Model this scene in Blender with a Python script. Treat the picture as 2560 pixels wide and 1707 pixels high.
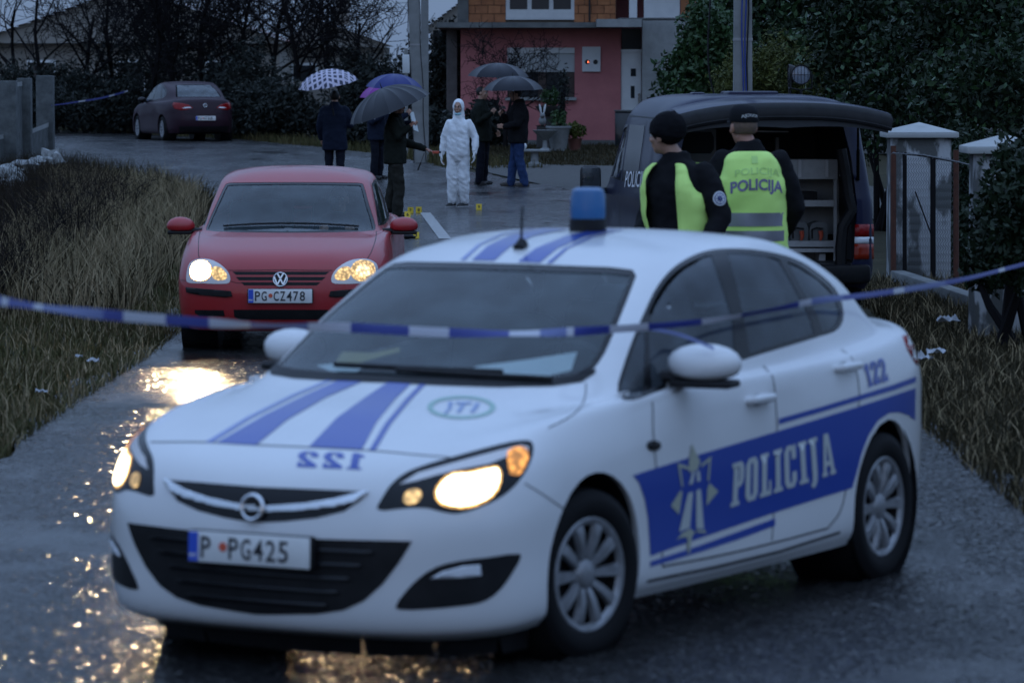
import bpy, bmesh, math, random
import numpy as np
from mathutils import Vector, Matrix
from mathutils.bvhtree import BVHTree
from mathutils.geometry import tessellate_polygon

for _o in list(bpy.data.objects): bpy.data.objects.remove(_o)
SC = bpy.context.scene
COL = SC.collection
PI = math.pi
rad = math.radians

# ------------------------------------------------------------------ camera, sky, sun, exposure
F = 10100.0                     # focal length in photo pixels (photo 2560 x 1707)
CAMZ = 2.2
PITCH = math.atan((853.5 - 175.0) / F)
K = 2560.0 / 2352.0
cam = bpy.data.cameras.new('camera'); camo = bpy.data.objects.new('camera', cam); COL.objects.link(camo)
camo.location = (0, 0, CAMZ); camo.rotation_euler = (PI/2 - PITCH, 0, 0)
cam.sensor_width = 36; cam.sensor_fit = 'HORIZONTAL'; cam.lens = F/2560*36
cam.clip_start = 0.5; cam.clip_end = 3000
cam.dof.use_dof = True; cam.dof.focus_distance = 46.0; cam.dof.aperture_fstop = 5.0
SC.camera = camo

SUN_EL, SUN_ROT = rad(10), rad(200)
world = bpy.data.worlds.new('World'); SC.world = world; world.use_nodes = True
wn = world.node_tree; wn.nodes.clear()
sky = wn.nodes.new('ShaderNodeTexSky'); sky.sky_type = 'NISHITA'; sky.sun_disc = False
sky.sun_elevation = SUN_EL; sky.sun_rotation = SUN_ROT
sky.air_density = 1.0; sky.dust_density = 1.0; sky.ozone_density = 3.0
# even cloud cover of a wet dusk: brighter overhead than at the horizon, as any overcast sky
tcw = wn.nodes.new('ShaderNodeTexCoord'); sep = wn.nodes.new('ShaderNodeSeparateXYZ'); wn.links.new(tcw.outputs['Generated'], sep.inputs[0])
cie = wn.nodes.new('ShaderNodeMapRange'); cie.inputs[1].default_value = 0.0; cie.inputs[2].default_value = 1.0; cie.inputs[3].default_value = 0.58; cie.inputs[4].default_value = 2.25
wn.links.new(sep.outputs[2], cie.inputs[0])
cl = wn.nodes.new('ShaderNodeMix'); cl.data_type = 'RGBA'; cl.blend_type = 'MULTIPLY'; cl.inputs[0].default_value = 1.0; cl.inputs[6].default_value = (1.25, 1.90, 3.20, 1)
wn.links.new(cie.outputs[0], cl.inputs[7])
grey = wn.nodes.new('ShaderNodeMix'); grey.data_type = 'RGBA'; grey.inputs[0].default_value = 0.965
wn.links.new(cl.outputs[2], grey.inputs[7])
bg = wn.nodes.new('ShaderNodeBackground'); bg.inputs[1].default_value = 0.1
wo = wn.nodes.new('ShaderNodeOutputWorld')
wn.links.new(sky.outputs[0], grey.inputs[6]); wn.links.new(grey.outputs[2], bg.inputs[0]); wn.links.new(bg.outputs[0], wo.inputs[0])
sl = bpy.data.lights.new('sun', 'SUN'); sl.energy = 0.05; sl.angle = rad(60); sl.color = (0.80, 0.88, 1.0)
slo = bpy.data.objects.new('sun', sl); COL.objects.link(slo)
slo.rotation_euler = (rad(55), 0, rad(20))
SC.view_settings.view_transform = 'Standard'; SC.view_settings.look = 'None'
SC.view_settings.gamma = 1.0; SC.view_settings.use_curve_mapping = False
SC.view_settings.exposure = 1.0
cy = SC.cycles
cy.use_denoising = True; cy.max_bounces = 6; cy.transparent_max_bounces = 12; cy.glossy_bounces = 3
cy.diffuse_bounces = 2; cy.transmission_bounces = 4; cy.volume_bounces = 0
cy.sample_clamp_indirect = 4.0; cy.caustics_reflective = False; cy.caustics_refractive = False

# ------------------------------------------------------------------ pixel helpers (photo measured at 2352 px wide)
def ray(px, py):
    """direction in the world of a point of the 2560-px photo"""
    a = (px-1280)/F; b = (853.5-py)/F
    return Vector((a, math.cos(PITCH)+b*math.sin(PITCH), -math.sin(PITCH)+b*math.cos(PITCH)))
def at(x, y, Y):
    d = ray(x*K, y*K); t = Y/d.y
    return Vector((d.x*t, Y, CAMZ+d.z*t))
def project(p):
    X, Y, Z = p[0], p[1], p[2]-CAMZ
    dep = Y*math.cos(PITCH)-Z*math.sin(PITCH); up = Y*math.sin(PITCH)+Z*math.cos(PITCH)
    return (1280+F*X/dep, 853.5-F*up/dep)
def sstep(a, b, x):
    t = min(1, max(0, (x-a)/(b-a))); return t*t*(3-2*t)
def gz(x, y):
    """height of the ground"""
    z = 0.37*sstep(62, 104, y) - 0.12*math.exp(-((x+2.2)/2.6)**2-((y-34)/7.5)**2)
    return z
def gat(x, y):
    """ground point seen at view pixel (x, y)"""
    d = ray(x*K, y*K); Y = 30.0
    for _ in range(30):
        g = gz(d.x*Y/d.y, Y); t = (g-CAMZ)/d.z; Y = 0.5*Y+0.5*t*d.y
    return Vector((d.x*Y/d.y, Y, gz(d.x*Y/d.y, Y)))

# ------------------------------------------------------------------ materials
MATS = {}
def pm(name, col, rough=0.6, metal=0.0, spec=0.5, coat=0.0, noise=None, bump=None, emit=None, trans=0.0, sheen=0.0, coord='Object'):
    m = bpy.data.materials.new(name); m.use_nodes = True; MATS[name] = m
    nt = m.node_tree; b = nt.nodes['Principled BSDF']
    b.inputs['Base Color'].default_value = (*col, 1); b.inputs['Roughness'].default_value = rough
    b.inputs['Metallic'].default_value = metal; b.inputs['Specular IOR Level'].default_value = spec
    b.inputs['Coat Weight'].default_value = coat; b.inputs['Coat Roughness'].default_value = 0.06
    b.inputs['Transmission Weight'].default_value = trans
    if sheen: b.inputs['Sheen Weight'].default_value = sheen
    if emit:
        b.inputs['Emission Color'].default_value = (*emit[0], 1); b.inputs['Emission Strength'].default_value = emit[1]
    tc = None
    if noise or bump:
        tc = nt.nodes.new('ShaderNodeTexCoord')
    if noise:                       # (scale, amount, other colour)
        n = nt.nodes.new('ShaderNodeTexNoise'); n.inputs['Scale'].default_value = noise[0]
        n.inputs['Detail'].default_value = 6; n.inputs['Roughness'].default_value = 0.65
        nt.links.new(tc.outputs[coord], n.inputs['Vector'])
        r = nt.nodes.new('ShaderNodeMapRange'); r.inputs[1].default_value = 0.35; r.inputs[2].default_value = 0.65
        nt.links.new(n.outputs['Fac'], r.inputs[0])
        r.inputs[4].default_value = noise[1]
        mx = nt.nodes.new('ShaderNodeMix'); mx.data_type = 'RGBA'
        mx.inputs[6].default_value = (*col, 1); mx.inputs[7].default_value = (*noise[2], 1)
        nt.links.new(r.outputs[0], mx.inputs[0]); nt.links.new(mx.outputs[2], b.inputs['Base Color'])
    if bump:                        # (scale, strength, distance)
        n = nt.nodes.new('ShaderNodeTexNoise'); n.inputs['Scale'].default_value = bump[0]; n.inputs['Detail'].default_value = 4
        nt.links.new(tc.outputs[coord], n.inputs['Vector'])
        u = nt.nodes.new('ShaderNodeBump'); u.inputs['Strength'].default_value = bump[1]
        u.inputs['Distance'].default_value = bump[2] if len(bump) > 2 else 0.01
        nt.links.new(n.outputs['Fac'], u.inputs['Height']); nt.links.new(u.outputs[0], b.inputs['Normal'])
    return m
def glass(name, tint, rough=0.02, film=0.06, filmcol=(0.5, 0.55, 0.58)):
    """window glass: fresnel reflection over tinted clear, with a thin film of rain and dirt"""
    m = bpy.data.materials.new(name); m.use_nodes = True; MATS[name] = m
    nt = m.node_tree; nt.nodes.clear()
    out = nt.nodes.new('ShaderNodeOutputMaterial'); tr = nt.nodes.new('ShaderNodeBsdfTransparent'); tr.inputs[0].default_value = (*tint, 1)
    gl = nt.nodes.new('ShaderNodeBsdfGlossy'); gl.inputs['Roughness'].default_value = rough
    df = nt.nodes.new('ShaderNodeBsdfDiffuse'); df.inputs[0].default_value = (*filmcol, 1)
    tc = nt.nodes.new('ShaderNodeTexCoord'); no = nt.nodes.new('ShaderNodeTexNoise'); no.inputs['Scale'].default_value = 5; no.inputs['Detail'].default_value = 8
    nt.links.new(tc.outputs['Object'], no.inputs['Vector'])
    rg = nt.nodes.new('ShaderNodeMapRange'); rg.inputs[1].default_value = 0.3; rg.inputs[2].default_value = 0.7
    rg.inputs[3].default_value = film*0.5; rg.inputs[4].default_value = film*1.5
    nt.links.new(no.outputs['Fac'], rg.inputs[0])
    fr = nt.nodes.new('ShaderNodeFresnel'); fr.inputs[0].default_value = 1.5
    m1 = nt.nodes.new('ShaderNodeMixShader'); m2 = nt.nodes.new('ShaderNodeMixShader')
    nt.links.new(rg.outputs[0], m1.inputs[0]); nt.links.new(tr.outputs[0], m1.inputs[1]); nt.links.new(df.outputs[0], m1.inputs[2])
    nt.links.new(fr.outputs[0], m2.inputs[0]); nt.links.new(m1.outputs[0], m2.inputs[1]); nt.links.new(gl.outputs[0], m2.inputs[2])
    nt.links.new(m2.outputs[0], out.inputs[0])
    return m

# ------------------------------------------------------------------ mesh collecting
def link(o, parent=None):
    COL.objects.link(o)
    if parent is not None: o.parent = parent
    return o
def tag(o, label=None, cat=None, group=None, kind=None):
    if label: o['label'] = label
    if cat: o['category'] = cat
    if group: o['group'] = group
    if kind: o['kind'] = kind
    return o
def empty(name, loc=(0, 0, 0), rz=0.0, parent=None):
    o = bpy.data.objects.new(name, None); o.location = loc; o.rotation_euler = (0, 0, rz); o.empty_display_size = 0.1
    return link(o, parent)
def thing(name, label, cat, loc=(0, 0, 0), rz=0.0, group=None):
    return tag(empty(name, loc, rz), label, cat, group)
def copy_tree(o, parent=None):
    c = o.copy(); COL.objects.link(c); c.parent = parent
    for ch in list(o.children): copy_tree(ch, c)
    return c
class MB:
    def __init__(s): s.v = []; s.f = []
    def add(s, vs, fs):
        n = len(s.v); s.v.extend(tuple(v) for v in vs); s.f.extend(tuple(i+n for i in f) for f in fs); return s
    def box(s, c, d, M=None, taper=1.0):
        x, y, z = d[0]/2, d[1]/2, d[2]/2
        vs = [Vector((sx*x*(taper if sz > 0 else 1), sy*y*(taper if sz > 0 else 1), sz*z)) for sz in (-1, 1) for sy in (-1, 1) for sx in (-1, 1)]
        if M is not None: vs = [M @ v for v in vs]
        vs = [v+Vector(c) for v in vs]
        return s.add(vs, [(0, 2, 3, 1), (4, 5, 7, 6), (0, 1, 5, 4), (2, 6, 7, 3), (0, 4, 6, 2), (1, 3, 7, 5)])
    def bbox(s, c, d, b=0.01, M=None):
        """box with chamfered edges"""
        bm = bmesh.new(); bmesh.ops.create_cube(bm, size=1.0)
        for v in bm.verts: v.co = Vector((v.co.x*d[0], v.co.y*d[1], v.co.z*d[2]))
        bmesh.ops.bevel(bm, geom=list(bm.edges), offset=min(b, min(d)*0.45), segments=2, affect='EDGES', profile=0.5)
        bm.verts.index_update()
        vs = [((M @ v.co) if M is not None else v.co)+Vector(c) for v in bm.verts]; fs = [[v.index for v in f.verts] for f in bm.faces]
        bm.free(); return s.add(vs, fs)
    def tube(s, pts, radii, n=8, cap=True, ell=None):
        pts = [Vector(p) for p in pts]
        if not hasattr(radii, '__len__'): radii = [radii]*len(pts)
        rings = []; up = Vector((0, 0, 1)); prev = None
        for i, p in enumerate(pts):
            t = (pts[min(i+1, len(pts)-1)]-pts[max(i-1, 0)])
            if t.length < 1e-9: t = Vector((0, 0, 1))
            t.normalize()
            if prev is None: a = t.orthogonal().normalized()
            else:
                a = prev-t*prev.dot(t)
                a = a.normalized() if a.length > 1e-6 else t.orthogonal().normalized()
            prev = a; b = t.cross(a)
            rings.append([p+(a*math.cos(2*PI*k/n)+b*math.sin(2*PI*k/n))*radii[i] for k in range(n)])
        vs = [v for r in rings for v in r]; fs = []
        for i in range(len(pts)-1):
            for k in range(n):
                k2 = (k+1) % n; fs.append((i*n+k, i*n+k2, (i+1)*n+k2, (i+1)*n+k))
        if cap: fs.append(tuple(range(n))[::-1]); fs.append(tuple((len(pts)-1)*n+k for k in range(n)))
        return s.add(vs, fs)
    def lathe(s, prof, n=24, M=None, a0=0.0, a1=2*PI, close=True):
        """profile of (r, h) turned about z"""
        vs = []; fs = []; m = len(prof); full = abs(a1-a0-2*PI) < 1e-6
        N = n if full else n+1
        for k in range(N):
            a = a0+(a1-a0)*k/n
            for r, h in prof:
                v = Vector((r*math.cos(a), r*math.sin(a), h)); vs.append(M @ v if M is not None else v)
        for k in range(n):
            k2 = (k+1) % N
            for i in range(m-1): fs.append((k*m+i, k2*m+i, k2*m+i+1, k*m+i+1))
        return s.add(vs, fs)
    def ball(s, c, r, n=12, M=None):
        rx, ry, rz = r if hasattr(r, '__len__') else (r, r, r)
        vs = []; fs = []; h = n//2
        for i in range(h+1):
            t = PI*i/h
            for k in range(n):
                a = 2*PI*k/n; v = Vector((rx*math.sin(t)*math.cos(a), ry*math.sin(t)*math.sin(a), rz*math.cos(t)))
                if M is not None: v = M @ v
                vs.append(v+Vector(c))
        for i in range(h):
            for k in range(n): fs.append((i*n+k, (i+1)*n+k, (i+1)*n+(k+1) % n, i*n+(k+1) % n))
        return s.add(vs, fs)
    def prism(s, poly, z0, z1, M=None):
        """2D polygon pulled up from z0 to z1"""
        n = len(poly)
        vs = [Vector((x, y, z)) for z in (z0, z1) for x, y in poly]
        if M is not None: vs = [M @ v for v in vs]
        fs = [(i, (i+1) % n, n+(i+1) % n, n+i) for i in range(n)]
        for t in tessellate_polygon([[Vector((x, y, 0)) for x, y in poly]]):
            fs.append((t[2], t[1], t[0])); fs.append((t[0]+n, t[1]+n, t[2]+n))
        return s.add(vs, fs)
    def mirror_y(s):
        n = len(s.v); s.v += [(x, -y, z) for x, y, z in s.v]; s.f += [tuple(i+n for i in reversed(f)) for f in s.f]; return s
    def build(s, name, mat, parent=None, smooth=True, fix=True, angle=None):
        me = bpy.data.meshes.new(name); me.from_pydata(s.v, [], s.f); me.update()
        if fix:
            bm = bmesh.new(); bm.from_mesh(me); bmesh.ops.remove_doubles(bm, verts=bm.verts, dist=1e-5)
            bmesh.ops.delete(bm, geom=[v for v in bm.verts if not v.link_faces], context='VERTS')
            bmesh.ops.recalc_face_normals(bm, faces=bm.faces); bm.to_mesh(me); bm.free()
        if smooth:
            me.shade_smooth()
            try: me.set_sharp_from_angle(angle=rad(angle or 38))
            except Exception: pass
        if mat is not None: me.materials.append(mat)
        o = bpy.data.objects.new(name, me)
        return link(o, parent)
def raw(name, v, f, mat, parent=None, smooth=False):
    """numpy arrays straight to a mesh (f: n x 3 or n x 4)"""
    me = bpy.data.meshes.new(name); v = np.asarray(v, np.float32); f = np.asarray(f, np.int32); k = f.shape[1]
    me.vertices.add(len(v)); me.vertices.foreach_set('co', v.ravel())
    me.loops.add(f.size); me.loops.foreach_set('vertex_index', f.ravel())
    me.polygons.add(len(f)); me.polygons.foreach_set('loop_start', np.arange(0, f.size, k, dtype=np.int32))
    me.update(calc_edges=True); me.validate()
    if smooth: me.shade_smooth()
    me.materials.append(mat)
    return link(bpy.data.objects.new(name, me), parent)

# ------------------------------------------------------------------ lettering as flat meshes
SLAB = {
 'I': (44, [[(0,0),(44,0),(44,10),(34,10),(34,90),(44,90),(44,100),(0,100),(0,90),(10,90),(10,10),(0,10)]]),
 'L': (58, [[(0,0),(56,0),(56,34),(47,34),(44,11),(34,11),(34,90),(44,90),(44,100),(0,100),(0,90),(10,90),(10,10),(0,10)]]),
 'P': (62, [[(0,0),(44,0),(44,10),(34,10),(34,42),(48,42),(59,50),(63,60),(63,82),(59,92),(48,100),(0,100),(0,90),(10,90),(10,10),(0,10)], [(34,53),(38,55),(40,60),(40,82),(38,88),(34,90)]]),
 'O': (62, [[(14,0),(48,0),(62,14),(62,86),(48,100),(14,100),(0,86),(0,14)], [(28,11),(34,11),(38,20),(38,80),(34,89),(28,89),(24,80),(24,20)]]),
 'C': (62, [[(14,0),(46,0),(60,14),(60,36),(38,36),(37,18),(34,11),(28,11),(24,20),(24,80),(28,89),(34,89),(37,82),(38,66),(60,66),(60,100),(52,100),(47,96),(40,100),(14,100),(0,86),(0,14)]]),
 'J': (46, [[(6,-18),(18,-16),(30,-6),(34,10),(34,90),(44,90),(44,100),(0,100),(0,90),(10,90),(10,8),(7,-4),(0,-8)]]),
 'A': (66, [[(0,0),(26,0),(26,10),(21,10),(23,23),(42,23),(44,10),(39,10),(39,0),(66,0),(66,10),(61,10),(46,100),(21,100),(6,10),(0,10)], [(26,35),(39,35),(33,76)]]),
 '1': (44, [[(2,0),(44,0),(44,10),(35,10),(35,100),(18,100),(0,84),(0,72),(12,77),(12,10),(2,10)]]),
 '2': (60, [[(0,0),(56,0),(56,32),(46,32),(44,19),(28,19),(50,48),(58,64),(58,84),(46,100),(12,100),(0,86),(0,66),(21,66),(22,84),(26,89),(32,89),(36,82),(36,68),(30,56),(0,17)]]),
}
def slab_text(t, gap=10):
    """(verts, faces, width, height) in units of the letter height"""
    vs, fs = [], []; x = 0
    for ch in t:
        w, polys = SLAB[ch]
        pl = [[Vector(((px+x)/100, py/100, 0)) for px, py in p] for p in polys]
        flat = [v for p in pl for v in p]; n = len(vs)
        vs += [(v.x, v.y) for v in flat]
        fs += [tuple(i+n for i in t3) for t3 in tessellate_polygon(pl)]
        x += w+gap
    return vs, fs, (x-gap)/100
SIDE = bpy.data.scenes.new('workbench')            # a scene apart for evaluating single meshes, removed at the end
def evaluated(o):
    SIDE.collection.objects.link(o); vl = SIDE.view_layers[0]; vl.update(); dg = vl.depsgraph
    return bpy.data.meshes.new_from_object(o.evaluated_get(dg))
_FT = {}
def font_text(t, bold=0.0):
    if (t, bold) in _FT: return _FT[(t, bold)]
    c = bpy.data.curves.new('t', 'FONT'); c.body = t; c.size = 1.0; c.offset = bold; c.resolution_u = 3
    o = bpy.data.objects.new('t', c); me = evaluated(o)
    vs = [(v.co.x, v.co.y) for v in me.vertices]; fs = [tuple(p.vertices) for p in me.polygons]
    bpy.data.objects.remove(o); bpy.data.curves.remove(c); bpy.data.meshes.remove(me)
    xs = [v[0] for v in vs]; ys = [v[1] for v in vs]
    x0, x1, y0, y1 = min(xs), max(xs), min(ys), max(ys)
    _FT[(t, bold)] = ([((x-x0)/(y1-y0), (y-y0)/(y1-y0)) for x, y in vs], fs, (x1-x0)/(y1-y0))
    return _FT[(t, bold)]
def fit_quad(vs, w, h, q):
    """flat lettering into a quad q = (bottom left, bottom right, top right, top left)"""
    out = []
    for x, y in vs:
        a, b = x/w, y/h
        p = [(1-a)*(1-b)*q[0][i]+a*(1-b)*q[1][i]+a*b*q[2][i]+(1-a)*b*q[3][i] for i in range(len(q[0]))]
        out.append(tuple(p))
    return out
# ------------------------------------------------------------------ car bodies: smooth lofts through character lines
def cr(P, sub, ends=('nat', 'nat')):
    """centripetal Catmull-Rom through P (n x m x 3), along axis 0; ends 'nat' or 'sym' (mirrored in y)"""
    P = np.asarray(P, float)
    def ph(a, b, how):
        return b*np.array([1, -1, 1]) if how == 'sym' else 2*a-b
    Q = np.concatenate([[ph(P[0], P[1], ends[0])], P, [ph(P[-1], P[-2], ends[1])]])
    out = []
    for i in range(1, len(Q)-2):
        p0, p1, p2, p3 = Q[i-1], Q[i], Q[i+1], Q[i+2]
        def dt(a, b): return np.maximum(np.linalg.norm(b-a, axis=-1, keepdims=True)**0.5, 1e-4)
        d0, d1, d2 = dt(p0, p1), dt(p1, p2), dt(p2, p3)
        m1 = d1*((p1-p0)/d0-(p2-p0)/(d0+d1)+(p2-p1)/d1)
        m2 = d1*((p2-p1)/d1-(p3-p1)/(d1+d2)+(p3-p2)/d2)
        for k in range(sub):
            t = k/sub
            out.append((2*t**3-3*t**2+1)*p1+(t**3-2*t**2+t)*m1+(-2*t**3+3*t**2)*p2+(t**3-t**2)*m2)
    out.append(Q[-2])
    return np.array(out)
class Shell:
    """half body (y >= 0) from rings given as (distance behind nose, y, z); local x points forward"""
    def __init__(s, rings, root, sub=(8, 9), crease=()):
        R = np.array(rings, float); R[:, :, 0] *= -1
        along = np.transpose(cr(np.transpose(R, (1, 0, 2)), sub[1], ('sym', 'sym')), (1, 0, 2))
        parts = []; cuts = [0]+list(crease)+[len(R)-1]
        for a, b in zip(cuts[:-1], cuts[1:]):
            g = cr(along[a:b+1], sub[0], ('nat', 'sym' if b == len(R)-1 else 'nat'))
            parts.append(g if not parts else g[1:])
        G = np.concatenate(parts); G[:, 0, 1] = 0; G[:, -1, 1] = 0; G[-1, :, 1] = 0; G[:, :, 1] = np.maximum(G[:, :, 1], 0)
        s.G = G; s.root = root
        m, n = G.shape[:2]; s.v = [tuple(p) for p in G.reshape(-1, 3)]
        s.f = [(i*n+j, i*n+j+1, (i+1)*n+j+1, (i+1)*n+j) for i in range(m-1) for j in range(n-1)]
        V = [Vector(p) for p in s.v]; nV = len(V)
        V += [Vector((p.x, -p.y, p.z)) for p in V]
        Fc = s.f+[tuple(i+nV for i in reversed(f)) for f in s.f]
        s.bvh = BVHTree.FromPolygons(V, Fc, epsilon=0.0)
        s.M = Matrix.Translation(root.location) @ Matrix.Rotation(root.rotation_euler.z, 4, 'Z'); s.Mi = s.M.inverted()
        s.camo = s.Mi @ Vector((0, 0, CAMZ))
    def frame_ray(s, fr, p):
        if fr == 'cam':
            return s.camo, (s.Mi.to_3x3() @ ray(p[0], p[1])).normalized()
        if fr == 'side': return Vector((-p[0], 4, p[1])), Vector((0, -1, 0))
        if fr == 'front': return Vector((4, p[0], p[1])), Vector((-1, 0, 0))
        if fr == 'rear': return Vector((-12, p[0], p[1])), Vector((1, 0, 0))
        if fr == 'top': return Vector((-p[0], p[1], 5)), Vector((0, 0, -1))
    def hit(s, fr, p, off=0.0):
        o, d = s.frame_ray(fr, p); h, nrm, _, dist = s.bvh.ray_cast(o, d)
        if h is None: return None
        if nrm.dot(d) > 0: nrm = -nrm
        return h+nrm*off
    def to2d(s, fr, v):
        v = Vector(v)
        if fr == 'cam': return project(s.M @ v)
        if fr == 'side': return (-v.x, v.z)
        if fr in ('front', 'rear'): return (v.y, v.z)
        return (-v.x, v.y)
    def cut(s, fr, poly, flip=False, tol=0.04):
        """open a hole in the half body, its rim drawn onto the outline"""
        poly = np.array(poly, float)
        sg = -1 if flip else 1
        P2 = np.array([s.to2d(fr, (v[0], v[1]*sg, v[2])) for v in s.v])
        def inside(p):
            x, y = p; c = False; j = len(poly)-1
            for i in range(len(poly)):
                if (poly[i, 1] > y) != (poly[j, 1] > y) and x < (poly[j, 0]-poly[i, 0])*(y-poly[i, 1])/(poly[j, 1]-poly[i, 1])+poly[i, 0]: c = not c
                j = i
            return c
        lo, hi = poly.min(0), poly.max(0); dele = []; keep = []
        for f in s.f:
            c = P2[list(f)].mean(0)
            if (c > lo).all() and (c < hi).all() and inside(c):
                h = s.hit(fr, c); cc = np.mean([s.v[i] for i in f], axis=0)
                if h is not None and (h-Vector((cc[0], cc[1]*sg, cc[2]))).length < tol: dele.append(f); continue
            keep.append(f)
        dv = set(i for f in dele for i in f); kv = set(i for f in keep for i in f); rim = dv & kv
        A, B = poly, np.roll(poly, -1, axis=0); AB = B-A; L2 = (AB**2).sum(1)+1e-12
        for i in rim:
            p = P2[i]; t = np.clip(((p-A)*AB).sum(1)/L2, 0, 1); q = A+AB*t[:, None]; q = q[((q-p)**2).sum(1).argmin()]
            h = s.hit(fr, q)
            if h is not None and (h-Vector((s.v[i][0], s.v[i][1]*sg, s.v[i][2]))).length < 0.08:
                y = h.y*sg
                if s.v[i][1] < 1e-6: y = 0.0
                s.v[i] = (h.x, max(0, y), h.z)
        s.f = keep
        return rim
    def mesh(s, name, mat, lip=0.02):
        """the whole body, both halves, with the hole rims folded inward"""
        bm = bmesh.new(); vs = [bm.verts.new(v) for v in s.v]
        for f in s.f:
            try: bm.faces.new([vs[i] for i in f])
            except ValueError: pass
        bmesh.ops.delete(bm, geom=[v for v in bm.verts if not v.link_faces], context='VERTS')
        bmesh.ops.remove_doubles(bm, verts=bm.verts, dist=1e-5)
        bmesh.ops.mirror(bm, geom=list(bm.verts)+list(bm.edges)+list(bm.faces), axis='Y', merge_dist=1e-4)
        bmesh.ops.remove_doubles(bm, verts=bm.verts, dist=1e-4)
        bmesh.ops.recalc_face_normals(bm, faces=bm.faces)
        bm.normal_update()
        be = [e for e in bm.edges if e.is_boundary]
        nr = {v: v.normal.copy() for e in be for v in e.verts}
        r = bmesh.ops.extrude_edge_only(bm, edges=be)
        nv = [g for g in r['geom'] if isinstance(g, bmesh.types.BMVert)]
        for v in nv:
            src = min((e.other_vert(v) for e in v.link_edges if e.other_vert(v) in nr), key=lambda w: (w.co-v.co).length, default=None)
            if src is not None: v.co = v.co-nr[src]*lip
        me = bpy.data.meshes.new(name); bm.to_mesh(me); bm.free()
        me.shade_smooth(); me.set_sharp_from_angle(angle=rad(50)); me.materials.append(mat)
        return link(bpy.data.objects.new(name, me), s.root)
    def patch(s, name, fr, poly, mat, parent=None, off=0.003, grid=None, mirror=False, flip=False, thick=0.0, faces=None, clip=None):
        """a piece lying on the body: outline (or flat mesh poly+faces) in a frame, laid onto the surface"""
        bm = bmesh.new()
        vs = [bm.verts.new((p[0], p[1], 0)) for p in poly]
        if faces is None:
            for t in tessellate_polygon([[Vector((p[0], p[1], 0)) for p in poly]]):
                try: bm.faces.new([vs[i] for i in t])
                except ValueError: pass
        else:
            for t in faces:
                try: bm.faces.new([vs[i] for i in t])
                except ValueError: pass
        if grid is None: grid = 14.0 if fr == 'cam' else 0.035
        xs = [p[0] for p in poly]; ys = [p[1] for p in poly]
        for ax, a0, a1 in ((0, min(xs), max(xs)), (1, min(ys), max(ys))):
            n = int((a1-a0)/grid)
            for k in range(1, n+1):
                co = Vector((0, 0, 0)); co[ax] = a0+(a1-a0)*k/(n+1); no = Vector((0, 0, 0)); no[ax] = 1
                bmesh.ops.bisect_plane(bm, geom=list(bm.verts)+list(bm.edges)+list(bm.faces), plane_co=co, plane_no=no, dist=1e-6)
        bmesh.ops.triangulate(bm, faces=bm.faces)
        bad = []
        for v in bm.verts:
            h = s.hit(fr, (v.co.x, v.co.y), off)
            if h is None: bad.append(v); continue
            v.co = Vector((h.x, -h.y if flip else h.y, h.z))
        if bad: bmesh.ops.delete(bm, geom=bad, context='VERTS')
        if mirror:
            bmesh.ops.bisect_plane(bm, geom=list(bm.verts)+list(bm.edges)+list(bm.faces), plane_co=(0, 0, 0), plane_no=(0, 1, 0), clear_inner=True, dist=1e-4)
        if clip: bmesh.ops.bisect_plane(bm, geom=list(bm.verts)+list(bm.edges)+list(bm.faces), plane_co=clip[0], plane_no=clip[1], clear_inner=True, dist=1e-4)
        if mirror == 'join':
            bmesh.ops.mirror(bm, geom=list(bm.verts)+list(bm.edges)+list(bm.faces), axis='Y', merge_dist=2e-3)
        bmesh.ops.recalc_face_normals(bm, faces=bm.faces); bm.normal_update()
        if bm.faces:      # outward: away from the middle of the car
            c = Vector((-2.2, 0, 0.6)); f = max(bm.faces, key=lambda q: q.calc_area())
            if f.normal.dot(f.calc_center_median()-c) < 0: bmesh.ops.reverse_faces(bm, faces=bm.faces)
        if thick:
            bm.normal_update()
            be = [e for e in bm.edges if e.is_boundary]; nr = {v: v.normal.copy() for e in be for v in e.verts}
            r = bmesh.ops.extrude_edge_only(bm, edges=be)
            for v in [g for g in r['geom'] if isinstance(g, bmesh.types.BMVert)]:
                src = min((e.other_vert(v) for e in v.link_edges if e.other_vert(v) in nr), key=lambda w: (w.co-v.co).length, default=None)
                if src is not None: v.co = v.co-nr[src]*thick
        me = bpy.data.meshes.new(name); bm.to_mesh(me); bm.free()
        me.shade_smooth(); me.materials.append(mat)
        o = link(bpy.data.objects.new(name, me), parent or s.root)
        if mirror == 'copy':
            m2 = me.copy(); 
            for v in m2.vertices: v.co.y = -v.co.y
            m2.flip_normals()
            o2 = link(bpy.data.objects.new(name, m2), parent or s.root); return o, o2
        return o
    def strip(s, fr, pts, w, closed=False):
        """outline of a band of width w along a line, in frame units"""
        P = np.array(pts, float); T = np.gradient(P, axis=0); T /= np.linalg.norm(T, axis=1)[:, None]+1e-9
        Nn = np.stack([-T[:, 1], T[:, 0]], 1)*w/2
        return [tuple(p) for p in np.concatenate([P+Nn, (P-Nn)[::-1]])]
def smooth_line(pts, sub=4, closed=False):
    P = np.array(pts, float); P = np.c_[P, np.zeros(len(P))]
    if closed:
        n = len(P); Q = np.concatenate([P[-2:], P, P[:3]]); r = cr(Q, sub)[2*sub:(n+2)*sub]
    else: r = cr(P, sub)
    return [(a, b) for a, b, c in r]
def C(x0, y0, sc, pts):
    """crop coordinates to photo pixels"""
    return [(x0+sc*a, y0+sc*b) for a, b in pts]
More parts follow.
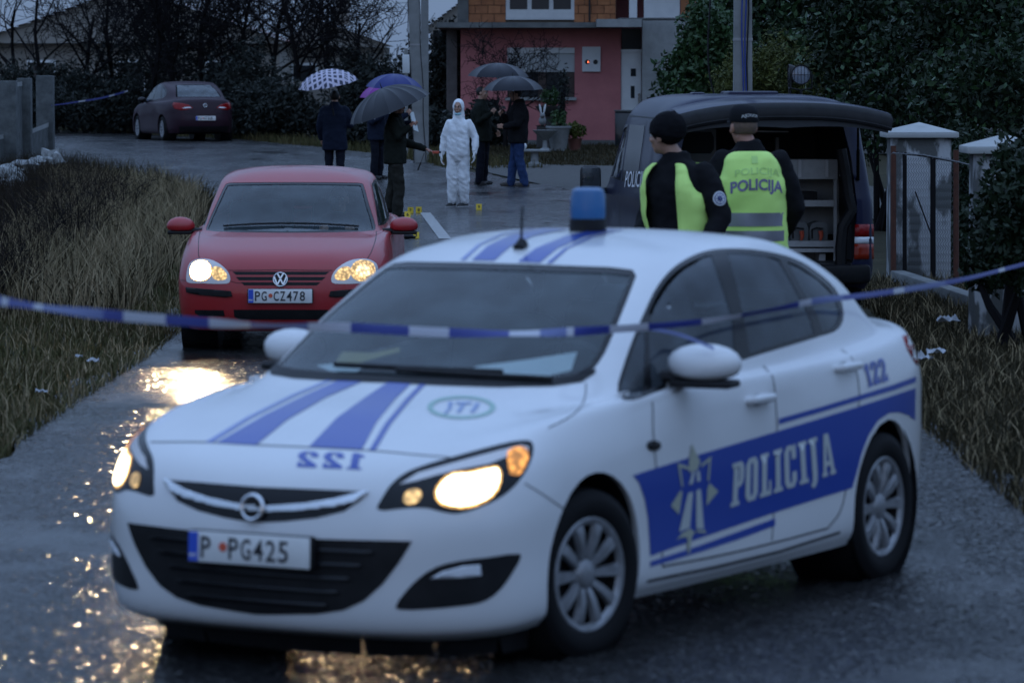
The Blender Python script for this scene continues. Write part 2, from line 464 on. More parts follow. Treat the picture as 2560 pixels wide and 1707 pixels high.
def inset(poly, d):
    """shrink an outline by d"""
    P = np.array(poly, float); A = 0.5*np.sum(P[:, 0]*np.roll(P[:, 1], -1)-np.roll(P[:, 0], -1)*P[:, 1])
    a = P-np.roll(P, 1, 0); b = np.roll(P, -1, 0)-P
    a /= np.linalg.norm(a, axis=1)[:, None]+1e-9; b /= np.linalg.norm(b, axis=1)[:, None]+1e-9
    n = np.stack([-(a[:, 1]+b[:, 1]), a[:, 0]+b[:, 0]], 1); n /= np.linalg.norm(n, axis=1)[:, None]+1e-9
    return [tuple(p) for p in P+n*d*(1 if A > 0 else -1)]

def make_wheel(parent, x, y, r, rim_r, width, side, steer=0.0, spokes=10, rimmat=None, name='wheel'):
    """tyre, dished cover with spokes and hub; side = +1 left of the car"""
    w = empty(name, (x, y, r), steer, parent)
    Mx = Matrix.Rotation(-side*PI/2, 4, 'X')
    h = width/2
    t = MB(); t.lathe([(rim_r-0.012, -h*0.8), (rim_r+0.02, -h*0.98), (rim_r+0.06, -h*1.02), (r-0.03, -h*0.95), (r-0.006, -h*0.78), (r, -h*0.5), (r, h*0.5), (r-0.006, h*0.78), (r-0.03, h*0.95), (rim_r+0.06, h*1.02), (rim_r+0.02, h*0.98), (rim_r-0.006, h*0.82)], 40, Mx)
    for k in range(3):
        t.lathe([(r+0.001, -h*0.45+k*h*0.42), (r-0.008, -h*0.43+k*h*0.42), (r-0.008, -h*0.4+k*h*0.42), (r+0.001, -h*0.38+k*h*0.42)], 40, Mx)
    t.build('tyre', MATS['tyre'], w)
    b = MB(); b.lathe([(0.0, h*0.25), (rim_r*0.9, h*0.35), (rim_r-0.004, h*0.8)], 36, Mx); b.build('rim_back', MATS['black_plastic'], w)
    m = MB(); m.lathe([(rim_r-0.03, h*0.72), (rim_r-0.02, h*0.86), (rim_r-0.004, h*0.9), (rim_r+0.006, h*0.84)], 40, Mx)
    for k in range(spokes):
        a = 2*PI*k/spokes; M = Mx @ Matrix.Rotation(a, 4, 'Z')
        vs = []
        for rr, hw, hz in ((0.045, 0.016, 0.66), (rim_r*0.5, 0.021, 0.84), (rim_r*0.8, 0.026, 0.88), (rim_r-0.016, 0.031, 0.8)):
            for sy, dz in ((-1, -0.02), (-0.7, 0), (0.7, 0), (1, -0.02)): vs.append(M @ Vector((rr, sy*hw, h*hz+dz)))
        m.add(vs, [(i*4+j, i*4+j+1, (i+1)*4+j+1, (i+1)*4+j) for i in range(3) for j in range(3)])
    m.build('rim', rimmat or MATS['wheel_cover'], w)
    c = MB(); c.lathe([(0.0, h*0.86), (0.03, h*0.85), (0.05, h*0.76), (0.062, h*0.6)], 20, Mx); c.build('hub_cap', rimmat or MATS['wheel_cover'], w)
    return w

pm('tyre', (0.009, 0.009, 0.010), 0.75, spec=.15, bump=(60, 0.2, 0.004))
pm('black_plastic', (0.009, 0.009, 0.010), 0.5, spec=.22, noise=(9, 0.6, (0.02, 0.02, 0.022)))
pm('black_gloss', (0.006, 0.006, 0.008), 0.18, spec=.35)
pm('wheel_cover', (0.34, 0.35, 0.37), 0.38, metal=0.5, noise=(14, 0.6, (0.12, 0.12, 0.12)))
pm('chrome', (0.75, 0.76, 0.78), 0.14, metal=1.0)
pm('seat_cloth', (0.022, 0.024, 0.028), 0.9, spec=.1, bump=(90, 0.3))
pm('dash', (0.015, 0.016, 0.018), 0.7, spec=.2)
pm('paper', (0.78, 0.84, 0.84), 0.7, noise=(6, 0.3, (0.6, 0.68, 0.7)))
pm('plate_white', (0.78, 0.78, 0.76), 0.45, noise=(8, 0.4, (0.6, 0.6, 0.58)))
pm('plate_blue', (0.03, 0.09, 0.55), 0.45)
pm('plate_ink', (0.015, 0.015, 0.02), 0.5)
pm('plate_red', (0.62, 0.10, 0.05), 0.5)
pm('amber', (0.7, 0.25, 0.04), 0.2)
pm('tail_red', (0.24, 0.006, 0.007), 0.25, coat=0.15, spec=.25)
pm('lamp_white', (0.75, 0.77, 0.8), 0.15, coat=0.3)
def lamp_mat(name, col, st, facets=0.0):
    """lit lamp; facets: the uneven brightness of a fluted reflector"""
    m = pm(name, tuple(.35*c for c in col), 0.3, emit=(col, st))
    if facets:
        nt = m.node_tree; tc = nt.nodes.new('ShaderNodeTexCoord'); v = nt.nodes.new('ShaderNodeTexVoronoi'); v.inputs['Scale'].default_value = 38; nt.links.new(tc.outputs['Object'], v.inputs['Vector'])
        r = nt.nodes.new('ShaderNodeMapRange'); r.inputs[1].default_value = 0.1; r.inputs[2].default_value = 0.7; r.inputs[3].default_value = st*(1+facets); r.inputs[4].default_value = st*(1-facets*.7)
        nt.links.new(v.outputs['Distance'], r.inputs[0]); nt.links.new(r.outputs[0], nt.nodes['Principled BSDF'].inputs['Emission Strength'])
    return m
lamp_mat('beam', (1.0, 0.78, 0.46), 4.5)
lamp_mat('beam_bowl', (1.0, 0.56, 0.18), 0.70, .8)
lamp_mat('beam_core', (1.0, 0.76, 0.44), 32.0)
lamp_mat('park_glow', (1.0, 0.64, 0.26), 0.42, .9)
lamp_mat('amber_glow', (1.0, 0.40, 0.08), 0.50, .9)
glass('windshield_glass', (0.90, 0.98, 0.98), 0.04, 0.08, (0.46, 0.60, 0.66))
glass('side_glass', (0.34, 0.42, 0.45), 0.03, 0.16, (0.28, 0.34, 0.40))
glass('clear_glass', (0.86, 0.95, 0.95), 0.03, 0.06, (0.46, 0.60, 0.66))
glass('lamp_glass', (0.95, 0.95, 0.95), 0.02, 0.02)
def paint(name, col, rough=0.22, drops=True, coat=1.0):
    """car paint under clear coat, beaded with rain and dulled by road film low down"""
    m = pm(name, col, 0.5, coat=coat, spec=.5 if col[0] > .1 else .12); nt = m.node_tree; b = nt.nodes['Principled BSDF']
    tc = nt.nodes.new('ShaderNodeTexCoord')
    n1 = nt.nodes.new('ShaderNodeTexNoise'); n1.inputs['Scale'].default_value = 2.2; n1.inputs['Detail'].default_value = 8
    n2 = nt.nodes.new('ShaderNodeTexVoronoi'); n2.inputs['Scale'].default_value = 120; n2.inputs['Randomness'].default_value = 1
    nt.links.new(tc.outputs['Object'], n1.inputs['Vector']); nt.links.new(tc.outputs['Object'], n2.inputs['Vector'])
    r = nt.nodes.new('ShaderNodeMapRange'); r.inputs[1].default_value = 0.3; r.inputs[2].default_value = 0.7
    r.inputs[3].default_value = rough*0.6; r.inputs[4].default_value = rough*1.6
    nt.links.new(n1.outputs['Fac'], r.inputs[0]); nt.links.new(r.outputs[0], b.inputs['Coat Roughness'])
    if drops:
        d = nt.nodes.new('ShaderNodeMapRange'); d.inputs[1].default_value = 0.0; d.inputs[2].default_value = 0.32; d.inputs[3].default_value = 1; d.inputs[4].default_value = 0
        nt.links.new(n2.outputs['Distance'], d.inputs[0])
        u = nt.nodes.new('ShaderNodeBump'); u.inputs['Strength'].default_value = 0.22; u.inputs['Distance'].default_value = 0.003
        nt.links.new(d.outputs[0], u.inputs['Height']); nt.links.new(u.outputs[0], b.inputs['Coat Normal'])
    mx = nt.nodes.new('ShaderNodeMix'); mx.data_type = 'RGBA'
    mx.inputs[6].default_value = (*col, 1); mx.inputs[7].default_value = (*[c*0.80+0.015 for c in col], 1)
    nt.links.new(n1.outputs['Fac'], mx.inputs[0]); nt.links.new(mx.outputs[2], b.inputs['Base Color'])
    return m
paint('white_paint', (0.80, 0.80, 0.80), 0.12)
paint('red_paint', (0.40, 0.005, 0.011), 0.10, coat=.75)
paint('plum_paint', (0.030, 0.010, 0.020), 0.10, drops=False, coat=.22)
paint('navy_paint', (0.004, 0.007, 0.036), 0.10, drops=False, coat=.35)
pm('livery_blue', (0.022, 0.065, 0.36), 0.3, coat=0.6)
pm('livery_blue_pale', (0.16, 0.22, 0.52), 0.3, coat=0.6)
pm('livery_silver', (0.50, 0.53, 0.52), 0.4)
pm('livery_gold', (0.40, 0.42, 0.34), 0.4)

def beam_light(parent, pos, power, down=2.0, toe=0.0, cone=70):
    """the beam a headlamp throws on the road"""
    l = bpy.data.lights.new('headlamp_beam', 'SPOT'); l.energy = power; l.color = (1.0, 0.70, 0.38); l.spot_size = rad(cone); l.spot_blend = 1.0; l.shadow_soft_size = 0.05
    o = bpy.data.objects.new('headlamp_beam', l); link(o, parent); o.location = pos
    d = Vector((1, math.tan(rad(toe)), -math.tan(rad(down)))); o.rotation_euler = d.to_track_quat('-Z', 'Y').to_euler(); return o
def plate(parent, M, text, w=0.52, h=0.113, dot=None, gapx=None, name='number_plate'):
    """number plate in its own plane (x right as read, y up, z toward the reader), M places it"""
    o = empty(name, (0, 0, 0), 0, parent); o.matrix_local = M
    b = MB(); b.bbox((0, 0, 0), (w, h, 0.008), 0.004); b.build('plate_board', MATS['plate_white'], o)
    e = MB(); e.box((-w/2+0.022, 0, 0.0055), (0.04, h*0.94, 0.003)); e.build('blue_band', MATS['plate_blue'], o)
    x = -w/2+0.055
    for ch in text:
        if ch == ' ': x += 0.022; continue
        if ch == '*':
            d = MB(); d.lathe([(0, 0.0075), (0.0165, 0.0075), (0.0175, 0.0045)], 16, Matrix.Translation((x+0.02, 0.004, 0))); d.build('plate_seal', MATS['plate_red'], o); x += 0.045; continue
        vs, fs, tw = font_text(ch, 0.012); hh = 0.078; sx = 0.047/max(tw, 0.45)*0.9 if tw*hh > 0.047 else hh*0.95
        mb = MB(); mb.add([(x+a*sx, (bb-0.5)*hh, 0.0062) for a, bb in vs], fs); mb.build('character', MATS['plate_ink'], o, smooth=False, fix=False); x += max(tw*sx, 0.03)+0.011
    vs, fs, tw = font_text('MNE', 0.02)
    mb = MB(); mb.add([(-w/2+0.006+a*0.011, -0.038+bb*0.013, 0.0078) for a, bb in vs], fs); mb.build('country_letters', MATS['plate_white'], o, smooth=False, fix=False)
    return o

# ---- the saloon body shared by the police car and the parked plum car
SALOON = [
 [(.13,0,.145),(.15,.35,.145),(.23,.62,.145),(.43,.80,.155),(.95,.86,.19),(1.55,.845,.18),(2.55,.845,.18),(3.635,.86,.20),(4.24,.74,.22),(4.46,.56,.24),(4.53,.30,.25),(4.55,0,.25)],
 [(.035,0,.185),(.06,.35,.185),(.14,.64,.19),(.38,.845,.20),(.95,.895,.25),(1.55,.885,.24),(2.55,.885,.24),(3.635,.895,.28),(4.28,.765,.33),(4.52,.58,.35),(4.60,.30,.36),(4.62,0,.36)],
 [(.0,0,.40),(.03,.35,.40),(.115,.65,.41),(.37,.865,.44),(.95,.905,.46),(1.55,.897,.44),(2.55,.897,.44),(3.635,.905,.46),(4.30,.775,.50),(4.56,.59,.52),(4.64,.30,.53),(4.66,0,.53)],
 [(.005,0,.57),(.035,.35,.57),(.12,.65,.58),(.38,.868,.60),(.95,.908,.64),(1.55,.902,.64),(2.55,.902,.64),(3.635,.908,.67),(4.30,.775,.69),(4.55,.59,.70),(4.62,.30,.71),(4.64,0,.71)],
 [(.05,0,.70),(.08,.35,.705),(.175,.64,.72),(.43,.845,.755),(.95,.893,.79),(1.55,.893,.81),(2.55,.897,.83),(3.635,.898,.86),(4.29,.77,.88),(4.52,.58,.89),(4.58,.30,.90),(4.60,0,.90)],
 [(.14,0,.785),(.17,.35,.79),(.28,.63,.81),(.54,.795,.86),(1.0,.855,.915),(1.6,.872,.945),(2.6,.88,.965),(3.635,.86,1.00),(4.24,.725,1.035),(4.45,.54,1.06),(4.51,.28,1.07),(4.53,0,1.075)],
 [(.50,0,.91),(.53,.33,.905),(.61,.59,.90),(.84,.745,.925),(1.2,.815,.955),(1.7,.845,.968),(2.6,.858,.985),(3.6,.822,1.025),(4.15,.69,1.06),(4.32,.50,1.085),(4.36,.26,1.095),(4.38,0,1.10)],
 [(.98,0,1.015),(1.01,.35,1.01),(1.10,.63,1.0),(1.32,.79,.98),(1.62,.82,.985),(1.9,.83,.995),(2.7,.838,1.015),(3.5,.80,1.05),(3.98,.68,1.09),(4.08,.48,1.11),(4.12,.25,1.12),(4.13,0,1.125)],
 [(1.47,0,1.27),(1.50,.34,1.265),(1.59,.59,1.25),(1.74,.72,1.235),(1.98,.752,1.245),(2.2,.765,1.26),(2.75,.768,1.28),(3.35,.73,1.29),(3.68,.63,1.30),(3.74,.44,1.315),(3.76,.22,1.32),(3.77,0,1.32)],
 [(1.96,0,1.475),(1.98,.30,1.47),(2.04,.52,1.455),(2.15,.632,1.435),(2.35,.66,1.45),(2.5,.67,1.465),(2.8,.672,1.478),(3.1,.64,1.466),(3.28,.55,1.45),(3.32,.40,1.46),(3.34,.20,1.465),(3.35,0,1.468)],
 [(2.20,0,1.515),(2.21,.22,1.512),(2.24,.37,1.502),(2.32,.45,1.494),(2.45,.47,1.506),(2.55,.48,1.513),(2.8,.48,1.518),(3.0,.45,1.508),(3.1,.39,1.494),(3.13,.28,1.497),(3.14,.15,1.5),(3.15,0,1.501)],
 [(2.35,0,1.53),(2.37,0,1.53),(2.40,0,1.531),(2.45,0,1.532),(2.55,0,1.535),(2.62,0,1.536),(2.75,0,1.536),(2.88,0,1.532),(2.93,0,1.528),(2.96,0,1.525),(2.98,0,1.523),(3.0,0,1.521)],
]
WA = (0.95, 0.325); WB = (3.635, 0.325)
def circ(c, r, n=40, sq=1.0): return [(c[0]+r*math.cos(2*PI*k/n), c[1]+r*sq*math.sin(2*PI*k/n)) for k in range(n)]
# police car place: measured from its two near wheels
P_FWD = Vector((-0.486, -0.874, 0)); P_NOSE = Vector((-0.940, 14.60, 0.0))
police = thing('police_car', 'white police saloon with blue bands and POLICIJA lettering, headlights on', 'police car', P_NOSE, math.atan2(P_FWD.y, P_FWD.x))
sh = Shell(SALOON, police)
sh.cut('side', circ((WA[0], 0.335), 0.37)); sh.cut('side', circ((WB[0], 0.335), 0.365))
VW = lambda pts: [(a*K, b*K) for a, b in pts]
wind_poly = VW([(950,600),(1200,606),(1400,613),(1452,619),(1463,630),(1440,690),(1412,760),(1390,810),(1365,848),(1330,868),(1270,878),(1150,881),(1000,876),(700,862)])
sh.cut('cam', wind_poly)
DLO = C(1300, 560, .4677, smooth_line([(545,780),(520,880),(545,935),(600,943),(760,885),(1150,740),(1600,602),(1695,568),(1730,515),(1728,440),(1690,350),(1600,265),(1480,190),(1330,148),(1150,130),(1000,142),(890,185),(800,250),(725,345),(660,480),(600,620)], 4, True))
sh.cut('cam', DLO)
sh.cut('rear', [(-.01,1.15),(.40,1.14),(.60,1.13),(.555,1.27),(.47,1.43),(.25,1.45),(-.01,1.45)], tol=.1)
bodyw = sh.mesh('body', MATS['white_paint'])
# ------------------------------------------------------------------ police car, the rest
CF = lambda p: C(220, 920, .51871, p)        # crops the outlines were read from
C3 = lambda p: C(800, 1060, .38269, p)
CD = lambda p: C(1300, 560, .46769, p)
CR = lambda p: C(700, 540, .34014, p)
C4 = lambda p: C(1540, 960, .34438, p)
def car_interior(root, dash_s, dash_z, seats, wheel_y, roofy=0.62, floor=0.3, L=4.3, w=0.78):
    d = MB(); d.bbox((-dash_s-0.28, 0, dash_z-0.16), (0.62, w*1.84, 0.24), 0.06); d.build('dashboard', MATS['dash'], root)
    f = MB(); f.box((-L/2-0.05, 0, floor), (L-0.55, 1.16, 0.10)); f.box((-2.45, 0, floor+0.02), (1.9, w*2, 0.14)); f.build('floor_pan', MATS['black_plastic'], root)
    for (s, y, hgt) in seats:
        st = MB(); st.bbox((-s, y, 0.52), (0.52, 0.50, 0.18), 0.06)
        st.bbox((-s-0.34, y, 0.52+0.36), (0.16, 0.48, 0.62), 0.06, Matrix.Rotation(rad(-14), 3, 'Y'))
        so = st.build('seat', MATS['seat_cloth'], root)
        hr = MB(); hr.bbox((-s-0.43, y, hgt), (0.10, 0.25, 0.19), 0.04); hr.build('headrest', MATS['seat_cloth'], so)
    if wheel_y is not None:
        sw = MB(); M = Matrix.Translation((-dash_s-0.66, wheel_y, dash_z-0.06)) @ Matrix.Rotation(rad(-64), 4, 'Y')
        sw.lathe([(0.185+0.014*math.cos(a), 0.014*math.sin(a)) for a in [2*PI*k/8 for k in range(9)]], 28, M)
        sw.box((0, 0, 0), (0.34, 0.05, 0.02), None); 
        o = MB(); o.add([M @ Vector(v) if i >= 28*9 else v for i, v in enumerate(sw.v)], sw.f); o.build('steering_wheel', MATS['dash'], root)
def gaps(shl, lines, w, fr='side', mirror='copy', mat=None):
    for ln in lines:
        shl.patch('panel_gap', fr, shl.strip(fr, smooth_line(ln, 5), w), mat or MATS['black_plastic'], off=0.0015, grid=0.05 if fr != 'cam' else 18, mirror=mirror)

# glass
sh.patch('windshield', 'cam', wind_poly, MATS['windshield_glass'], off=-0.006, mirror='join')
ring = wind_poly; inn = inset(wind_poly, 11)
def band(shl, name, fr, outer, inner, mat, off, mirror, grid=None, parent=None):
    n = len(outer); vs = list(outer)+list(inner); fs = [(i, (i+1) % n, n+(i+1) % n, n+i) for i in range(n)]
    return shl.patch(name, fr, vs, mat, faces=fs, off=off, mirror=mirror, grid=grid, parent=parent)
band(sh, 'windshield_seal', 'cam', wind_poly, inset(wind_poly, 15), MATS['black_gloss'], -0.003, 'copy', 9)
sh.patch('side_seal', 'cam', DLO, MATS['black_gloss'], off=-0.0105, mirror=False) if False else None
band(sh, 'side_window_seal', 'cam', DLO, inset(DLO, 11), MATS['black_gloss'], -0.003, 'copy', 9)
FW = CD(smooth_line([(1030,165),(1090,330),(1140,500),(1165,700),(1140,735),(900,822),(720,880),(700,870),(690,620),(700,500),(760,380),(840,275),(930,210)], 2, True))
sh.patch('front_side_window', 'cam', FW, MATS['side_glass'], off=-0.006, mirror='copy')
QW = CD(smooth_line([(668,560),(680,640),(672,890),(600,925),(552,915),(545,860),(585,720),(620,620)], 2, True))
sh.patch('front_quarter_window', 'cam', QW, MATS['side_glass'], off=-0.006, mirror='copy')
RW = CD([(1110,150),(1180,150),(1300,165),(1385,195),(1460,310),(1520,420),(1560,520),(1585,590),(1400,650),(1250,700),(1225,690),(1205,540),(1160,330)])
sh.patch('rear_side_window', 'cam', RW, MATS['side_glass'], off=-0.006, mirror='copy')
TW = CD([(1430,205),(1500,235),(1600,300),(1680,380),(1712,450),(1712,510),(1690,548),(1620,575),(1590,490),(1540,400),(1480,290)])
sh.patch('rear_quarter_window', 'cam', TW, MATS['side_glass'], off=-0.006, mirror='copy')
for pl in (CD([(1020,150),(1112,140),(1165,330),(1210,540),(1235,700),(1155,735),(1138,500),(1085,330)]),
           CD([(1385,185),(1432,195),(1485,290),(1545,400),(1595,490),(1625,580),(1580,598),(1560,520),(1515,420),(1455,310)]),
           CD([(660,510),(702,470),(695,620),(708,890),(665,905),(675,640)])):
    sh.patch('window_pillar', 'cam', pl, MATS['black_gloss'], off=-0.004, mirror='copy')
rw = [(-0.60,1.13),(-0.40,1.14),(0,1.15),(0.40,1.14),(0.60,1.13),(0.555,1.27),(0.47,1.43),(0.25,1.45),(-0.25,1.45),(-0.47,1.43),(-0.555,1.27)]
sh.patch('rear_window', 'rear', rw, MATS['clear_glass'], off=-0.003, grid=0.06)
# front: grille, intakes, lamps
gr = CF([(760,570),(1000,580),(1200,588),(1345,595),(1315,635),(1235,690),(1100,722),(950,738),(760,746)])
sh.patch('grille', 'cam', gr, MATS['black_gloss'], off=0.002, mirror='join')
bar = CF([(740,668),(900,664),(1060,652),(1200,630),(1350,592),(1351,602),(1290,646),(1200,668),(1060,685),(900,695),(740,698)])
sh.patch('grille_bar', 'cam', bar, MATS['chrome'], off=0.014, mirror='join', thick=0.014, grid=6)
it = CF([(740,810),(1000,818),(1250,826),(1563,833),(1500,935),(1420,1040),(1330,1120),(1230,1165),(1100,1183),(900,1186),(740,1183)])
sh.patch('lower_intake', 'cam', it, MATS['black_plastic'], off=0.003, mirror='join')
for k in range(5):
    zz = 0.27+k*0.05; hw = 0.30+k*0.045
    sh.patch('intake_slat', 'front', [(-hw, zz), (hw, zz), (hw, zz+0.012), (-hw, zz+0.012)], MATS['black_gloss'], off=0.012, thick=0.009)
fg = C3(smooth_line([(495,1190),(560,1090),(650,1000),(760,930),(900,893),(1100,868),(1300,845),(1310,865),(1260,960),(1200,1050),(1130,1120),(1040,1165),(900,1187),(700,1205),(520,1207)], 2, True))
sh.patch('fog_lamp_recess', 'cam', fg, MATS['black_plastic'], off=0.003, mirror='copy')
sh.patch('fog_lamp', 'cam', C3([(720,1005),(800,960),(930,925),(1040,915),(1050,985),(930,1000)]), MATS['lamp_white'], off=0.008, mirror='copy', thick=0.006)
hl = C3(smooth_line([(375,555),(410,475),(470,388),(560,318),(700,262),(900,205),(1150,138),(1300,108),(1380,115),(1393,170),(1365,265),(1300,370),(1200,462),(1060,535),(900,582),(800,572),(700,548),(560,548)], 3, True))
hls = sh.patch('headlight', 'cam', hl, MATS['black_gloss'], off=0.002, mirror='copy')
up = C3([(520,395),(640,320),(800,275),(1000,220),(1180,172),(1310,140),(1360,150),(1345,260),(1300,330),(1235,330),(1220,215),(1100,262),(900,300),(760,335),(640,370)])
refl = C3(smooth_line([(745,450),(790,370),(860,322),(980,310),(1090,285),(1160,280),(1185,330),(1160,430),(1090,505),(960,548),(860,548),(780,520)], 2, True))
core = inset(refl, 7)
drl = C3(smooth_line([(545,505),(560,450),(600,425),(650,430),(665,470),(640,510),(580,525)], 2, True))
amb = C3(smooth_line([(1225,180),(1310,150),(1355,180),(1340,270),(1290,335),(1235,325),(1222,250)], 2, True))
pm('lamp_reflector', (0.62, 0.58, 0.56), 0.3, metal=0.6)
for i in (0, 1):
    for nm, pl, mt, of in (('reflector', up, 'lamp_reflector', 0.004), ('lamp_bowl', refl, 'beam_bowl', 0.0055), ('main_beam', core, 'beam', 0.0085), ('running_light', drl, 'park_glow', 0.006), ('turn_lamp', amb, 'amber_glow', 0.0065)):
        o = sh.patch(nm, 'cam', pl, MATS[mt], parent=hls[i], off=of, flip=(i == 1))
# badge: ring with the bolt
def basis(z, up=(0, 0, 1)):
    z = Vector(z).normalized(); x = Vector(up).cross(z).normalized(); y = z.cross(x)
    return Matrix((x, y, z)).transposed().to_4x4()
bp = sh.hit('cam', CF([(798, 668)])[0]); bp.y = 0
bM = Matrix.Translation(bp+Vector((0.022, 0, 0.0))) @ basis((1, 0, 0.12))
bd = empty('badge', (0, 0, 0), 0, police); bd.matrix_local = bM
m = MB(); m.lathe([(0.044+0.009*math.cos(a), 0.008*math.sin(a)) for a in [2*PI*k/8 for k in range(9)]], 32); m.build('badge_ring', MATS['chrome'], bd)
m = MB(); m.lathe([(0, -0.004), (0.05, -0.004)], 28); m.build('badge_back', MATS['black_gloss'], bd)
m = MB(); m.prism([(-0.066, 0.001), (-0.03, 0.009), (0.020, 0.011), (0.010, 0.003), (0.066, -0.001), (0.03, -0.009), (-0.020, -0.011), (-0.010, -0.003)], 0.0, 0.006); m.build('badge_bolt', MATS['chrome'], bd)
pc = sh.hit('cam', (612, 1388)); 
pMx = Matrix.Translation((0.030, 0.0, 0.465)) @ basis((1, 0, 0.03))
plate(police, pMx, 'P *PG425')
m = MB(); m.bbox((0.012, 0, 0.465), (0.03, 0.54, 0.12), 0.008); m.build('plate_holder', MATS['black_plastic'], police)
# dark splitter under the bumper, drawn lower to block light passing beneath
sp = MB(); 
for a, b in zip([(-.15, 0), (-.18, .35), (-.27, .60), (-.46, .76)], [(-.18, .35), (-.27, .60), (-.46, .76), (-.62, .80)]):
    sp.add([(a[0], a[1], .155), (b[0], b[1], .16), (b[0]-.03, b[1]-.02, .075), (a[0]-.04, a[1], .072)], [(0, 1, 2, 3)])
sp.mirror_y(); sp.build('splitter', MATS['black_plastic'], police)
ub = MB(); ub.bbox((-2.3, 0, .24), (3.9, 1.3, .10), .03); ub.build('underbody', MATS['black_plastic'], police)
for s_ in (WA[0], WB[0]):
    for sd in (1, -1):
        wl = MB(); Mw = Matrix.Translation((-s_, sd*0.72, 0.335)) @ Matrix.Rotation(PI/2, 4, 'X')
        wl.lathe([(0.0, 0.14*sd), (0.375, 0.14*sd), (0.375, -0.165*sd)], 28, Mw); wl.build('wheel_well', MATS['black_plastic'], police)
for s_ in (WA[0], WB[0]):
    for sd in (1, -1): make_wheel(police, -s_, sd*0.80, 0.322, 0.215, 0.205, sd, steer=rad(-9) if s_ < 2 else 0.0)
# livery
def decal(shl, name, fr, poly, mat, off=0.0025, **kw): return shl.patch(name, fr, poly, MATS[mat], off=off, **kw)
B = CF
decal(sh, 'hood_stripe', 'cam', B([(1170,52),(980,130),(760,240),(565,358),(600,360),(790,242),(1010,132),(1200,52)]), 'livery_blue_pale')
decal(sh, 'hood_stripe', 'cam', B([(1225,52),(1050,130),(850,228),(620,361),(810,372),(960,250),(1150,140),(1350,54)]), 'livery_blue')
decal(sh, 'hood_stripe', 'cam', B([(1460,60),(1340,140),(1200,240),(1065,381),(1320,393),(1390,262),(1480,150),(1570,64)]), 'livery_blue')
decal(sh, 'hood_stripe', 'cam', B([(1612,67),(1530,150),(1430,270),(1355,396),(1385,398),(1460,270),(1560,150),(1640,68)]), 'livery_blue')
R = CR
decal(sh, 'roof_stripe', 'cam', R([(1325,325),(1450,215),(1620,135),(1850,92),(1880,92),(1650,138),(1480,215),(1362,325)]), 'livery_blue_pale')
decal(sh, 'roof_stripe', 'cam', R([(1410,327),(1530,220),(1700,140),(1920,95),(2120,98),(1860,150),(1690,230),(1575,330)]), 'livery_blue')
decal(sh, 'roof_stripe', 'cam', R([(1750,337),(1880,240),(2100,150),(2330,100),(2480,100),(2240,155),(2040,240),(1910,345)]), 'livery_blue')
decal(sh, 'roof_stripe', 'cam', R([(1960,348),(2090,240),(2270,160),(2500,103),(2530,103),(2300,160),(2120,240),(1995,350)]), 'livery_blue')
vs, fs, tw = slab_text('122', 14)
q = CF([(1320,490),(1000,476),(1015,402),(1335,412)])            # mirrored, to be read in a driver's mirror
decal(sh, 'hood_number', 'cam', fit_quad(vs, tw, 1.0, q), 'livery_blue', faces=fs, grid=8)
# round emblem on the hood
def ell(c, rx, ry, n=32, rot=0.0): return [(c[0]+rx*math.cos(2*PI*k/n)*math.cos(rot)-ry*math.sin(2*PI*k/n)*math.sin(rot), c[1]+rx*math.cos(2*PI*k/n)*math.sin(rot)+ry*math.sin(2*PI*k/n)*math.cos(rot)) for k in range(n)]
e1 = CF(ell((1800, 190), 165, 55)); e2 = CF(ell((1800, 190), 138, 43))
pm('emblem_green', (0.34, 0.52, 0.45), 0.4); pm('emblem_blue', (0.28, 0.36, 0.56), 0.4)
n = len(e1); decal(sh, 'hood_emblem', 'cam', e1+e2, 'emblem_green', faces=[(i, (i+1) % n, n+(i+1) % n, n+i) for i in range(n)], grid=12)
for pl in ([(1735,165),(1760,165),(1752,195),(1728,222),(1712,222),(1735,195)], [(1775,165),(1850,165),(1846,175),(1820,175),(1795,215),(1775,215),(1800,175),(1772,175)], [(1868,170),(1890,170),(1880,190),(1860,215),(1840,215),(1855,192)]):
    decal(sh, 'emblem_sign', 'cam', CF(pl), 'emblem_blue', grid=12)
# side band
D4 = C4
main = CD([(600,1350),(800,1290),(1000,1232),(1200,1168),(1375,1115)])+D4([(1180,335),(1400,272),(1780,160),(2000,85),(2140,40)])+D4([(2175,30),(2172,120),(2165,250),(2120,220),(2050,200),(1980,205),(1900,260),(1830,370),(1780,500),(1740,640),(1712,750),(1400,850),(1150,935),(900,1020),(600,1120),(245,1245),(240,1150),(235,1000),(215,850),(170,720),(120,655)])
mp = [main[i] for i in range(5)]
main = D4([(120,660),(600,510),(1180,338),(1400,272),(1780,155),(2000,85),(2172,28),(2170,130),(2168,262),(2120,225),(2050,203),(1980,208),(1900,262),(1830,372),(1780,502),(1745,640),(1712,752),(1400,850),(1150,930),(900,1015),(600,1118),(246,1245),(240,1120),(228,960),(205,830),(165,715)])
decal(sh, 'side_band', 'cam', main, 'livery_blue', mirror='copy')
decal(sh, 'side_stripe', 'cam', D4([(1180,250),(1500,160),(1830,60),(2020,0),(2175,-55),(2173,-15),(2020,42),(1830,98),(1500,198),(1180,292)]), 'livery_blue', mirror='copy')
decal(sh, 'side_stripe', 'cam', D4([(246,1285),(600,1170),(900,1062),(1152,972),(1152,1025),(900,1120),(600,1218),(246,1325)]), 'livery_blue', mirror='copy')
vs, fs, tw = slab_text('POLICIJA', 11)
q = D4([(822,893),(1590,645),(1560,345),(838,578)])
decal(sh, 'side_lettering', 'cam', fit_quad(vs, tw, 1.0, q), 'livery_silver', faces=fs, grid=16, off=0.005)
vs, fs, tw = slab_text('122', 8)
q = CD([(1858,872),(1970,835),(1940,715),(1830,752)])
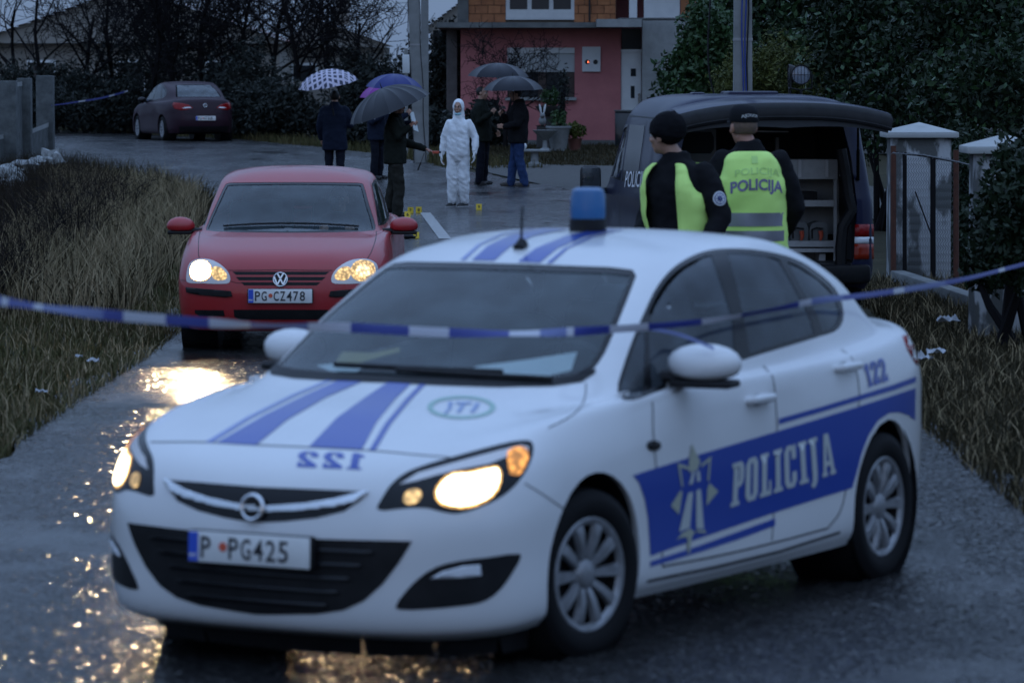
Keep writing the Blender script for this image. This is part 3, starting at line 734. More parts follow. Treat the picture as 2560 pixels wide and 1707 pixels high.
decal(sh, 'side_number', 'cam', fit_quad(vs, tw, 1.0, q), 'livery_blue', faces=fs, grid=12, off=0.0045)
# road-and-star emblem on the front door
for pl, mt in (([(540,430),(575,500),(605,560),(580,625),(525,640),(520,560),(535,500)], 'livery_gold'),
               ([(440,570),(525,600),(525,622),(462,605),(480,740),(468,745)], 'livery_gold'), ([(685,520),(610,580),(610,602),(668,560),(655,700),(668,700)], 'livery_gold'),
               ([(545,640),(568,635),(550,720),(522,730)], 'livery_silver'), ([(578,632),(598,626),(608,700),(580,708)], 'livery_silver'),
               ([(515,790),(552,778),(528,1040),(450,1070)], 'livery_silver'), ([(575,768),(608,758),(630,1050),(575,1045)], 'livery_silver'),
               ([(390,880),(460,770),(475,780),(450,945)], 'livery_gold'), ([(655,760),(670,715),(735,775),(650,880)], 'livery_gold'),
               ([(430,1130),(470,1080),(530,1045),(560,1070),(640,1080),(650,1062),(580,1055),(545,1100),(528,1225),(515,1225),(510,1110),(470,1110)], 'livery_gold')):
    decal(sh, 'side_emblem', 'cam', D4(pl), mt, off=0.005, grid=20)
# doors' gaps, handles, repeater, sill shadow
gaps(sh, [[(1.47,.93),(1.44,.80),(1.46,.60),(1.50,.40),(1.52,.29)], [(2.52,1.0),(2.53,.8),(2.52,.5),(2.50,.29)], [(3.30,1.02),(3.32,.86),(3.27,.70),(3.21,.52),(3.14,.36),(3.02,.29)], [(1.52,.29),(2.0,.28),(2.6,.28),(3.02,.29)]], 0.008)
gaps(sh, [[(a, b) for a, b in C3([(1335,385),(1450,455),(1560,530),(1612,565)])]], 2.5, 'cam')
gaps(sh, [[(a, b) for a, b in CF([(300,357),(560,357),(800,370),(1100,383),(1400,400),(1560,415),(1760,432)])]], 2.2, 'cam', mirror=False)
gaps(sh, [[(a, b) for a, b in CD([(352,850),(348,920),(320,985),(250,1040),(150,1090)])]], 2.5, 'cam')
for px_, py_ in (D4([(1025, 110)])[0], CD([(1735, 765)])[0]):
    p = sh.hit('cam', (px_, py_))
    for sd in (1, -1):
        h_ = MB(); h_.tube([(p.x+0.10, sd*(p.y-0.01), p.z), (p.x+0.085, sd*(p.y+0.028), p.z+0.004), (p.x, sd*(p.y+0.036), p.z+0.006), (p.x-0.085, sd*(p.y+0.028), p.z+0.004), (p.x-0.10, sd*(p.y-0.01), p.z)], [0.014, 0.019, 0.021, 0.019, 0.014], 8)
        h_.build('door_handle', MATS['white_paint'], police)
        h_ = MB(); h_.ball((p.x, sd*(p.y-0.004), p.z-0.006), (0.075, 0.008, 0.03), 12); h_.build('handle_recess', MATS['black_plastic'], police)
p = sh.hit('cam', D4([(270, 445)])[0])
sh.patch('side_repeater', 'cam', ell(D4([(270, 445)])[0], 17, 13, 20), MATS['black_gloss'], off=0.006, mirror='copy', thick=0.006)
sh.patch('sill_shadow_line', 'side', sh.strip('side', [(1.40,.245),(2.0,.235),(2.6,.235),(3.15,.26)], 0.012), MATS['black_plastic'], off=0.0015, mirror='copy')
# mirrors
mc = CD([(955, 715)])[0]; d = sh.frame_ray('cam', mc)
o_, dd = d; t = 15.75
mpos = Vector((-1.72, 0.975, 1.055))
for sd in (1, -1):
    Mm = Matrix.Rotation(sd*rad(8), 3, 'Z')
    c = Vector((mpos.x, sd*(mpos.y if sd > 0 else 0.90), mpos.z))
    mm = MB(); vs = []
    mm.ball((0, 0, 0), (0.09, 0.15, 0.088), 20)
    mm.v = [(x*(1.0 if x > 0 else 0.55), y*(1+0.15*(z/0.09)), (z if z > -0.03 else -0.03+(z+0.03)*0.5)) for x, y, z in mm.v]
    mo = MB(); mo.add([(Mm @ Vector((v[0], sd*v[1], v[2])))+c for v in mm.v], mm.f); hous = mo.build('door_mirror', MATS['white_paint'], police)
    gl_ = MB(); gl_.add([(Mm @ Vector((-0.05, sd*yy, zz)))+c for yy, zz in [(0.11*math.cos(a), 0.06*math.sin(a)) for a in [2*PI*k/20 for k in range(20)]]], [tuple(range(20))]); gl_.build('mirror_glass', MATS['chrome'], hous)
    st = MB(); st.bbox(c+Vector((0.0, 0, -0.068)), (0.15, 0.25, 0.03), 0.012, Mm); st.tube([c+Vector((0.0, -sd*0.08, -0.05)), c+Vector((0.03, -sd*0.20, -0.05))], 0.03, 8); st.build('mirror_foot', MATS['black_plastic'], hous)
# tail lamps, beacon, aerial, wipers
sh.patch('tail_lamp', 'cam', CD([(2045,600),(2075,590),(2130,625),(2150,700),(2150,790),(2110,740),(2070,670)]), MATS['tail_red'], off=0.004, mirror='copy', thick=0.004)
rp = sh.hit('cam', (1345*K, 524*K)); 
bc = Vector((-2.52, 0.035, sh.hit('top', (2.52, 0.035)).z))
pm('beacon_blue', (0.03, 0.13, 0.30), 0.3, coat=0.3); 
be = empty('beacon', bc, 0, police)
m = MB(); m.lathe([(0, 0.05), (0.076, 0.05), (0.078, 0.02), (0.078, -0.012)], 24); m.build('beacon_base', MATS['black_plastic'], be)
m = MB(); m.lathe([(0.072, 0.05), (0.0735, 0.07), (0.072, 0.14), (0.066, 0.168), (0.05, 0.178), (0, 0.18)], 24); m.build('beacon_dome', MATS['beacon_blue'], be)
ac = sh.hit('cam', C(700, 540, .34014, [(1772, 235)])[0])
m = MB(); m.tube([ac+Vector((0.02, 0, -0.005)), ac+Vector((-0.01, 0, 0.018)), ac+Vector((-0.04, 0, 0.012))], [0.026, 0.024, 0.012], 10); m.tube([ac+Vector((0, 0, 0.01)), ac+Vector((-0.01, 0, 0.17))], [0.0065, 0.004], 6); m.build('aerial', MATS['black_plastic'], police)
for pts_ in (CR([(410,1110),(1000,1140),(1640,1165)]), CR([(860,1150),(1500,1190),(2000,1215)])):
    pp = [sh.hit('cam', p_, 0.012) for p_ in smooth_line(pts_, 6)]
    m = MB(); m.tube(pp, [0.011]*len(pp), 6); m.build('wiper', MATS['black_plastic'], police)
cowl = VW([(560,845),(700,852),(1000,866),(1200,870),(1330,862),(1375,845),(1372,856),(1335,878),(1270,888),(1150,891),(1000,886),(700,872),(575,862)])
sh.patch('cowl', 'cam', VW([(760,862),(1000,868),(1200,872),(1320,866),(1368,848),(1366,858),(1335,878),(1270,887),(1150,890),(1000,885),(760,872)]), MATS['black_plastic'], off=0.004, mirror='join', grid=10)
car_interior(police, 1.15, 1.02, [(2.15, 0.37, 1.17), (2.15, -0.37, 1.17), (3.1, 0.35, 1.16), (3.1, -0.35, 1.16)], 0.37)
# papers and a cap on the dashboard
def on_dash(name, quad, mat, lift=0.0):
    pts = [sh.hit('cam', p, -0.035-lift) for p in quad]
    m = MB(); m.add(pts, [tuple(range(len(pts)))]); return m.build(name, mat, police, smooth=False, fix=False)
on_dash('sheet_of_paper', CR([(1310,1105),(1440,1045),(1800,1000),(2190,945),(2150,1080),(2000,1110),(1930,1150),(1630,1165)]), MATS['paper'])
on_dash('sheet_of_paper', CR([(235,1025),(420,1005),(620,1020),(540,1070),(350,1070)]), MATS['paper'], 0.01)
pm('gold_cloth', (0.36, 0.30, 0.12), 0.8)
on_dash('folded_cloth', CR([(370,980),(420,910),(640,920),(850,880),(850,910),(640,965),(480,1010)]), MATS['gold_cloth'], 0.02)
bM_ = MB(); bM_.bbox((-1.98, 0.02, 1.40), (0.03, 0.22, 0.07), 0.012); bM_.build('interior_mirror', MATS['black_plastic'], police)
# ------------------------------------------------------------------ red hatchback
HATCH = [
 [(.14,0,.19),(.16,.35,.19),(.24,.60,.19),(.42,.76,.19),(.87,.82,.20),(1.5,.81,.18),(2.4,.81,.18),(3.448,.83,.20),(3.95,.76,.22),(4.08,.56,.25),(4.12,.3,.26),(4.13,0,.26)],
 [(.05,0,.26),(.075,.35,.26),(.16,.62,.26),(.37,.81,.27),(.87,.865,.28),(1.5,.855,.26),(2.4,.855,.26),(3.448,.87,.28),(3.99,.79,.34),(4.14,.58,.37),(4.19,.3,.38),(4.20,0,.38)],
 [(.0,0,.45),(.025,.35,.45),(.11,.63,.45),(.33,.835,.46),(.87,.88,.48),(1.5,.87,.46),(2.4,.87,.46),(3.448,.88,.48),(4.0,.80,.52),(4.16,.59,.54),(4.2,.3,.55),(4.204,0,.55)],
 [(.01,0,.60),(.035,.35,.60),(.12,.63,.60),(.34,.835,.61),(.87,.88,.65),(1.5,.875,.65),(2.4,.875,.65),(3.448,.88,.67),(3.98,.80,.70),(4.13,.59,.72),(4.17,.3,.73),(4.18,0,.73)],
 [(.05,0,.73),(.08,.35,.73),(.17,.61,.74),(.40,.80,.76),(.87,.865,.80),(1.5,.865,.82),(2.4,.87,.84),(3.448,.87,.87),(3.93,.78,.90),(4.07,.57,.92),(4.11,.3,.93),(4.12,0,.93)],
 [(.14,0,.815),(.17,.35,.815),(.28,.58,.825),(.52,.75,.86),(.95,.82,.91),(1.5,.84,.94),(2.4,.85,.96),(3.4,.84,.99),(3.86,.74,1.01),(3.98,.54,1.02),(4.02,.28,1.02),(4.03,0,1.02)],
 [(.50,0,.92),(.53,.33,.918),(.62,.55,.915),(.80,.69,.92),(1.12,.77,.945),(1.6,.805,.96),(2.4,.82,.975),(3.38,.80,1.01),(3.80,.70,1.03),(3.9,.50,1.04),(3.94,.26,1.04),(3.95,0,1.04)],
 [(1.02,0,1.02),(1.05,.33,1.015),(1.13,.58,1.0),(1.30,.715,.98),(1.52,.765,.98),(1.8,.78,.99),(2.5,.79,1.0),(3.3,.755,1.03),(3.72,.66,1.05),(3.82,.48,1.06),(3.86,.25,1.06),(3.87,0,1.06)],
 [(1.40,0,1.25),(1.43,.32,1.245),(1.52,.55,1.23),(1.66,.665,1.21),(1.86,.70,1.21),(2.1,.715,1.22),(2.55,.72,1.23),(3.2,.69,1.235),(3.55,.60,1.24),(3.64,.43,1.25),(3.67,.22,1.25),(3.68,0,1.25)],
 [(1.80,0,1.425),(1.82,.29,1.42),(1.88,.49,1.405),(1.98,.59,1.385),(2.15,.615,1.395),(2.35,.625,1.405),(2.65,.63,1.41),(3.05,.60,1.395),(3.30,.52,1.38),(3.38,.38,1.385),(3.41,.20,1.39),(3.42,0,1.39)],
 [(2.0,0,1.465),(2.01,.22,1.463),(2.05,.36,1.453),(2.13,.44,1.443),(2.28,.455,1.452),(2.42,.46,1.457),(2.65,.46,1.46),(2.9,.44,1.45),(3.08,.38,1.435),(3.14,.28,1.438),(3.16,.15,1.44),(3.17,0,1.44)],
 [(2.2,0,1.478),(2.22,0,1.479),(2.26,0,1.48),(2.32,0,1.481),(2.42,0,1.483),(2.5,0,1.484),(2.65,0,1.484),(2.8,0,1.48),(2.9,0,1.474),(2.94,0,1.47),(2.96,0,1.467),(2.98,0,1.464)],
]
H_NOSE = Vector((-1.883, 32.8, gz(-1.88, 33.6)))
hatch = thing('red_hatchback', 'wet red hatchback facing us with headlights lit, plate PG CZ478', 'car', H_NOSE, math.atan2(-1, -0.011))
hs = Shell(HATCH, hatch)
CG = lambda p: C(400, 380, .33160, p)
hs.cut('side', circ((.87, .325), .355)); hs.cut('side', circ((3.448, .325), .355))
hw = CG([(1080,228),(700,229),(530,232),(497,240),(470,290),(420,400),(375,500),(345,575),(350,592),(420,600),(600,606),(1080,612)])
hs.cut('cam', hw, flip=True)
hdlo = [(1.42,1.0),(1.60,1.12),(1.80,1.24),(2.0,1.335),(2.2,1.36),(2.6,1.375),(3.0,1.355),(3.25,1.30),(3.42,1.20),(3.50,1.08),(3.3,1.05),(2.5,1.02),(1.8,1.0)]
hs.cut('side', hdlo)
hs.cut('rear', [(-.01,1.08),(.55,1.08),(.5,1.3),(.42,1.37),(-.01,1.37)], tol=.1)
hs.mesh('body', MATS['red_paint'])
hs.patch('windshield', 'cam', hw, MATS['clear_glass'], off=-0.006, mirror='join', flip=True, grid=10)
band(hs, 'windshield_seal', 'cam', hw, inset(hw, 5.5), MATS['black_gloss'], -0.002, 'copy', 6) if False else None
o_ = hs.patch('windshield_seal', 'cam', [*hw, *inset(hw, 5.5)], MATS['black_gloss'], off=-0.002, mirror='copy', flip=True, grid=6, faces=[(i, (i+1) % len(hw), len(hw)+(i+1) % len(hw), len(hw)+i) for i in range(len(hw))])
n = len(hdlo); hi = inset(hdlo, 0.025)
hs.patch('side_window_seal', 'side', hdlo+hi, MATS['black_gloss'], off=-0.002, mirror='copy', grid=0.03, faces=[(i, (i+1) % n, n+(i+1) % n, n+i) for i in range(n)])
for a, b in ((1.42, 2.38), (2.46, 3.2), (3.24, 3.52)):
    hs.patch('side_window', 'side', hdlo, MATS['clear_glass'], off=-0.006, mirror='copy', clip=None, grid=0.05) if a == 1.42 else None
hs.patch('window_pillar', 'side', [(2.38,1.0),(2.46,1.0),(2.47,1.38),(2.40,1.38)], MATS['black_gloss'], off=-0.001, mirror='copy')
hs.patch('rear_window', 'rear', [(-.55,1.08),(.55,1.08),(.5,1.3),(.42,1.37),(-.42,1.37),(-.5,1.3)], MATS['clear_glass'], off=-0.003, grid=0.06)
# nose
G_ = CG
def hp(name, poly, mat, off=0.003, mirror='copy', **kw): return hs.patch(name, 'cam', poly, MATS[mat] if isinstance(mat, str) else mat, off=off, mirror=mirror, flip=True, grid=kw.pop('grid', 8), **kw)
for y0, y1, xl in ((902, 926, 545), (942, 968, 570), (982, 1006, 608)):
    hp('grille_slot', G_([(xl, y0), (960, y0), (960, y1), (xl+28, y1)]), 'black_plastic', 0.002, 'join')
pm('red_trim', (0.30, 0.02, 0.026), 0.3, coat=0.6)
hp('lower_intake', G_([(555,1188),(960,1188),(960,1262),(600,1262),(560,1240)]), 'black_plastic', 0.003, 'join')
hp('side_intake', G_([(262,1190),(480,1192),(490,1236),(300,1236),(266,1215)]), 'black_plastic', 0.003)
hp('rubbing_strip', G_([(200,1018),(300,1028),(535,1048),(546,1088),(500,1096),(300,1078),(203,1058)]), 'black_plastic', 0.010, thick=0.01)
hlg = G_(smooth_line([(203,975),(205,900),(225,840),(285,808),(380,812),(455,848),(510,900),(530,950),(522,985),(440,994),(320,990),(230,988)], 3, True))
hh = hp('headlight', hlg, 'lamp_reflector', 0.003)
mb_ = G_(smooth_line([(225,900),(245,840),(300,815),(360,825),(390,870),(388,930),(350,968),(280,975),(235,950)], 2, True))
tb_ = G_(smooth_line([(400,870),(450,868),(500,915),(505,950),(470,968),(410,960),(392,915)], 2, True))
for i in (0, 1):
    hs.patch('lamp_bowl', 'cam', mb_, MATS['beam_bowl'] if i == 0 else MATS['park_glow'], parent=hh[i], off=0.0055, flip=(i == 1), grid=8)
    hs.patch('main_beam', 'cam', inset(mb_, 3 if i == 0 else 12), MATS['beam_core'] if i == 0 else MATS['beam_low'] if 'beam_low' in MATS else lamp_mat('beam_low', (1.0, 0.70, 0.36), 0.9, .8), parent=hh[i], off=0.008, flip=(i == 1), grid=8)
    hs.patch('side_lamp', 'cam', tb_, MATS['park_glow'], parent=hh[i], off=0.006, flip=(i == 1), grid=8)
beam_light(hatch, (0.06, -0.62, 0.70), 210, 10.0, -3, 27); beam_light(hatch, (0.06, 0.62, 0.70), 12, 9, 3, 28)
# note: hit side is the car's right (y < 0); i == 0 keeps it there, i == 1 flips it to the left
for o in hh:
    cs = [c for c in o.children]
hh[0].name, hh[1].name = 'headlight', 'headlight'
# the front badge: ring with the two letters
gb = hs.hit('cam', G_([(907, 960)])[0]); gb.y = 0
hb = empty('badge', (0, 0, 0), 0, hatch); hb.matrix_local = Matrix.Translation(gb+Vector((0.016, 0, 0))) @ basis((1, 0, 0.2))
m = MB(); m.lathe([(0.056+0.006*math.cos(a), 0.005*math.sin(a)) for a in [2*PI*k/8 for k in range(9)]], 32); m.build('badge_ring', MATS['chrome'], hb)
m = MB(); m.lathe([(0, -0.003), (0.06, -0.003)], 28); m.build('badge_back', MATS['black_gloss'], hb)
def stroke(m, pts, w):
    P = [Vector((p[0], p[1], 0)) for p in pts]
    for a, b in zip(P[:-1], P[1:]):
        d = (b-a).normalized(); nn = Vector((-d.y, d.x, 0))*w/2; e = d*0.0
        m.add([a-nn-e+Vector((0, 0, .004)), b-nn+e+Vector((0, 0, .004)), b+nn+e+Vector((0, 0, .004)), a+nn-e+Vector((0, 0, .004))], [(0, 1, 2, 3)])
m = MB()
for i, (a, b) in enumerate([((-0.024, 0.048), (-0.001, 0.008)), ((0.024, 0.048), (0.001, 0.008)), ((-0.050, 0.022), (-0.026, -0.040)), ((-0.022, -0.040), (-0.001, 0.003)), ((0.022, -0.040), (0.001, 0.003)), ((0.050, 0.022), (0.026, -0.040))]):
    n0 = len(m.v); stroke(m, [a, b], 0.011); m.v[n0:] = [(x, y, z+i*0.0004) for x, y, z in m.v[n0:]]
m.build('badge_letters', MATS['chrome'], hb, smooth=False)
plate(hatch, Matrix.Translation((0.028, 0.0, 0.485)) @ basis((1, 0, 0.0)), 'PG*CZ478')
m = MB(); m.bbox((0.010, 0, 0.485), (0.03, 0.535, 0.12), 0.008); m.build('plate_holder', MATS['black_plastic'], hatch)
for s_ in (.87, 3.448):
    for sd in (1, -1):
        wl = MB(); Mw = Matrix.Translation((-s_, sd*0.70, 0.325)) @ Matrix.Rotation(PI/2, 4, 'X')
        wl.lathe([(0.0, 0.14*sd), (0.36, 0.14*sd), (0.36, -0.16*sd)], 28, Mw); wl.build('wheel_well', MATS['black_plastic'], hatch)
        make_wheel(hatch, -s_, sd*0.765, 0.316, 0.21, 0.205, sd, 0.0)
ub = MB(); ub.bbox((-2.1, 0, .24), (3.7, 1.2, .10), .03); ub.build('underbody', MATS['black_plastic'], hatch)
gaps(hs, [[(-.66,.995),(-.68,.98)]], 0.001, 'top') if False else None
gaps(hs, [G_([(300,605),(292,660),(292,780),(300,805)]), ], 1.6, 'cam', mirror=False)
hs.patch('panel_gap', 'cam', hs.strip('cam', smooth_line(G_([(1632,600),(1625,660),(1590,760),(1560,810)]), 4), 1.8), MATS['black_plastic'], off=0.0015, grid=10)
gaps(hs, [G_([(520,893),(640,893),(907,890),(1170,893),(1300,893)])], 1.5, 'cam', mirror=False)
gaps(hs, [G_([(128,960),(160,965),(205,975)]), G_([(530,975),(570,985),(610,990)])], 1.4, 'cam', mirror=False)
gaps(hs, [[(1.35,.95),(1.33,.8),(1.36,.55),(1.42,.3)], [(2.42,1.0),(2.43,.7),(2.4,.3)]], 0.008)
for sd in (1, -1):
    c = Vector((-1.52, sd*0.955, 0.995))
    mm = MB(); mm.ball((0, 0, 0), (0.08, 0.115, 0.078), 18)
    mm.v = [((x if x > 0 else x*.5), y*(1.12 if y*sd < 0 else 1.0), (z if z > -0.03 else -0.03+(z+0.03)*.4)) for x, y, z in mm.v]
    mo = MB(); mo.add([Vector(v)+c for v in mm.v], mm.f); ho = mo.build('door_mirror', MATS['red_paint'], hatch)
    st = MB(); st.bbox(c+Vector((0.0, 0, -0.055)), (0.13, 0.21, 0.03), 0.012); st.tube([c+Vector((0.0, -sd*0.06, -0.04)), c+Vector((0.02, -sd*0.19, -0.045))], 0.028, 8); st.build('mirror_foot', MATS['black_plastic'], ho)
car_interior(hatch, 1.08, 1.0, [(1.95, 0.36, 1.18), (1.95, -0.36, 1.18), (2.85, 0.34, 1.14), (2.85, -0.34, 1.14)], 0.36, L=3.9, w=0.74)
m = MB(); m.bbox((-1.78, 0.0, 1.36), (0.03, 0.22, 0.065), 0.012); m.build('interior_mirror', MATS['black_plastic'], hatch)
for y0_, y1_ in ((-.55, .05), (0.0, .58)):
    pp = [hs.hit('front', (y0_+(y1_-y0_)*k/8, 1.028-0.03*((y0_+(y1_-y0_)*k/8)/.6)**2), 0.01) for k in range(9)]
    m = MB(); m.tube([p for p in pp if p is not None], 0.009, 6); m.build('wiper', MATS['black_plastic'], hatch)

# ------------------------------------------------------------------ plum saloon parked by the hedge, seen from behind
az = rad(-18.8); PF = Vector((math.sin(az), math.cos(az), 0)); p_rear = Vector((-7.8, 103.0, 0))
pn = p_rear+PF*4.66
plum = thing('plum_saloon', 'dark plum saloon parked on the far bend, seen from behind, PG plate', 'car', (pn.x, pn.y, gz(-8.5, 105)), math.atan2(PF.y, PF.x))
ps = Shell(SALOON, plum, sub=(5, 6))
for o in list(police.children):
    nm = o.name.split('.')[0]
    if nm in ('body', 'windshield', 'windshield_seal', 'side_window_seal', 'front_side_window', 'front_quarter_window', 'rear_side_window', 'rear_quarter_window', 'window_pillar', 'wheel', 'wheel_well', 'underbody', 'panel_gap'):
        if nm == 'panel_gap' and o.data.vertices[0].co.x > -1.2: continue
        c = copy_tree(o, plum)
        if nm == 'body':
            c.data = o.data.copy(); c.data.materials[0] = MATS['plum_paint']
        if nm == 'wheel': c.rotation_euler = (0, 0, 0)
glass('back_glass', (0.12, 0.15, 0.17), 0.03, 0.14, (0.40, 0.48, 0.54))
for o in plum.children:
    if 'window' in o.name and o.data and o.data.materials and o.data.materials[0] == MATS['side_glass']:
        o.data = o.data.copy(); o.data.materials[0] = MATS['back_glass']
ps.patch('rear_window', 'rear', [(-.56,1.135),(.56,1.135),(.52,1.28),(.44,1.43),(-.44,1.43),(-.52,1.28)], MATS['back_glass'], off=0.006, grid=0.05)
ps.patch('trunk_gap', 'rear', ps.strip('rear', [(-.60,1.05),(-.56,.92),(-.52,.72),(-.3,.70),(0,.695),(.3,.70),(.52,.72),(.56,.92),(.60,1.05)], .012), MATS['black_plastic'], off=0.002, grid=0.05)
for sd in (1, -1):
    tl = ps.patch('tail_lamp', 'rear', [(sd*.30,.86),(sd*.42,.945),(sd*.60,.985),(sd*.74,1.0),(sd*.77,.93),(sd*.74,.84),(sd*.60,.80),(sd*.45,.82)], MATS['tail_red'], off=0.006, grid=0.04, thick=0.006)
    ps.patch('reversing_lamp', 'rear', [(sd*.34,.862),(sd*.50,.85),(sd*.58,.858),(sd*.50,.88),(sd*.40,.885)], MATS['lamp_white'], parent=tl, off=0.012, grid=0.04)
plate(plum, Matrix.Translation((-4.675, 0, .60)) @ basis((-1, 0, 0.05)), 'PG*HT531')
ps.patch('bumper_trim', 'rear', [(-.62,.26),(.62,.26),(.66,.40),(-.66,.40)], MATS['black_plastic'], off=0.004, grid=0.06)
m = MB(); m.lathe([(.045+.009*math.cos(a), .008*math.sin(a)) for a in [2*PI*k/8 for k in range(9)]], 24, Matrix.Translation((-4.615, 0, .92)) @ basis((-1, 0, .25))); m.box((-4.62, 0, .92), (.012, .12, .014)); m.build('badge', MATS['chrome'], plum)
for sd in (1, -1):
    m = MB(); m.ball((-1.74, sd*.95, 1.05), (.07, .12, .075), 12); m.tube([(-1.74, sd*.9, 1.02), (-1.74, sd*.80, 1.0)], .03, 6); m.build('door_mirror', MATS['black_gloss'], plum)
car_interior(plum, 1.15, 1.02, [(2.15, 0.37, 1.17), (2.15, -0.37, 1.17)], None)

# ------------------------------------------------------------------ dark blue police van with its tailgate up
VAN = [
 [(.16,0,.28),(.18,.40,.28),(.26,.65,.28),(.42,.82,.28),(.95,.89,.28),(1.8,.89,.26),(2.8,.89,.26),(3.9,.89,.28),(4.74,.88,.30),(4.83,.78,.32),(4.86,.40,.33),(4.86,0,.33)],
 [(.05,0,.38),(.07,.40,.38),(.16,.68,.38),(.34,.88,.38),(.95,.945,.40),(1.8,.945,.38),(2.8,.945,.38),(3.9,.945,.40),(4.80,.93,.42),(4.90,.82,.44),(4.92,.40,.45),(4.92,0,.45)],
 [(.0,0,.62),(.02,.40,.62),(.11,.68,.63),(.30,.88,.65),(.95,.95,.70),(1.8,.952,.72),(2.8,.952,.72),(3.9,.952,.72),(4.82,.935,.72),(4.89,.84,.72),(4.90,.40,.72),(4.90,0,.72)],
 [(.08,0,.92),(.10,.40,.92),(.20,.66,.94),(.40,.84,.98),(.98,.93,1.03),(1.8,.95,1.05),(2.8,.952,1.05),(3.9,.95,1.05),(4.80,.93,1.05),(4.87,.83,1.05),(4.88,.40,1.05),(4.88,0,1.05)],
 [(.72,0,1.14),(.74,.40,1.14),(.82,.68,1.13),(.95,.85,1.11),(1.25,.92,1.13),(1.9,.935,1.16),(2.8,.94,1.16),(3.9,.938,1.16),(4.78,.915,1.16),(4.85,.82,1.16),(4.86,.40,1.16),(4.86,0,1.16)],
 [(1.18,0,1.52),(1.20,.38,1.52),(1.28,.64,1.51),(1.42,.80,1.50),(1.65,.865,1.51),(2.1,.885,1.53),(2.8,.89,1.53),(3.9,.888,1.53),(4.72,.86,1.53),(4.79,.77,1.53),(4.80,.38,1.53),(4.80,0,1.53)],
 [(1.58,0,1.84),(1.60,.34,1.84),(1.68,.58,1.82),(1.82,.74,1.80),(2.05,.805,1.81),(2.4,.825,1.82),(3.0,.83,1.83),(3.9,.825,1.83),(4.66,.80,1.82),(4.73,.70,1.83),(4.74,.35,1.84),(4.74,0,1.84)],
 [(1.86,0,1.945),(1.88,.28,1.945),(1.95,.48,1.94),(2.08,.62,1.93),(2.25,.67,1.935),(2.5,.69,1.94),(3.0,.70,1.945),(3.9,.69,1.945),(4.54,.66,1.935),(4.64,.56,1.945),(4.66,.28,1.95),(4.66,0,1.95)],
 [(2.2,0,1.975),(2.25,0,1.976),(2.3,0,1.977),(2.4,0,1.978),(2.6,0,1.98),(2.8,0,1.982),(3.2,0,1.983),(3.9,0,1.98),(4.3,0,1.975),(4.4,0,1.972),(4.45,0,1.97),(4.5,0,1.968)],
]
th = rad(5.8); VF = Vector((-math.sin(th), math.cos(th), 0)); v_rear = Vector((2.20, 34.85, 0)); vn = v_rear+VF*4.9
van = thing('police_van', 'dark blue police van with raised tailgate showing the shelves inside', 'van', (vn.x, vn.y, 0), math.atan2(VF.y, VF.x))
vs_ = Shell(VAN, van)
vs_.cut('side', circ((.95, .36), .40)); vs_.cut('side', circ((3.95, .36), .40))
ropen = [(-.01,.52),(.74,.52),(.78,.60),(.79,1.05),(.75,1.45),(.68,1.74),(.62,1.80),(-.01,1.81)]
vs_.cut('rear', ropen, tol=.12)
fwn = [(1.22,1.19),(1.50,1.44),(1.72,1.62),(1.95,1.68),(2.25,1.70),(2.27,1.18)]
mwn = [(2.40,1.18),(2.42,1.70),(3.45,1.70),(3.47,1.18)]
vs_.cut('side', fwn)
vs_.mesh('body', MATS['navy_paint'], lip=0.03)
glass('van_glass', (0.22, 0.27, 0.34), 0.03, 0.10, (0.25, 0.3, 0.42))
vs_.patch('front_side_window', 'side', fwn, MATS['van_glass'], off=-0.005, mirror='copy', grid=.06)
vs_.patch('side_window', 'side', mwn, MATS['black_gloss'], off=0.003, mirror='copy', grid=.06)
n = len(fwn); vs_.patch('window_seal', 'side', fwn+inset(fwn, .03), MATS['black_gloss'], off=0.002, mirror='copy', grid=.05, faces=[(i, (i+1) % n, n+(i+1) % n, n+i) for i in range(n)])
vs_.patch('windshield', 'front', [(-.7,1.19),(.7,1.19),(.6,1.6),(.5,1.78),(-.5,1.78),(-.6,1.6)], MATS['black_gloss'], off=0.003, grid=.08)
gaps(vs_, [[(1.22,1.15),(1.2,.8),(1.35,.45)], [(2.33,1.75),(2.34,1.1),(2.32,.42)], [(3.52,1.75),(3.55,1.1),(3.55,.42)], [(1.2,1.76),(1.9,1.77),(3.0,1.775),(4.6,1.77)]], .012)
C5 = lambda p: C(1500, 100, .45280, p)
vs, fs, tw = font_text('POLICIJA', 0.004)
q = C5([(136,842),(256,842),(266,725),(152,725)])
pm('white_letters', (0.75, 0.76, 0.78), 0.5)
zz0, zz1, ss0, ss1 = 1.20, 1.50, 1.50, 2.22
vs_.patch('side_lettering', 'cam', fit_quad(vs, tw, 1.0, q), MATS['white_letters'], off=0.010, faces=fs, grid=12)
for s_ in (.95, 3.95):
    for sd in (1, -1):
        wl = MB(); Mw = Matrix.Translation((-s_, sd*0.76, 0.36)) @ Matrix.Rotation(PI/2, 4, 'X')
        wl.lathe([(0.0, 0.16*sd), (0.405, 0.16*sd), (0.405, -0.175*sd)], 28, Mw); wl.build('wheel_well', MATS['black_plastic'], van)
        make_wheel(van, -s_, sd*0.82, 0.34, 0.21, 0.22, sd, 0.0, spokes=7)
pm('van_grey', (0.30, 0.31, 0.32), 0.6, noise=(5, .5, (.2, .21, .22)))
pm('shelf_metal', (0.55, 0.56, 0.57), 0.4, metal=0.2, noise=(20, .5, (.42, .43, .44)))
pm('van_dark', (0.03, 0.032, 0.036), 0.7)
it_ = MB(); it_.box((-4.05, 0, .50), (1.5, 1.66, .06)); it_.build('load_floor', MATS['van_dark'], van)
it_ = MB(); it_.box((-2.75, 0, 1.15), (.05, 1.62, 1.25)); it_.build('bulkhead', MATS['van_dark'], van)
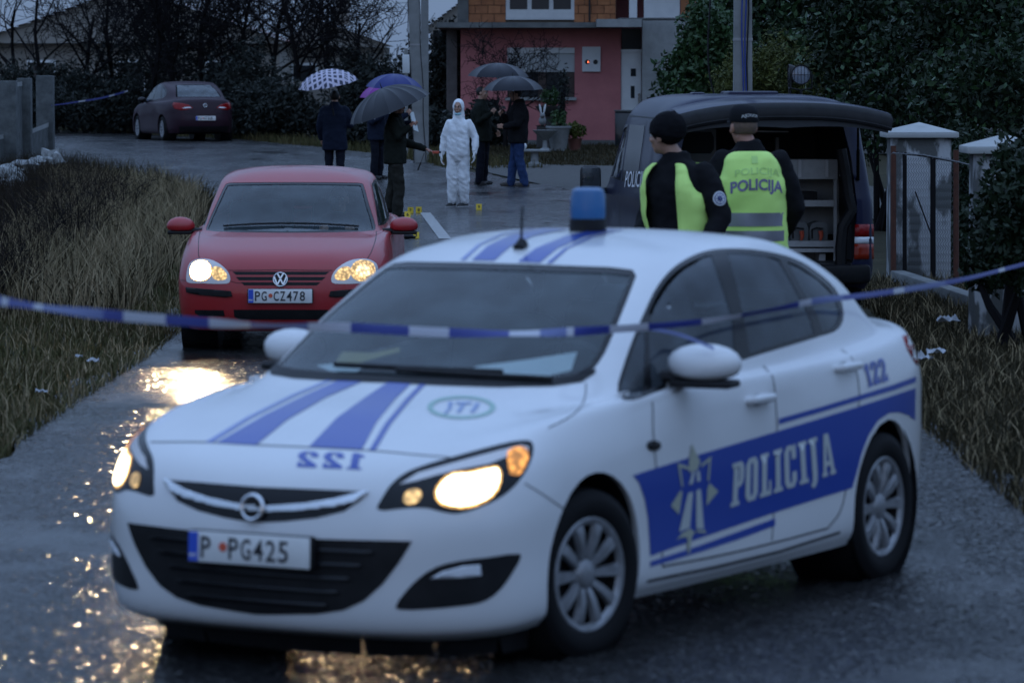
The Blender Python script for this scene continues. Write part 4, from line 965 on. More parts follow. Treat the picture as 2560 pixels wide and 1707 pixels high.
it_ = MB(); it_.box((-3.7, 0, 1.79), (1.8, 1.4, .03)); it_.build('headlining', MATS['van_dark'], van)
for sd in (1, -1):
    it_ = MB(); it_.box((-3.75, sd*.80, 1.12), (1.8, .03, 1.15)); it_.build('side_lining', MATS['van_dark'], van)
# left cabinet panel
def vx(x, y, s_): 
    """van-local point seen at view pixel (x, y) on the cross plane s_ behind the nose"""
    o, d = vs_.frame_ray('cam', (x*K, y*K)); t = (-s_-o.x)/d.x; return o+d*t
def vquad(name, quad, s_, mat, thick=.02, parent=None):
    P = [vx(x, y, s_) for x, y in quad]; nn = len(P)
    m = MB(); m.add(P+[p+Vector((thick, 0, 0)) for p in P], [tuple(range(nn))]+[(i, (i+1) % nn, nn+(i+1) % nn, nn+i) for i in range(nn)]+[tuple(range(nn, 2*nn))[::-1]])
    return m.build(name, mat, parent or van, smooth=False)
D5 = lambda p: [(a/K, b/K) for a, b in C(1560, 220, .31891, p)]
cab = vquad('left_cabinet', D5([(400,320),(722,325),(722,900),(400,900)]), 3.9, MATS['van_grey'], .5)
vquad('cabinet_recess', D5([(430,345),(690,342),(710,400),(705,470),(680,520),(435,520)]), 4.0-.12, MATS['van_dark'], .02, cab) if False else vquad('cabinet_recess', D5([(440,350),(685,345),(705,390),(705,480),(680,515),(440,515)]), 3.905, MATS['van_dark'], .002, cab)
vquad('grab_rail', D5([(1030,335),(1290,340),(1290,350),(1030,347)]), 3.8, MATS['shelf_metal'], .02)
vquad('partition_post', D5([(1190,390),(1215,390),(1215,700),(1190,700)]), 3.8, MATS['van_grey'], .05)
# shelf unit with two canisters
su = empty('shelf_unit', (0, 0, 0), 0, van)
S0 = 4.42
vquad('back_panel', D5([(1275,560),(1740,560),(1740,1560),(1275,1560)]), S0-.36, MATS['van_grey'], .02, su)
for r_ in range(5):
    for c_ in range(14):
        for y0_ in (735, 960):
            pass
pm('hole_black', (0.02, 0.02, 0.022), 0.8)
hm = MB()
for y0_ in (735, 775, 960, 1000):
    for c_ in range(13):
        p = vx(*D5([(1310+c_*27, y0_)])[0], S0-.361)
        hm.lathe([(0, 0), (.009, 0)], 8, Matrix.Translation(p) @ basis((-1, 0, 0)))
hm.build('panel_holes', MATS['hole_black'], su)
dr = vquad('drawer', D5([(1277,562),(1674,562),(1674,715),(1277,715)]), S0+.03, MATS['shelf_metal'], .3, su)
for x0_ in (1366, 1578): vquad('drawer_strap', D5([(x0_,562),(x0_+25,562),(x0_+25,700),(x0_,700)]), S0+.045, MATS['white_letters'], .01, dr)
for x0_ in (1265, 1645): vquad('upright', D5([(x0_,718),(x0_+24,718),(x0_+24,1600),(x0_,1600)]), S0, MATS['shelf_metal'], .03, su)
for y0_, y1_ in ((880, 930), (1198, 1245), (1258, 1288)):
    sf = vquad('shelf', D5([(1288,y0_),(1646,y0_),(1646,y1_),(1288,y1_)]), S0+.012, MATS['shelf_metal'], .34, su)
vquad('shelf_sticker', D5([(1297,883),(1358,883),(1358,900),(1297,900)]), S0+.016, MATS['plate_red'], .003, su)
tb = vquad('black_toolbox', D5([(1296,812),(1515,815),(1515,878),(1296,878)]), S0-.02, MATS['black_plastic'], .25, su)
vquad('kit_box', D5([(1530,1300),(1580,1300),(1575,1500),(1525,1500)]), S0-.05, MATS['shelf_metal'], .2, su)
pm('canister_plastic', (0.16, 0.17, 0.175), 0.45)
for cx_ in (1380, 1530):
    ct = empty('canister', (0, 0, 0), 0, su)
    P = [vx(*p, S0-.02) for p in D5(smooth_line([(cx_-72,1195),(cx_-76,1110),(cx_-55,1065),(cx_,1048),(cx_+50,1065),(cx_+66,1110),(cx_+64,1195)], 3))]; nn = len(P)
    m = MB(); m.add(P+[p+Vector((.2, 0, 0)) for p in P], [tuple(range(nn)), tuple(range(nn, 2*nn))[::-1]]+[(i, (i+1) % nn, nn+(i+1) % nn, nn+i) for i in range(nn)]); m.build('canister_body', MATS['canister_plastic'], ct)
    hd = [vx(*p, S0+.03) for p in D5([(cx_-55,1180),(cx_-55,1110),(cx_-20,1098),(cx_+30,1105)])]; m = MB(); m.tube(hd, .008, 6); m.build('canister_handle', MATS['black_plastic'], ct)
    sp_ = [vx(*p, S0+.03) for p in D5([(cx_+12,1120),(cx_+18,1160),(cx_+10,1195)])]; m = MB(); m.tube(sp_, [.022, .018, .01], 8); m.build('red_spout', MATS['plate_red'], ct)
pm('white_note', (0.72, 0.74, 0.76), 0.6)
vquad('paper_note', D5([(1690,590),(1760,573),(1780,665),(1690,692)]), 4.7, MATS['white_note'], .004)
vquad('paper_note', D5([(1775,835),(1805,830),(1810,910),(1785,910)]), 4.7, MATS['white_note'], .004)
# pillar trim, strut, tail lamps
m = MB(); pts_ = [vx(*p, 4.86) for p in D5([(1700,480),(1740,700),(1760,850),(1790,960),(1755,1020),(1715,1090),(1700,1250),(1700,1500)])]; m.tube(pts_, .05, 8); m.build('pillar_trim', MATS['black_plastic'], van)
m = MB(); a = vx(*D5([(1835,255)])[0], 5.3); b = vx(*D5([(1835,720)])[0], 4.84); m.tube([a, (a+b)/2], .011, 6); m.tube([(a+b)/2, b], .016, 6); m.build('gas_strut', MATS['black_gloss'], van)
for sd in (1, -1):
    tl = empty('tail_lamp', (0, 0, 0), 0, van)
    if 'amber_tail' not in MATS: pm('amber_tail', (0.26, 0.022, 0.008), 0.25, coat=.15, spec=.25)
    for y0_, y1_, mt in ((1018, 1086, 'tail_red'), (1088, 1124, 'lamp_white'), (1126, 1210, 'amber_tail')):
        vs_.patch('lamp_segment', 'cam', C5([(1408-(y0_-1018)*.03, y0_), (1503, y0_), (1505, y1_), (1408-(y1_-1018)*.03, y1_)]), MATS[mt], parent=tl, off=0.012, thick=0.012, grid=16, flip=(sd == 1))
m = MB(); m.bbox((-4.93, 0, .44), (.10, 1.80, .16), .03); m.build('rear_bumper', MATS['black_plastic'], van)
# tailgate, hinged on the roof and swung up level
tg = empty('tailgate', (0, 0, 0), 0, van)
vs, fs = [], []; NU, NT = 25, 10
for i in range(NT):
    t = i/(NT-1)
    for j in range(NU):
        u = -1+2*j/(NU-1)
        y = u*(.80+.115*math.sin(t*PI*.5))*(1 if t < .9 else .985); s_ = 4.62+1.30*math.sin(t*PI*.5)**1.0*(1-.06*u*u) if t < .85 else 4.62+1.30*(1-.06*u*u)
        z = 1.965+.01*math.sin(t*PI)-.05*t-.10*abs(u)**2.6-(.10*((t-.7)/.3)**2 if t > .7 else 0)
        vs.append((-s_, y, z))
fs = [(i*NU+j, i*NU+j+1, (i+1)*NU+j+1, (i+1)*NU+j) for i in range(NT-1) for j in range(NU-1)]
cut_ = 7*(NU-1)
m = MB(); m.add(vs, fs[:cut_]); m.build('outer_skin', MATS['navy_paint'], tg, angle=70)
m = MB(); m.add(vs, fs[cut_:]); m.build('lower_edge', MATS['black_plastic'], tg, angle=70)
m = MB(); m.add([(x+.02, y*.97, z-.10+.06*abs(y)) for x, y, z in vs], fs); m.build('inner_trim', MATS['van_dark'], tg)
m = MB(); m.tube([Vector(vs[(NT-1)*NU+j])+Vector((.012, 0, -.012)) for j in range(NU)], .02, 6); m.build('edge_seal', MATS['black_plastic'], tg)
# left mirror, roof lamps and roof hatch
for sd in (1, -1):
    m = MB(); m.bbox((-1.32, sd*1.10, 1.17), (.10, .20, .25), .05); mo = m.build('door_mirror', MATS['black_plastic'], van)
    m = MB(); m.bbox((-1.375, sd*1.10, 1.175), (.012, .165, .205), .03); m.build('mirror_glass', MATS['back_glass'], mo)
    m = MB(); m.tube([(-1.30, sd*1.02, 1.06), (-1.26, sd*.90, 1.06)], .03, 8); m.build('mirror_arm', MATS['black_plastic'], mo)
pm('lens_clear', (0.20, 0.23, 0.28), 0.2, coat=.6)
for px_, py_, dy, rz_ in ((1840, 172, 39.2, -4), (1814, 171, 39.7, -95)):
    P = vs_.Mi @ at(px_, py_, dy); fl = empty('floodlight', P, 0, van)
    fl.rotation_euler = (0, 0, rad(rz_))
    Mf = basis((-1, 0.0, 0))
    m = MB(); m.lathe([(.0, -.10), (.05, -.09), (.085, -.04), (.098, 0), (.098, .012), (.088, .012)], 24, Mf); m.build('lamp_housing', MATS['black_plastic'], fl)
    m = MB(); m.lathe([(.0, .012), (.05, .010), (.089, .0)], 24, Mf); m.build('lamp_lens', MATS['lens_clear'], fl)
    m = MB()
    for k in range(-2, 3):
        hw_ = math.sqrt(.09**2-(k*.033)**2); m.tube([Mf @ Vector((k*.033, -hw_, .016)), Mf @ Vector((k*.033, hw_, .016))], .0025, 4)
    m.tube([Mf @ Vector((-.09, 0, .017)), Mf @ Vector((.09, 0, .017))], .0025, 4); m.build('lamp_grille', MATS['black_plastic'], fl)
    m = MB(); m.tube([(0, .105, 0), (0, .105, -.13), (0, 0, -.15), (0, -.105, -.13), (0, -.105, 0)], .009, 6); m.tube([(0, 0, -.15), (0, 0, -.20)], .014, 6); m.build('lamp_bracket', MATS['black_plastic'], fl)
m = MB(); m.bbox((-3.6, -.05, 1.985), (.5, .45, .05), .02); m.bbox((-3.6, .42, 1.975), (.22, .12, .05), .02); m.build('roof_vent', MATS['navy_paint'], van)
# ------------------------------------------------------------------ ground, road, verges
pm('soil', (0.030, 0.028, 0.016), 0.9, spec=.1, noise=(1.3, 0.9, (0.050, 0.044, 0.026)), bump=(9, 0.8, 0.05))
def wet_road():
    m = bpy.data.materials.new('wet_asphalt'); m.use_nodes = True; MATS['wet_asphalt'] = m
    nt = m.node_tree; b = nt.nodes['Principled BSDF']; L = nt.links.new
    tc = nt.nodes.new('ShaderNodeTexCoord')
    def noise(scale, det=5, rough=0.6, sx=1.0):
        mp = nt.nodes.new('ShaderNodeMapping'); mp.inputs['Scale'].default_value = (1, sx, 1); L(tc.outputs['Object'], mp.inputs[0])
        n = nt.nodes.new('ShaderNodeTexNoise'); n.inputs['Scale'].default_value = scale; n.inputs['Detail'].default_value = det; n.inputs['Roughness'].default_value = rough
        L(mp.outputs[0], n.inputs['Vector']); return n
    def rng(src, a, bb, c, d):
        r = nt.nodes.new('ShaderNodeMapRange'); r.inputs[1].default_value = a; r.inputs[2].default_value = bb; r.inputs[3].default_value = c; r.inputs[4].default_value = d
        L(src, r.inputs[0]); return r.outputs[0]
    pud = noise(0.6, 10, 0.68, 0.5); agg = nt.nodes.new('ShaderNodeTexVoronoi'); agg.inputs['Scale'].default_value = 70
    L(tc.outputs['Object'], agg.inputs['Vector'])
    patch = noise(0.9, 6, 0.7, 0.35); fine = noise(38, 4)
    wet = rng(pud.outputs['Fac'], 0.49, 0.66, 0.0, 1.0)              # 1 where water stands
    spk = noise(24, 3, 0.8); big = noise(0.35, 4, 0.6, 0.6)
    mx = nt.nodes.new('ShaderNodeMix'); mx.data_type = 'RGBA'; mx.inputs[6].default_value = (0.012, 0.012, 0.013, 1); mx.inputs[7].default_value = (0.034, 0.033, 0.032, 1)
    L(rng(patch.outputs['Fac'], 0.38, 0.66, 0, 1), mx.inputs[0]); mx2 = nt.nodes.new('ShaderNodeMix'); mx2.data_type = 'RGBA'; L(mx.outputs[2], mx2.inputs[6]); mx2.inputs[7].default_value = (0.085, 0.082, 0.078, 1); L(rng(spk.outputs['Fac'], 0.54, 0.68, 0, 0.8), mx2.inputs[0]); L(mx2.outputs[2], b.inputs['Base Color'])
    sm = nt.nodes.new('ShaderNodeMath'); sm.operation = 'MULTIPLY'; L(rng(wet, 0, 1, 0.16, 0.50), sm.inputs[0]); L(rng(spk.outputs['Fac'], 0.35, 0.65, 0.55, 1.5), sm.inputs[1]); L(sm.outputs[0], b.inputs['Specular IOR Level'])
    ro = nt.nodes.new('ShaderNodeMath'); ro.operation = 'MULTIPLY_ADD'
    L(wet, ro.inputs[0]); ro.inputs[1].default_value = -0.12; L(rng(patch.outputs['Fac'], 0.36, 0.64, 0.13, 0.40), ro.inputs[2])
    st = rng(wet, 0, 1, 0.5, 0.08)
    u = nt.nodes.new('ShaderNodeBump'); u.inputs['Distance'].default_value = 0.006; L(st, u.inputs['Strength']); L(agg.outputs['Distance'], u.inputs['Height'])
    mid = noise(26, 4, 0.75); u3 = nt.nodes.new('ShaderNodeBump'); u3.inputs['Distance'].default_value = 0.016; L(rng(wet, 0, 1, 0.38, 0.02), u3.inputs['Strength']); L(mid.outputs['Fac'], u3.inputs['Height']); L(u.outputs[0], u3.inputs['Normal'])
    u2 = nt.nodes.new('ShaderNodeBump'); u2.inputs['Distance'].default_value = 0.012; L(rng(wet, 0, 1, 0.30, 0.03), u2.inputs['Strength']); L(fine.outputs['Fac'], u2.inputs['Height']); L(u3.outputs[0], u2.inputs['Normal'])
    # bare stones standing out of the film: small flat wet faces tilted at random, they catch the headlamps as glints
    vo = nt.nodes.new('ShaderNodeTexVoronoi'); vo.inputs['Scale'].default_value = 62; L(tc.outputs['Object'], vo.inputs['Vector'])
    sc_ = nt.nodes.new('ShaderNodeSeparateColor'); L(vo.outputs['Color'], sc_.inputs[0])
    cb = nt.nodes.new('ShaderNodeCombineXYZ'); L(rng(sc_.outputs[0], 0, 1, -0.55, 0.55), cb.inputs[0]); L(rng(sc_.outputs[1], 0, 1, -0.35, 0.35), cb.inputs[1])
    ge = nt.nodes.new('ShaderNodeNewGeometry'); va = nt.nodes.new('ShaderNodeVectorMath'); va.operation = 'ADD'; L(ge.outputs['Normal'], va.inputs[0]); L(cb.outputs[0], va.inputs[1])
    vn_ = nt.nodes.new('ShaderNodeVectorMath'); vn_.operation = 'NORMALIZE'; L(va.outputs[0], vn_.inputs[0])
    gm = nt.nodes.new('ShaderNodeMath'); gm.operation = 'MULTIPLY'; L(rng(sc_.outputs[2], 0.50, 0.51, 0, 1), gm.inputs[0]); L(rng(wet, 0.2, 0.6, 1, 0), gm.inputs[1])
    nm = nt.nodes.new('ShaderNodeMix'); nm.data_type = 'VECTOR'; L(gm.outputs[0], nm.inputs[0]); L(u2.outputs[0], nm.inputs[4]); L(vn_.outputs[0], nm.inputs[5])
    rm = nt.nodes.new('ShaderNodeMix'); L(gm.outputs[0], rm.inputs[0]); L(ro.outputs[0], rm.inputs[2]); rm.inputs[3].default_value = 0.15; L(rm.outputs[0], b.inputs['Roughness'])
    L(nm.outputs[1], b.inputs['Normal'])
    return m
wet_road()
# ground sheet to the horizon
xs = np.concatenate([[-900, -300, -120], np.arange(-60, 60.1, 1.5), [120, 300, 900]]); ys = np.concatenate([[-60, -20], np.arange(-8, 160, 1.5), [200, 300, 600, 1800]])
gv = [(x, y, gz(x, y)-0.03) for y in ys for x in xs]; nx = len(xs)
gf = [(j*nx+i, j*nx+i+1, (j+1)*nx+i+1, (j+1)*nx+i) for j in range(len(ys)-1) for i in range(nx-1)]
tag(raw('ground', gv, gf, MATS['soil'], smooth=True), kind='structure')
RL = [(-3.05,-12),(-3.05,0),(-3.05,12),(-3.05,24),(-3.13,37),(-3.4,48),(-4.0,58),(-5.0,68),(-6.8,77.5),(-9.0,84),(-12,89.5),(-17,96),(-26,104),(-42,112),(-70,120)]
RR = [(2.75,-12),(2.75,0),(2.75,12),(2.62,24),(2.75,37),(2.4,50),(1.9,62),(.9,72.5),(-1.1,82),(-3.1,91.5),(-5.0,98),(-9.0,111),(-18,128),(-36,142),(-70,150)]
Lp = smooth_line(RL, 24); Rp = smooth_line(RR, 24)
rv, rf = [], []; NC = 13; rng_ = random.Random(4)
for i, (a, b) in enumerate(zip(Lp, Rp)):
    ja, jb = [.10*math.sin(i*.37+q_)+.06*math.sin(i*.83+2*q_)+.05*math.sin(i*1.9+q_*3)+rng_.uniform(-.02, .02) for q_ in (0., 2.)]
    for k in range(NC):
        t = k/(NC-1); x = a[0]+ja+(b[0]+jb-a[0]-ja)*t; y = a[1]+(b[1]-a[1])*t
        rv.append((x, y, gz(x, y)+0.012+0.03*math.sin(PI*t)*0.4))
for i in range(len(Lp)-1):
    for k in range(NC-1): rf.append((i*NC+k, i*NC+k+1, (i+1)*NC+k+1, (i+1)*NC+k))
road = tag(raw('road', rv, rf, MATS['wet_asphalt'], smooth=True), kind='structure')
def roadz(x, y): return gz(x, y)+0.012+0.014
pm('road_paint', (0.42, 0.42, 0.40), 0.45, noise=(14, 0.9, (0.16, 0.16, 0.16)))
def dash(p0, p1, w, name='lane_dash'):
    p0, p1 = Vector(p0), Vector(p1); d = (p1-p0).normalized(); n_ = Vector((d.y, -d.x))*w/2
    m = MB(); N = 8
    for k in range(N+1):
        p = p0+(p1-p0)*k/N
        for sg in (-1, 1): q = p+n_*sg; m.v.append((q.x, q.y, roadz(q.x, q.y)+0.006))
    m.f = [(2*k, 2*k+1, 2*k+3, 2*k+2) for k in range(N)]
    return m.build(name, MATS['road_paint'], road, fix=False)
dash((-0.86, 52.0), (-1.32, 61.5), 0.16); dash((-0.35, 36), (-0.45, 41), 0.14); dash((-2.4, 71.5), (-4.2, 79), .16)
# gravel forecourt of the pink house
pm('gravel', (0.075, 0.070, 0.062), 0.75, noise=(7, 0.9, (0.035, 0.034, 0.03)), bump=(30, 0.9, 0.03))
fc = [(2.5,60),(1.6,66),(.9,73),(-.4,80.5),(-1.0,84.5),(.5,85.5),(3,84),(6,80),(7,70),(6,60)]
m = MB(); m.v = [(x, y, gz(x, y)-0.006) for x, y in fc]; m.f = [tuple(range(len(fc)))]
tag(m.build('forecourt_ground', MATS['gravel'], fix=False), kind='structure')

# ------------------------------------------------------------------ grasses
def blades(name, n, area, hgt, wid, mat, seed, lean=0.35, dens=None, kind='stuff', zoff=-0.03, label=None, cat=None):
    """grass blades as tapering strips; area(rs, n) returns x, y"""
    rs = np.random.RandomState(seed); x, y = area(rs, n)
    z = np.array([gz(a, b) for a, b in zip(x, y)])+zoff
    n = len(x); h = hgt[0]+(hgt[1]-hgt[0])*rs.rand(n)**1.6
    a = rs.rand(n)*2*PI; b = rs.rand(n)*2*PI; ln = lean*h*rs.rand(n)
    wx, wy = np.cos(a)*wid/2, np.sin(a)*wid/2; lx, ly = np.cos(b)*ln, np.sin(b)*ln
    P = np.zeros((n, 5, 3))
    P[:, 0] = np.c_[x-wx, y-wy, z]; P[:, 1] = np.c_[x+wx, y+wy, z]
    P[:, 2] = np.c_[x+lx*.35+wx*.7, y+ly*.35+wy*.7, z+h*.6]; P[:, 3] = np.c_[x+lx*.35-wx*.7, y+ly*.35-wy*.7, z+h*.6]
    P[:, 4] = np.c_[x+lx, y+ly, z+h]
    i = np.arange(n)[:, None]*5
    f = np.concatenate([i+np.array([[0, 1, 2]]), i+np.array([[0, 2, 3]]), i+np.array([[3, 2, 4]])])
    o = raw(name, P.reshape(-1, 3), f, mat)
    return tag(o, label, cat, kind=kind)
pm('scrub', (0.040, 0.030, 0.022), 0.85, spec=.05, noise=(1.5, .9, (.018, .015, .012)))
pm('dry_grass', (0.34, 0.26, 0.155), 0.8, spec=.15, noise=(1.7, 0.9, (0.16, 0.135, 0.072)))
pm('green_grass', (0.050, 0.055, 0.020), 0.8, spec=.15, noise=(0.9, 0.95, (0.110, 0.085, 0.038)))
pm('brown_grass', (0.060, 0.047, 0.026), 0.8, spec=.1, noise=(0.8, 0.95, (0.024, 0.022, 0.011)))
def left_short(rs, n):
    y = 18+30*rs.rand(n)**1.0; x = -2.92-4.9*rs.rand(n)**1.3; return x, y
def left_tall(rs, n):
    y = 36.5+36*rs.rand(n); edge = np.interp(y, [p[1] for p in RL], [p[0] for p in RL])
    x = edge-0.40-2.3*rs.rand(n)**1.1; keep = (np.sin(x*2.1+y*.7)+np.sin(x*.9-y*1.7)+rs.rand(n)*2.2 > 0.2); return x[keep], y[keep]
def left_scrub(rs, n):
    y = 36+40*rs.rand(n); edge = np.interp(y, [p[1] for p in RL], [p[0] for p in RL]); x = edge-1.5-3.4*rs.rand(n)**.8; return x, y
def left_far(rs, n):
    y = 60+28*rs.rand(n); edge = np.interp(y, [p[1] for p in RL], [p[0] for p in RL]); x = edge-0.1-6*rs.rand(n); return x, y
def right_short(rs, n):
    y = 18+24*rs.rand(n); x = 2.52+3.0*rs.rand(n)**1.15; k = ~((y > 33.5) & (x < 3.3)); return x[k], y[k]
def far_verge(rs, n):
    i = rs.rand(n)*10+3.2; k = np.clip((i*24).astype(int), 0, len(Rp)-1); R_ = np.array(Rp)[k]; L_ = np.array(Lp)[k]
    d = R_-L_; d /= np.linalg.norm(d, axis=1)[:, None]; q = R_+d*(0.05+2.2*rs.rand(n)[:, None]); kk = (q[:, 1] > 76) & ~((q[:, 0] > -2.2) & (q[:, 1] < 83)); return q[kk, 0], q[kk, 1]
blades('short_grass', 45000, left_short, (.04, .15), .015, MATS['green_grass'], 1, .9)
blades('short_grass', 12000, left_short, (.05, .19), .013, MATS['dry_grass'], 11, .9)
blades('tall_dry_grass', 20000, left_tall, (.14, .62), .013, MATS['dry_grass'], 2, .95)
blades('tall_dry_grass', 14000, left_tall, (.12, .50), .015, MATS['brown_grass'], 12, 1.0)
blades('scrub_grass', 26000, left_scrub, (.20, .75), .012, MATS['scrub'], 13, .8)
blades('verge_grass', 22000, left_far, (.10, .50), .016, MATS['brown_grass'], 3, .7)
blades('verge_grass', 38000, right_short, (.04, .17), .016, MATS['brown_grass'], 4, 1.0)
blades('verge_grass', 9000, right_short, (.06, .20), .010, MATS['dry_grass'], 14, 1.0)
blades('verge_grass', 16000, far_verge, (.06, .30), .022, MATS['green_grass'], 5, .7)
def yard_(rs, n):
    x = -1.5+9*rs.rand(n); y = 84.5+15*rs.rand(n); return x, y
blades('yard_grass', 12000, yard_, (.04, .14), .025, MATS['brown_grass'], 6, .9)
# ------------------------------------------------------------------ people
_tex = bpy.data.textures.new('folds', 'CLOUDS'); _tex.noise_scale = 0.11; _tex.noise_depth = 2
_tex2 = bpy.data.textures.new('crease', 'CLOUDS'); _tex2.noise_scale = 0.05; _tex2.noise_depth = 1
def organic(name, mb, mat, parent=None, voxel=0.014, smooth=6, fold=0.0, tex=None, loc=None, rz=None):
    """fuse overlapping solids into one continuous skin"""
    me = bpy.data.meshes.new('tmp'); me.from_pydata(mb.v, [], mb.f); me.update()
    bm = bmesh.new(); bm.from_mesh(me); bmesh.ops.remove_doubles(bm, verts=bm.verts, dist=1e-5); bmesh.ops.recalc_face_normals(bm, faces=bm.faces); bm.to_mesh(me); bm.free()
    o = bpy.data.objects.new('tmp', me)
    r = o.modifiers.new('r', 'REMESH'); r.mode = 'VOXEL'; r.voxel_size = voxel
    s = o.modifiers.new('s', 'SMOOTH'); s.iterations = smooth; s.factor = 0.5
    if fold:
        d = o.modifiers.new('d', 'DISPLACE'); d.texture = tex or _tex; d.strength = fold; d.mid_level = 0.5; d.texture_coords = 'LOCAL'
    out = evaluated(o); out.name = name
    bpy.data.objects.remove(o); bpy.data.meshes.remove(me)
    out.materials.clear(); out.materials.append(mat); out.shade_smooth()
    q = bpy.data.objects.new(name, out)
    return link(q, parent)
def ringloft(m, rings, n=20):
    """closed tube through horizontal ellipses (cx, cy, z, rx, ry[, power])"""
    vs = []
    for r in rings:
        p = r[5] if len(r) > 5 else 2.4
        for k in range(n):
            a = 2*PI*k/n; c, s = math.cos(a), math.sin(a)
            vs.append((r[0]+r[3]*math.copysign(abs(c)**(2/p), c), r[1]+r[4]*math.copysign(abs(s)**(2/p), s), r[2]))
    fs = [(i*n+k, i*n+(k+1) % n, (i+1)*n+(k+1) % n, (i+1)*n+k) for i in range(len(rings)-1) for k in range(n)]
    fs += [tuple(range(n))[::-1], tuple((len(rings)-1)*n+k for k in range(n))]
    return m.add(vs, fs)
def limb(m, pts, rad_, n=12):
    """rounded tapering limb"""
    m.tube(pts, rad_, n)
    for p, r in zip(pts, rad_): m.ball(p, r, 10)
def face_head(m, c, turn=0.0, tilt=0.0, s=1.0):
    """head facing -y before turning: skull, jaw, brow, nose, lips, ears"""
    M = Matrix.Rotation(turn, 3, 'Z') @ Matrix.Rotation(tilt, 3, 'X'); c = Vector(c)
    def b(p, r): m.ball(c+M @ (Vector(p)*s), [q*s for q in r] if hasattr(r, '__len__') else r*s, 14, M if hasattr(r, '__len__') else None)
    b((0, .012, .028), (.076, .096, .092)); b((0, -.022, -.030), (.060, .068, .088)); b((0, -.048, -.082), (.036, .036, .032))
    b((0, -.082, .020), (.050, .018, .014)); b((0, -.104, -.020), (.0135, .020, .022)); b((0, -.098, 0.002), (.010, .012, .024))
    b((0, -.087, -.056), (.026, .012, .007)); b((0, -.085, -.067), (.022, .011, .008))
    for sd in (1, -1):
        b((sd*.077, .010, -.008), (.012, .024, .034)); b((sd*.042, -.062, -.026), (.024, .022, .020))
    return M
def eyes(root, c, M, s=1.0):
    for sd in (1, -1):
        m = MB(); m.ball(Vector(c)+M @ Vector((sd*.031*s, -.077*s, .004*s)), .0125*s, 10); m.build('eye', MATS['eye_white'], root)
        m = MB(); m.ball(Vector(c)+M @ Vector((sd*.031*s, -.086*s, .004*s)), .0062*s, 8); m.build('iris', MATS['hair_dark'], root)
        m = MB(); m.tube([Vector(c)+M @ (Vector(p)*s) for p in ((sd*.014, -.098, .022), (sd*.032, -.097, .028), (sd*.050, -.086, .022))], [.004, .005, .003], 6); m.build('eyebrow', MATS['hair_dark'], root)
def hand(m, w, d, palm, s=1.0, curl=0.35, side=1, spread=1.0):
    """palm, four bent fingers and a thumb; w wrist, d the way the fingers point, palm the way the palm faces"""
    w = Vector(w); d = Vector(d).normalized(); pn = Vector(palm); pn = (pn-d*pn.dot(d)).normalized(); x = d.cross(pn)*side
    for k in range(4):
        off = (k-1.5)*.019*s; base = w+d*.085*s+x*off; m.tube([w+x*off*.75, base], [.016*s, .0125*s], 8)
        L_ = (.030, .036, .034, .026)[k]*s; a = curl*(1+.12*k); p = base; dirn = d.copy(); pts = [p]
        for j in range(3):
            dirn = (dirn*math.cos(a)+pn*math.sin(a)).normalized() if j == 0 else (Matrix.Rotation(a, 3, dirn.cross(pn).normalized() if dirn.cross(pn).length > 1e-5 else x) @ dirn)
            p = p+dirn*L_*(1, .8, .62)[j]; pts.append(p)
        m.tube(pts, [.0098*s, .0092*s, .0085*s, .0068*s], 8); m.ball(pts[-1], .0068*s, 8)
    tb = w+d*.025*s-x*.030*s
    m.tube([w+d*.005*s-x*.012*s, tb, tb+d*.032*s-x*.016*s+pn*.014*s, tb+d*.056*s-x*.012*s+pn*.026*s], [.016*s, .014*s, .011*s, .008*s], 8)
def person(name, label, loc, rz, J, skin='skin', outfit=None, group=None, head_turn=0.0, head_tilt=0.0, voxel=.012, face=True, hs=1.0):
    """J: joints of the pose. Returns the body (one skin) carrying the clothing as children"""
    m = MB(); hc = Vector(J['head']); M = face_head(m, hc, head_turn, head_tilt, hs)
    nk = Vector(J['neck']); m.tube([hc+Vector((0, .015, -.05)), nk+Vector((0, 0, .01)), nk+Vector((0, 0, -.06))], [.058, .058, .066], 14)
    limb(m, [nk+Vector((0, 0, -.05)), Vector(J['chest']), Vector(J['pelvis'])], [.07, .105, .10])
    for S in 'LR':
        limb(m, [J['sh'+S], J['el'+S], J['wr'+S]], [.045, .036, .026])
        limb(m, [Vector(J['chest']), J['sh'+S]], [.08, .05])
        limb(m, [J['hip'+S], J['kn'+S], J['an'+S]], [.07, .05, .036]); limb(m, [J['pelvis'], J['hip'+S]], [.09, .075])
        if 'ha'+S in J:
            d, pn, curl = J['ha'+S]; hand(m, J['wr'+S], d, pn, 1.0, curl, 1 if S == 'L' else -1)
    b = organic(name, m, MATS[skin], None, voxel*.62, 3)
    b.location = loc; b.rotation_euler = (0, 0, rz); tag(b, label, 'person', group)
    if face: eyes(b, hc, M)
    return b, M
def trousers(root, J, mat, r=(.098, .076, .070), fold=.03, name='trousers', voxel=.014, hem=None):
    m = MB(); p = Vector(J['pelvis']); m.ball(p+Vector((0, 0, -.02)), (.165, .125, .13), 16)
    for S in 'LR':
        an = Vector(J['an'+S]); kn = Vector(J['kn'+S]); hp = Vector(J['hip'+S]); lo = an+(kn-an)*0.02+Vector((0, 0, -.03))
        limb(m, [hp+Vector((0, 0, .02)), (hp+kn)/2, kn, (kn+an)/2, lo], [r[0]+.01, (r[0]+r[1])/2, r[1], (r[1]+r[2])/2+.004, r[2]])
    return organic(name, m, MATS[mat], root, voxel, 9, fold)
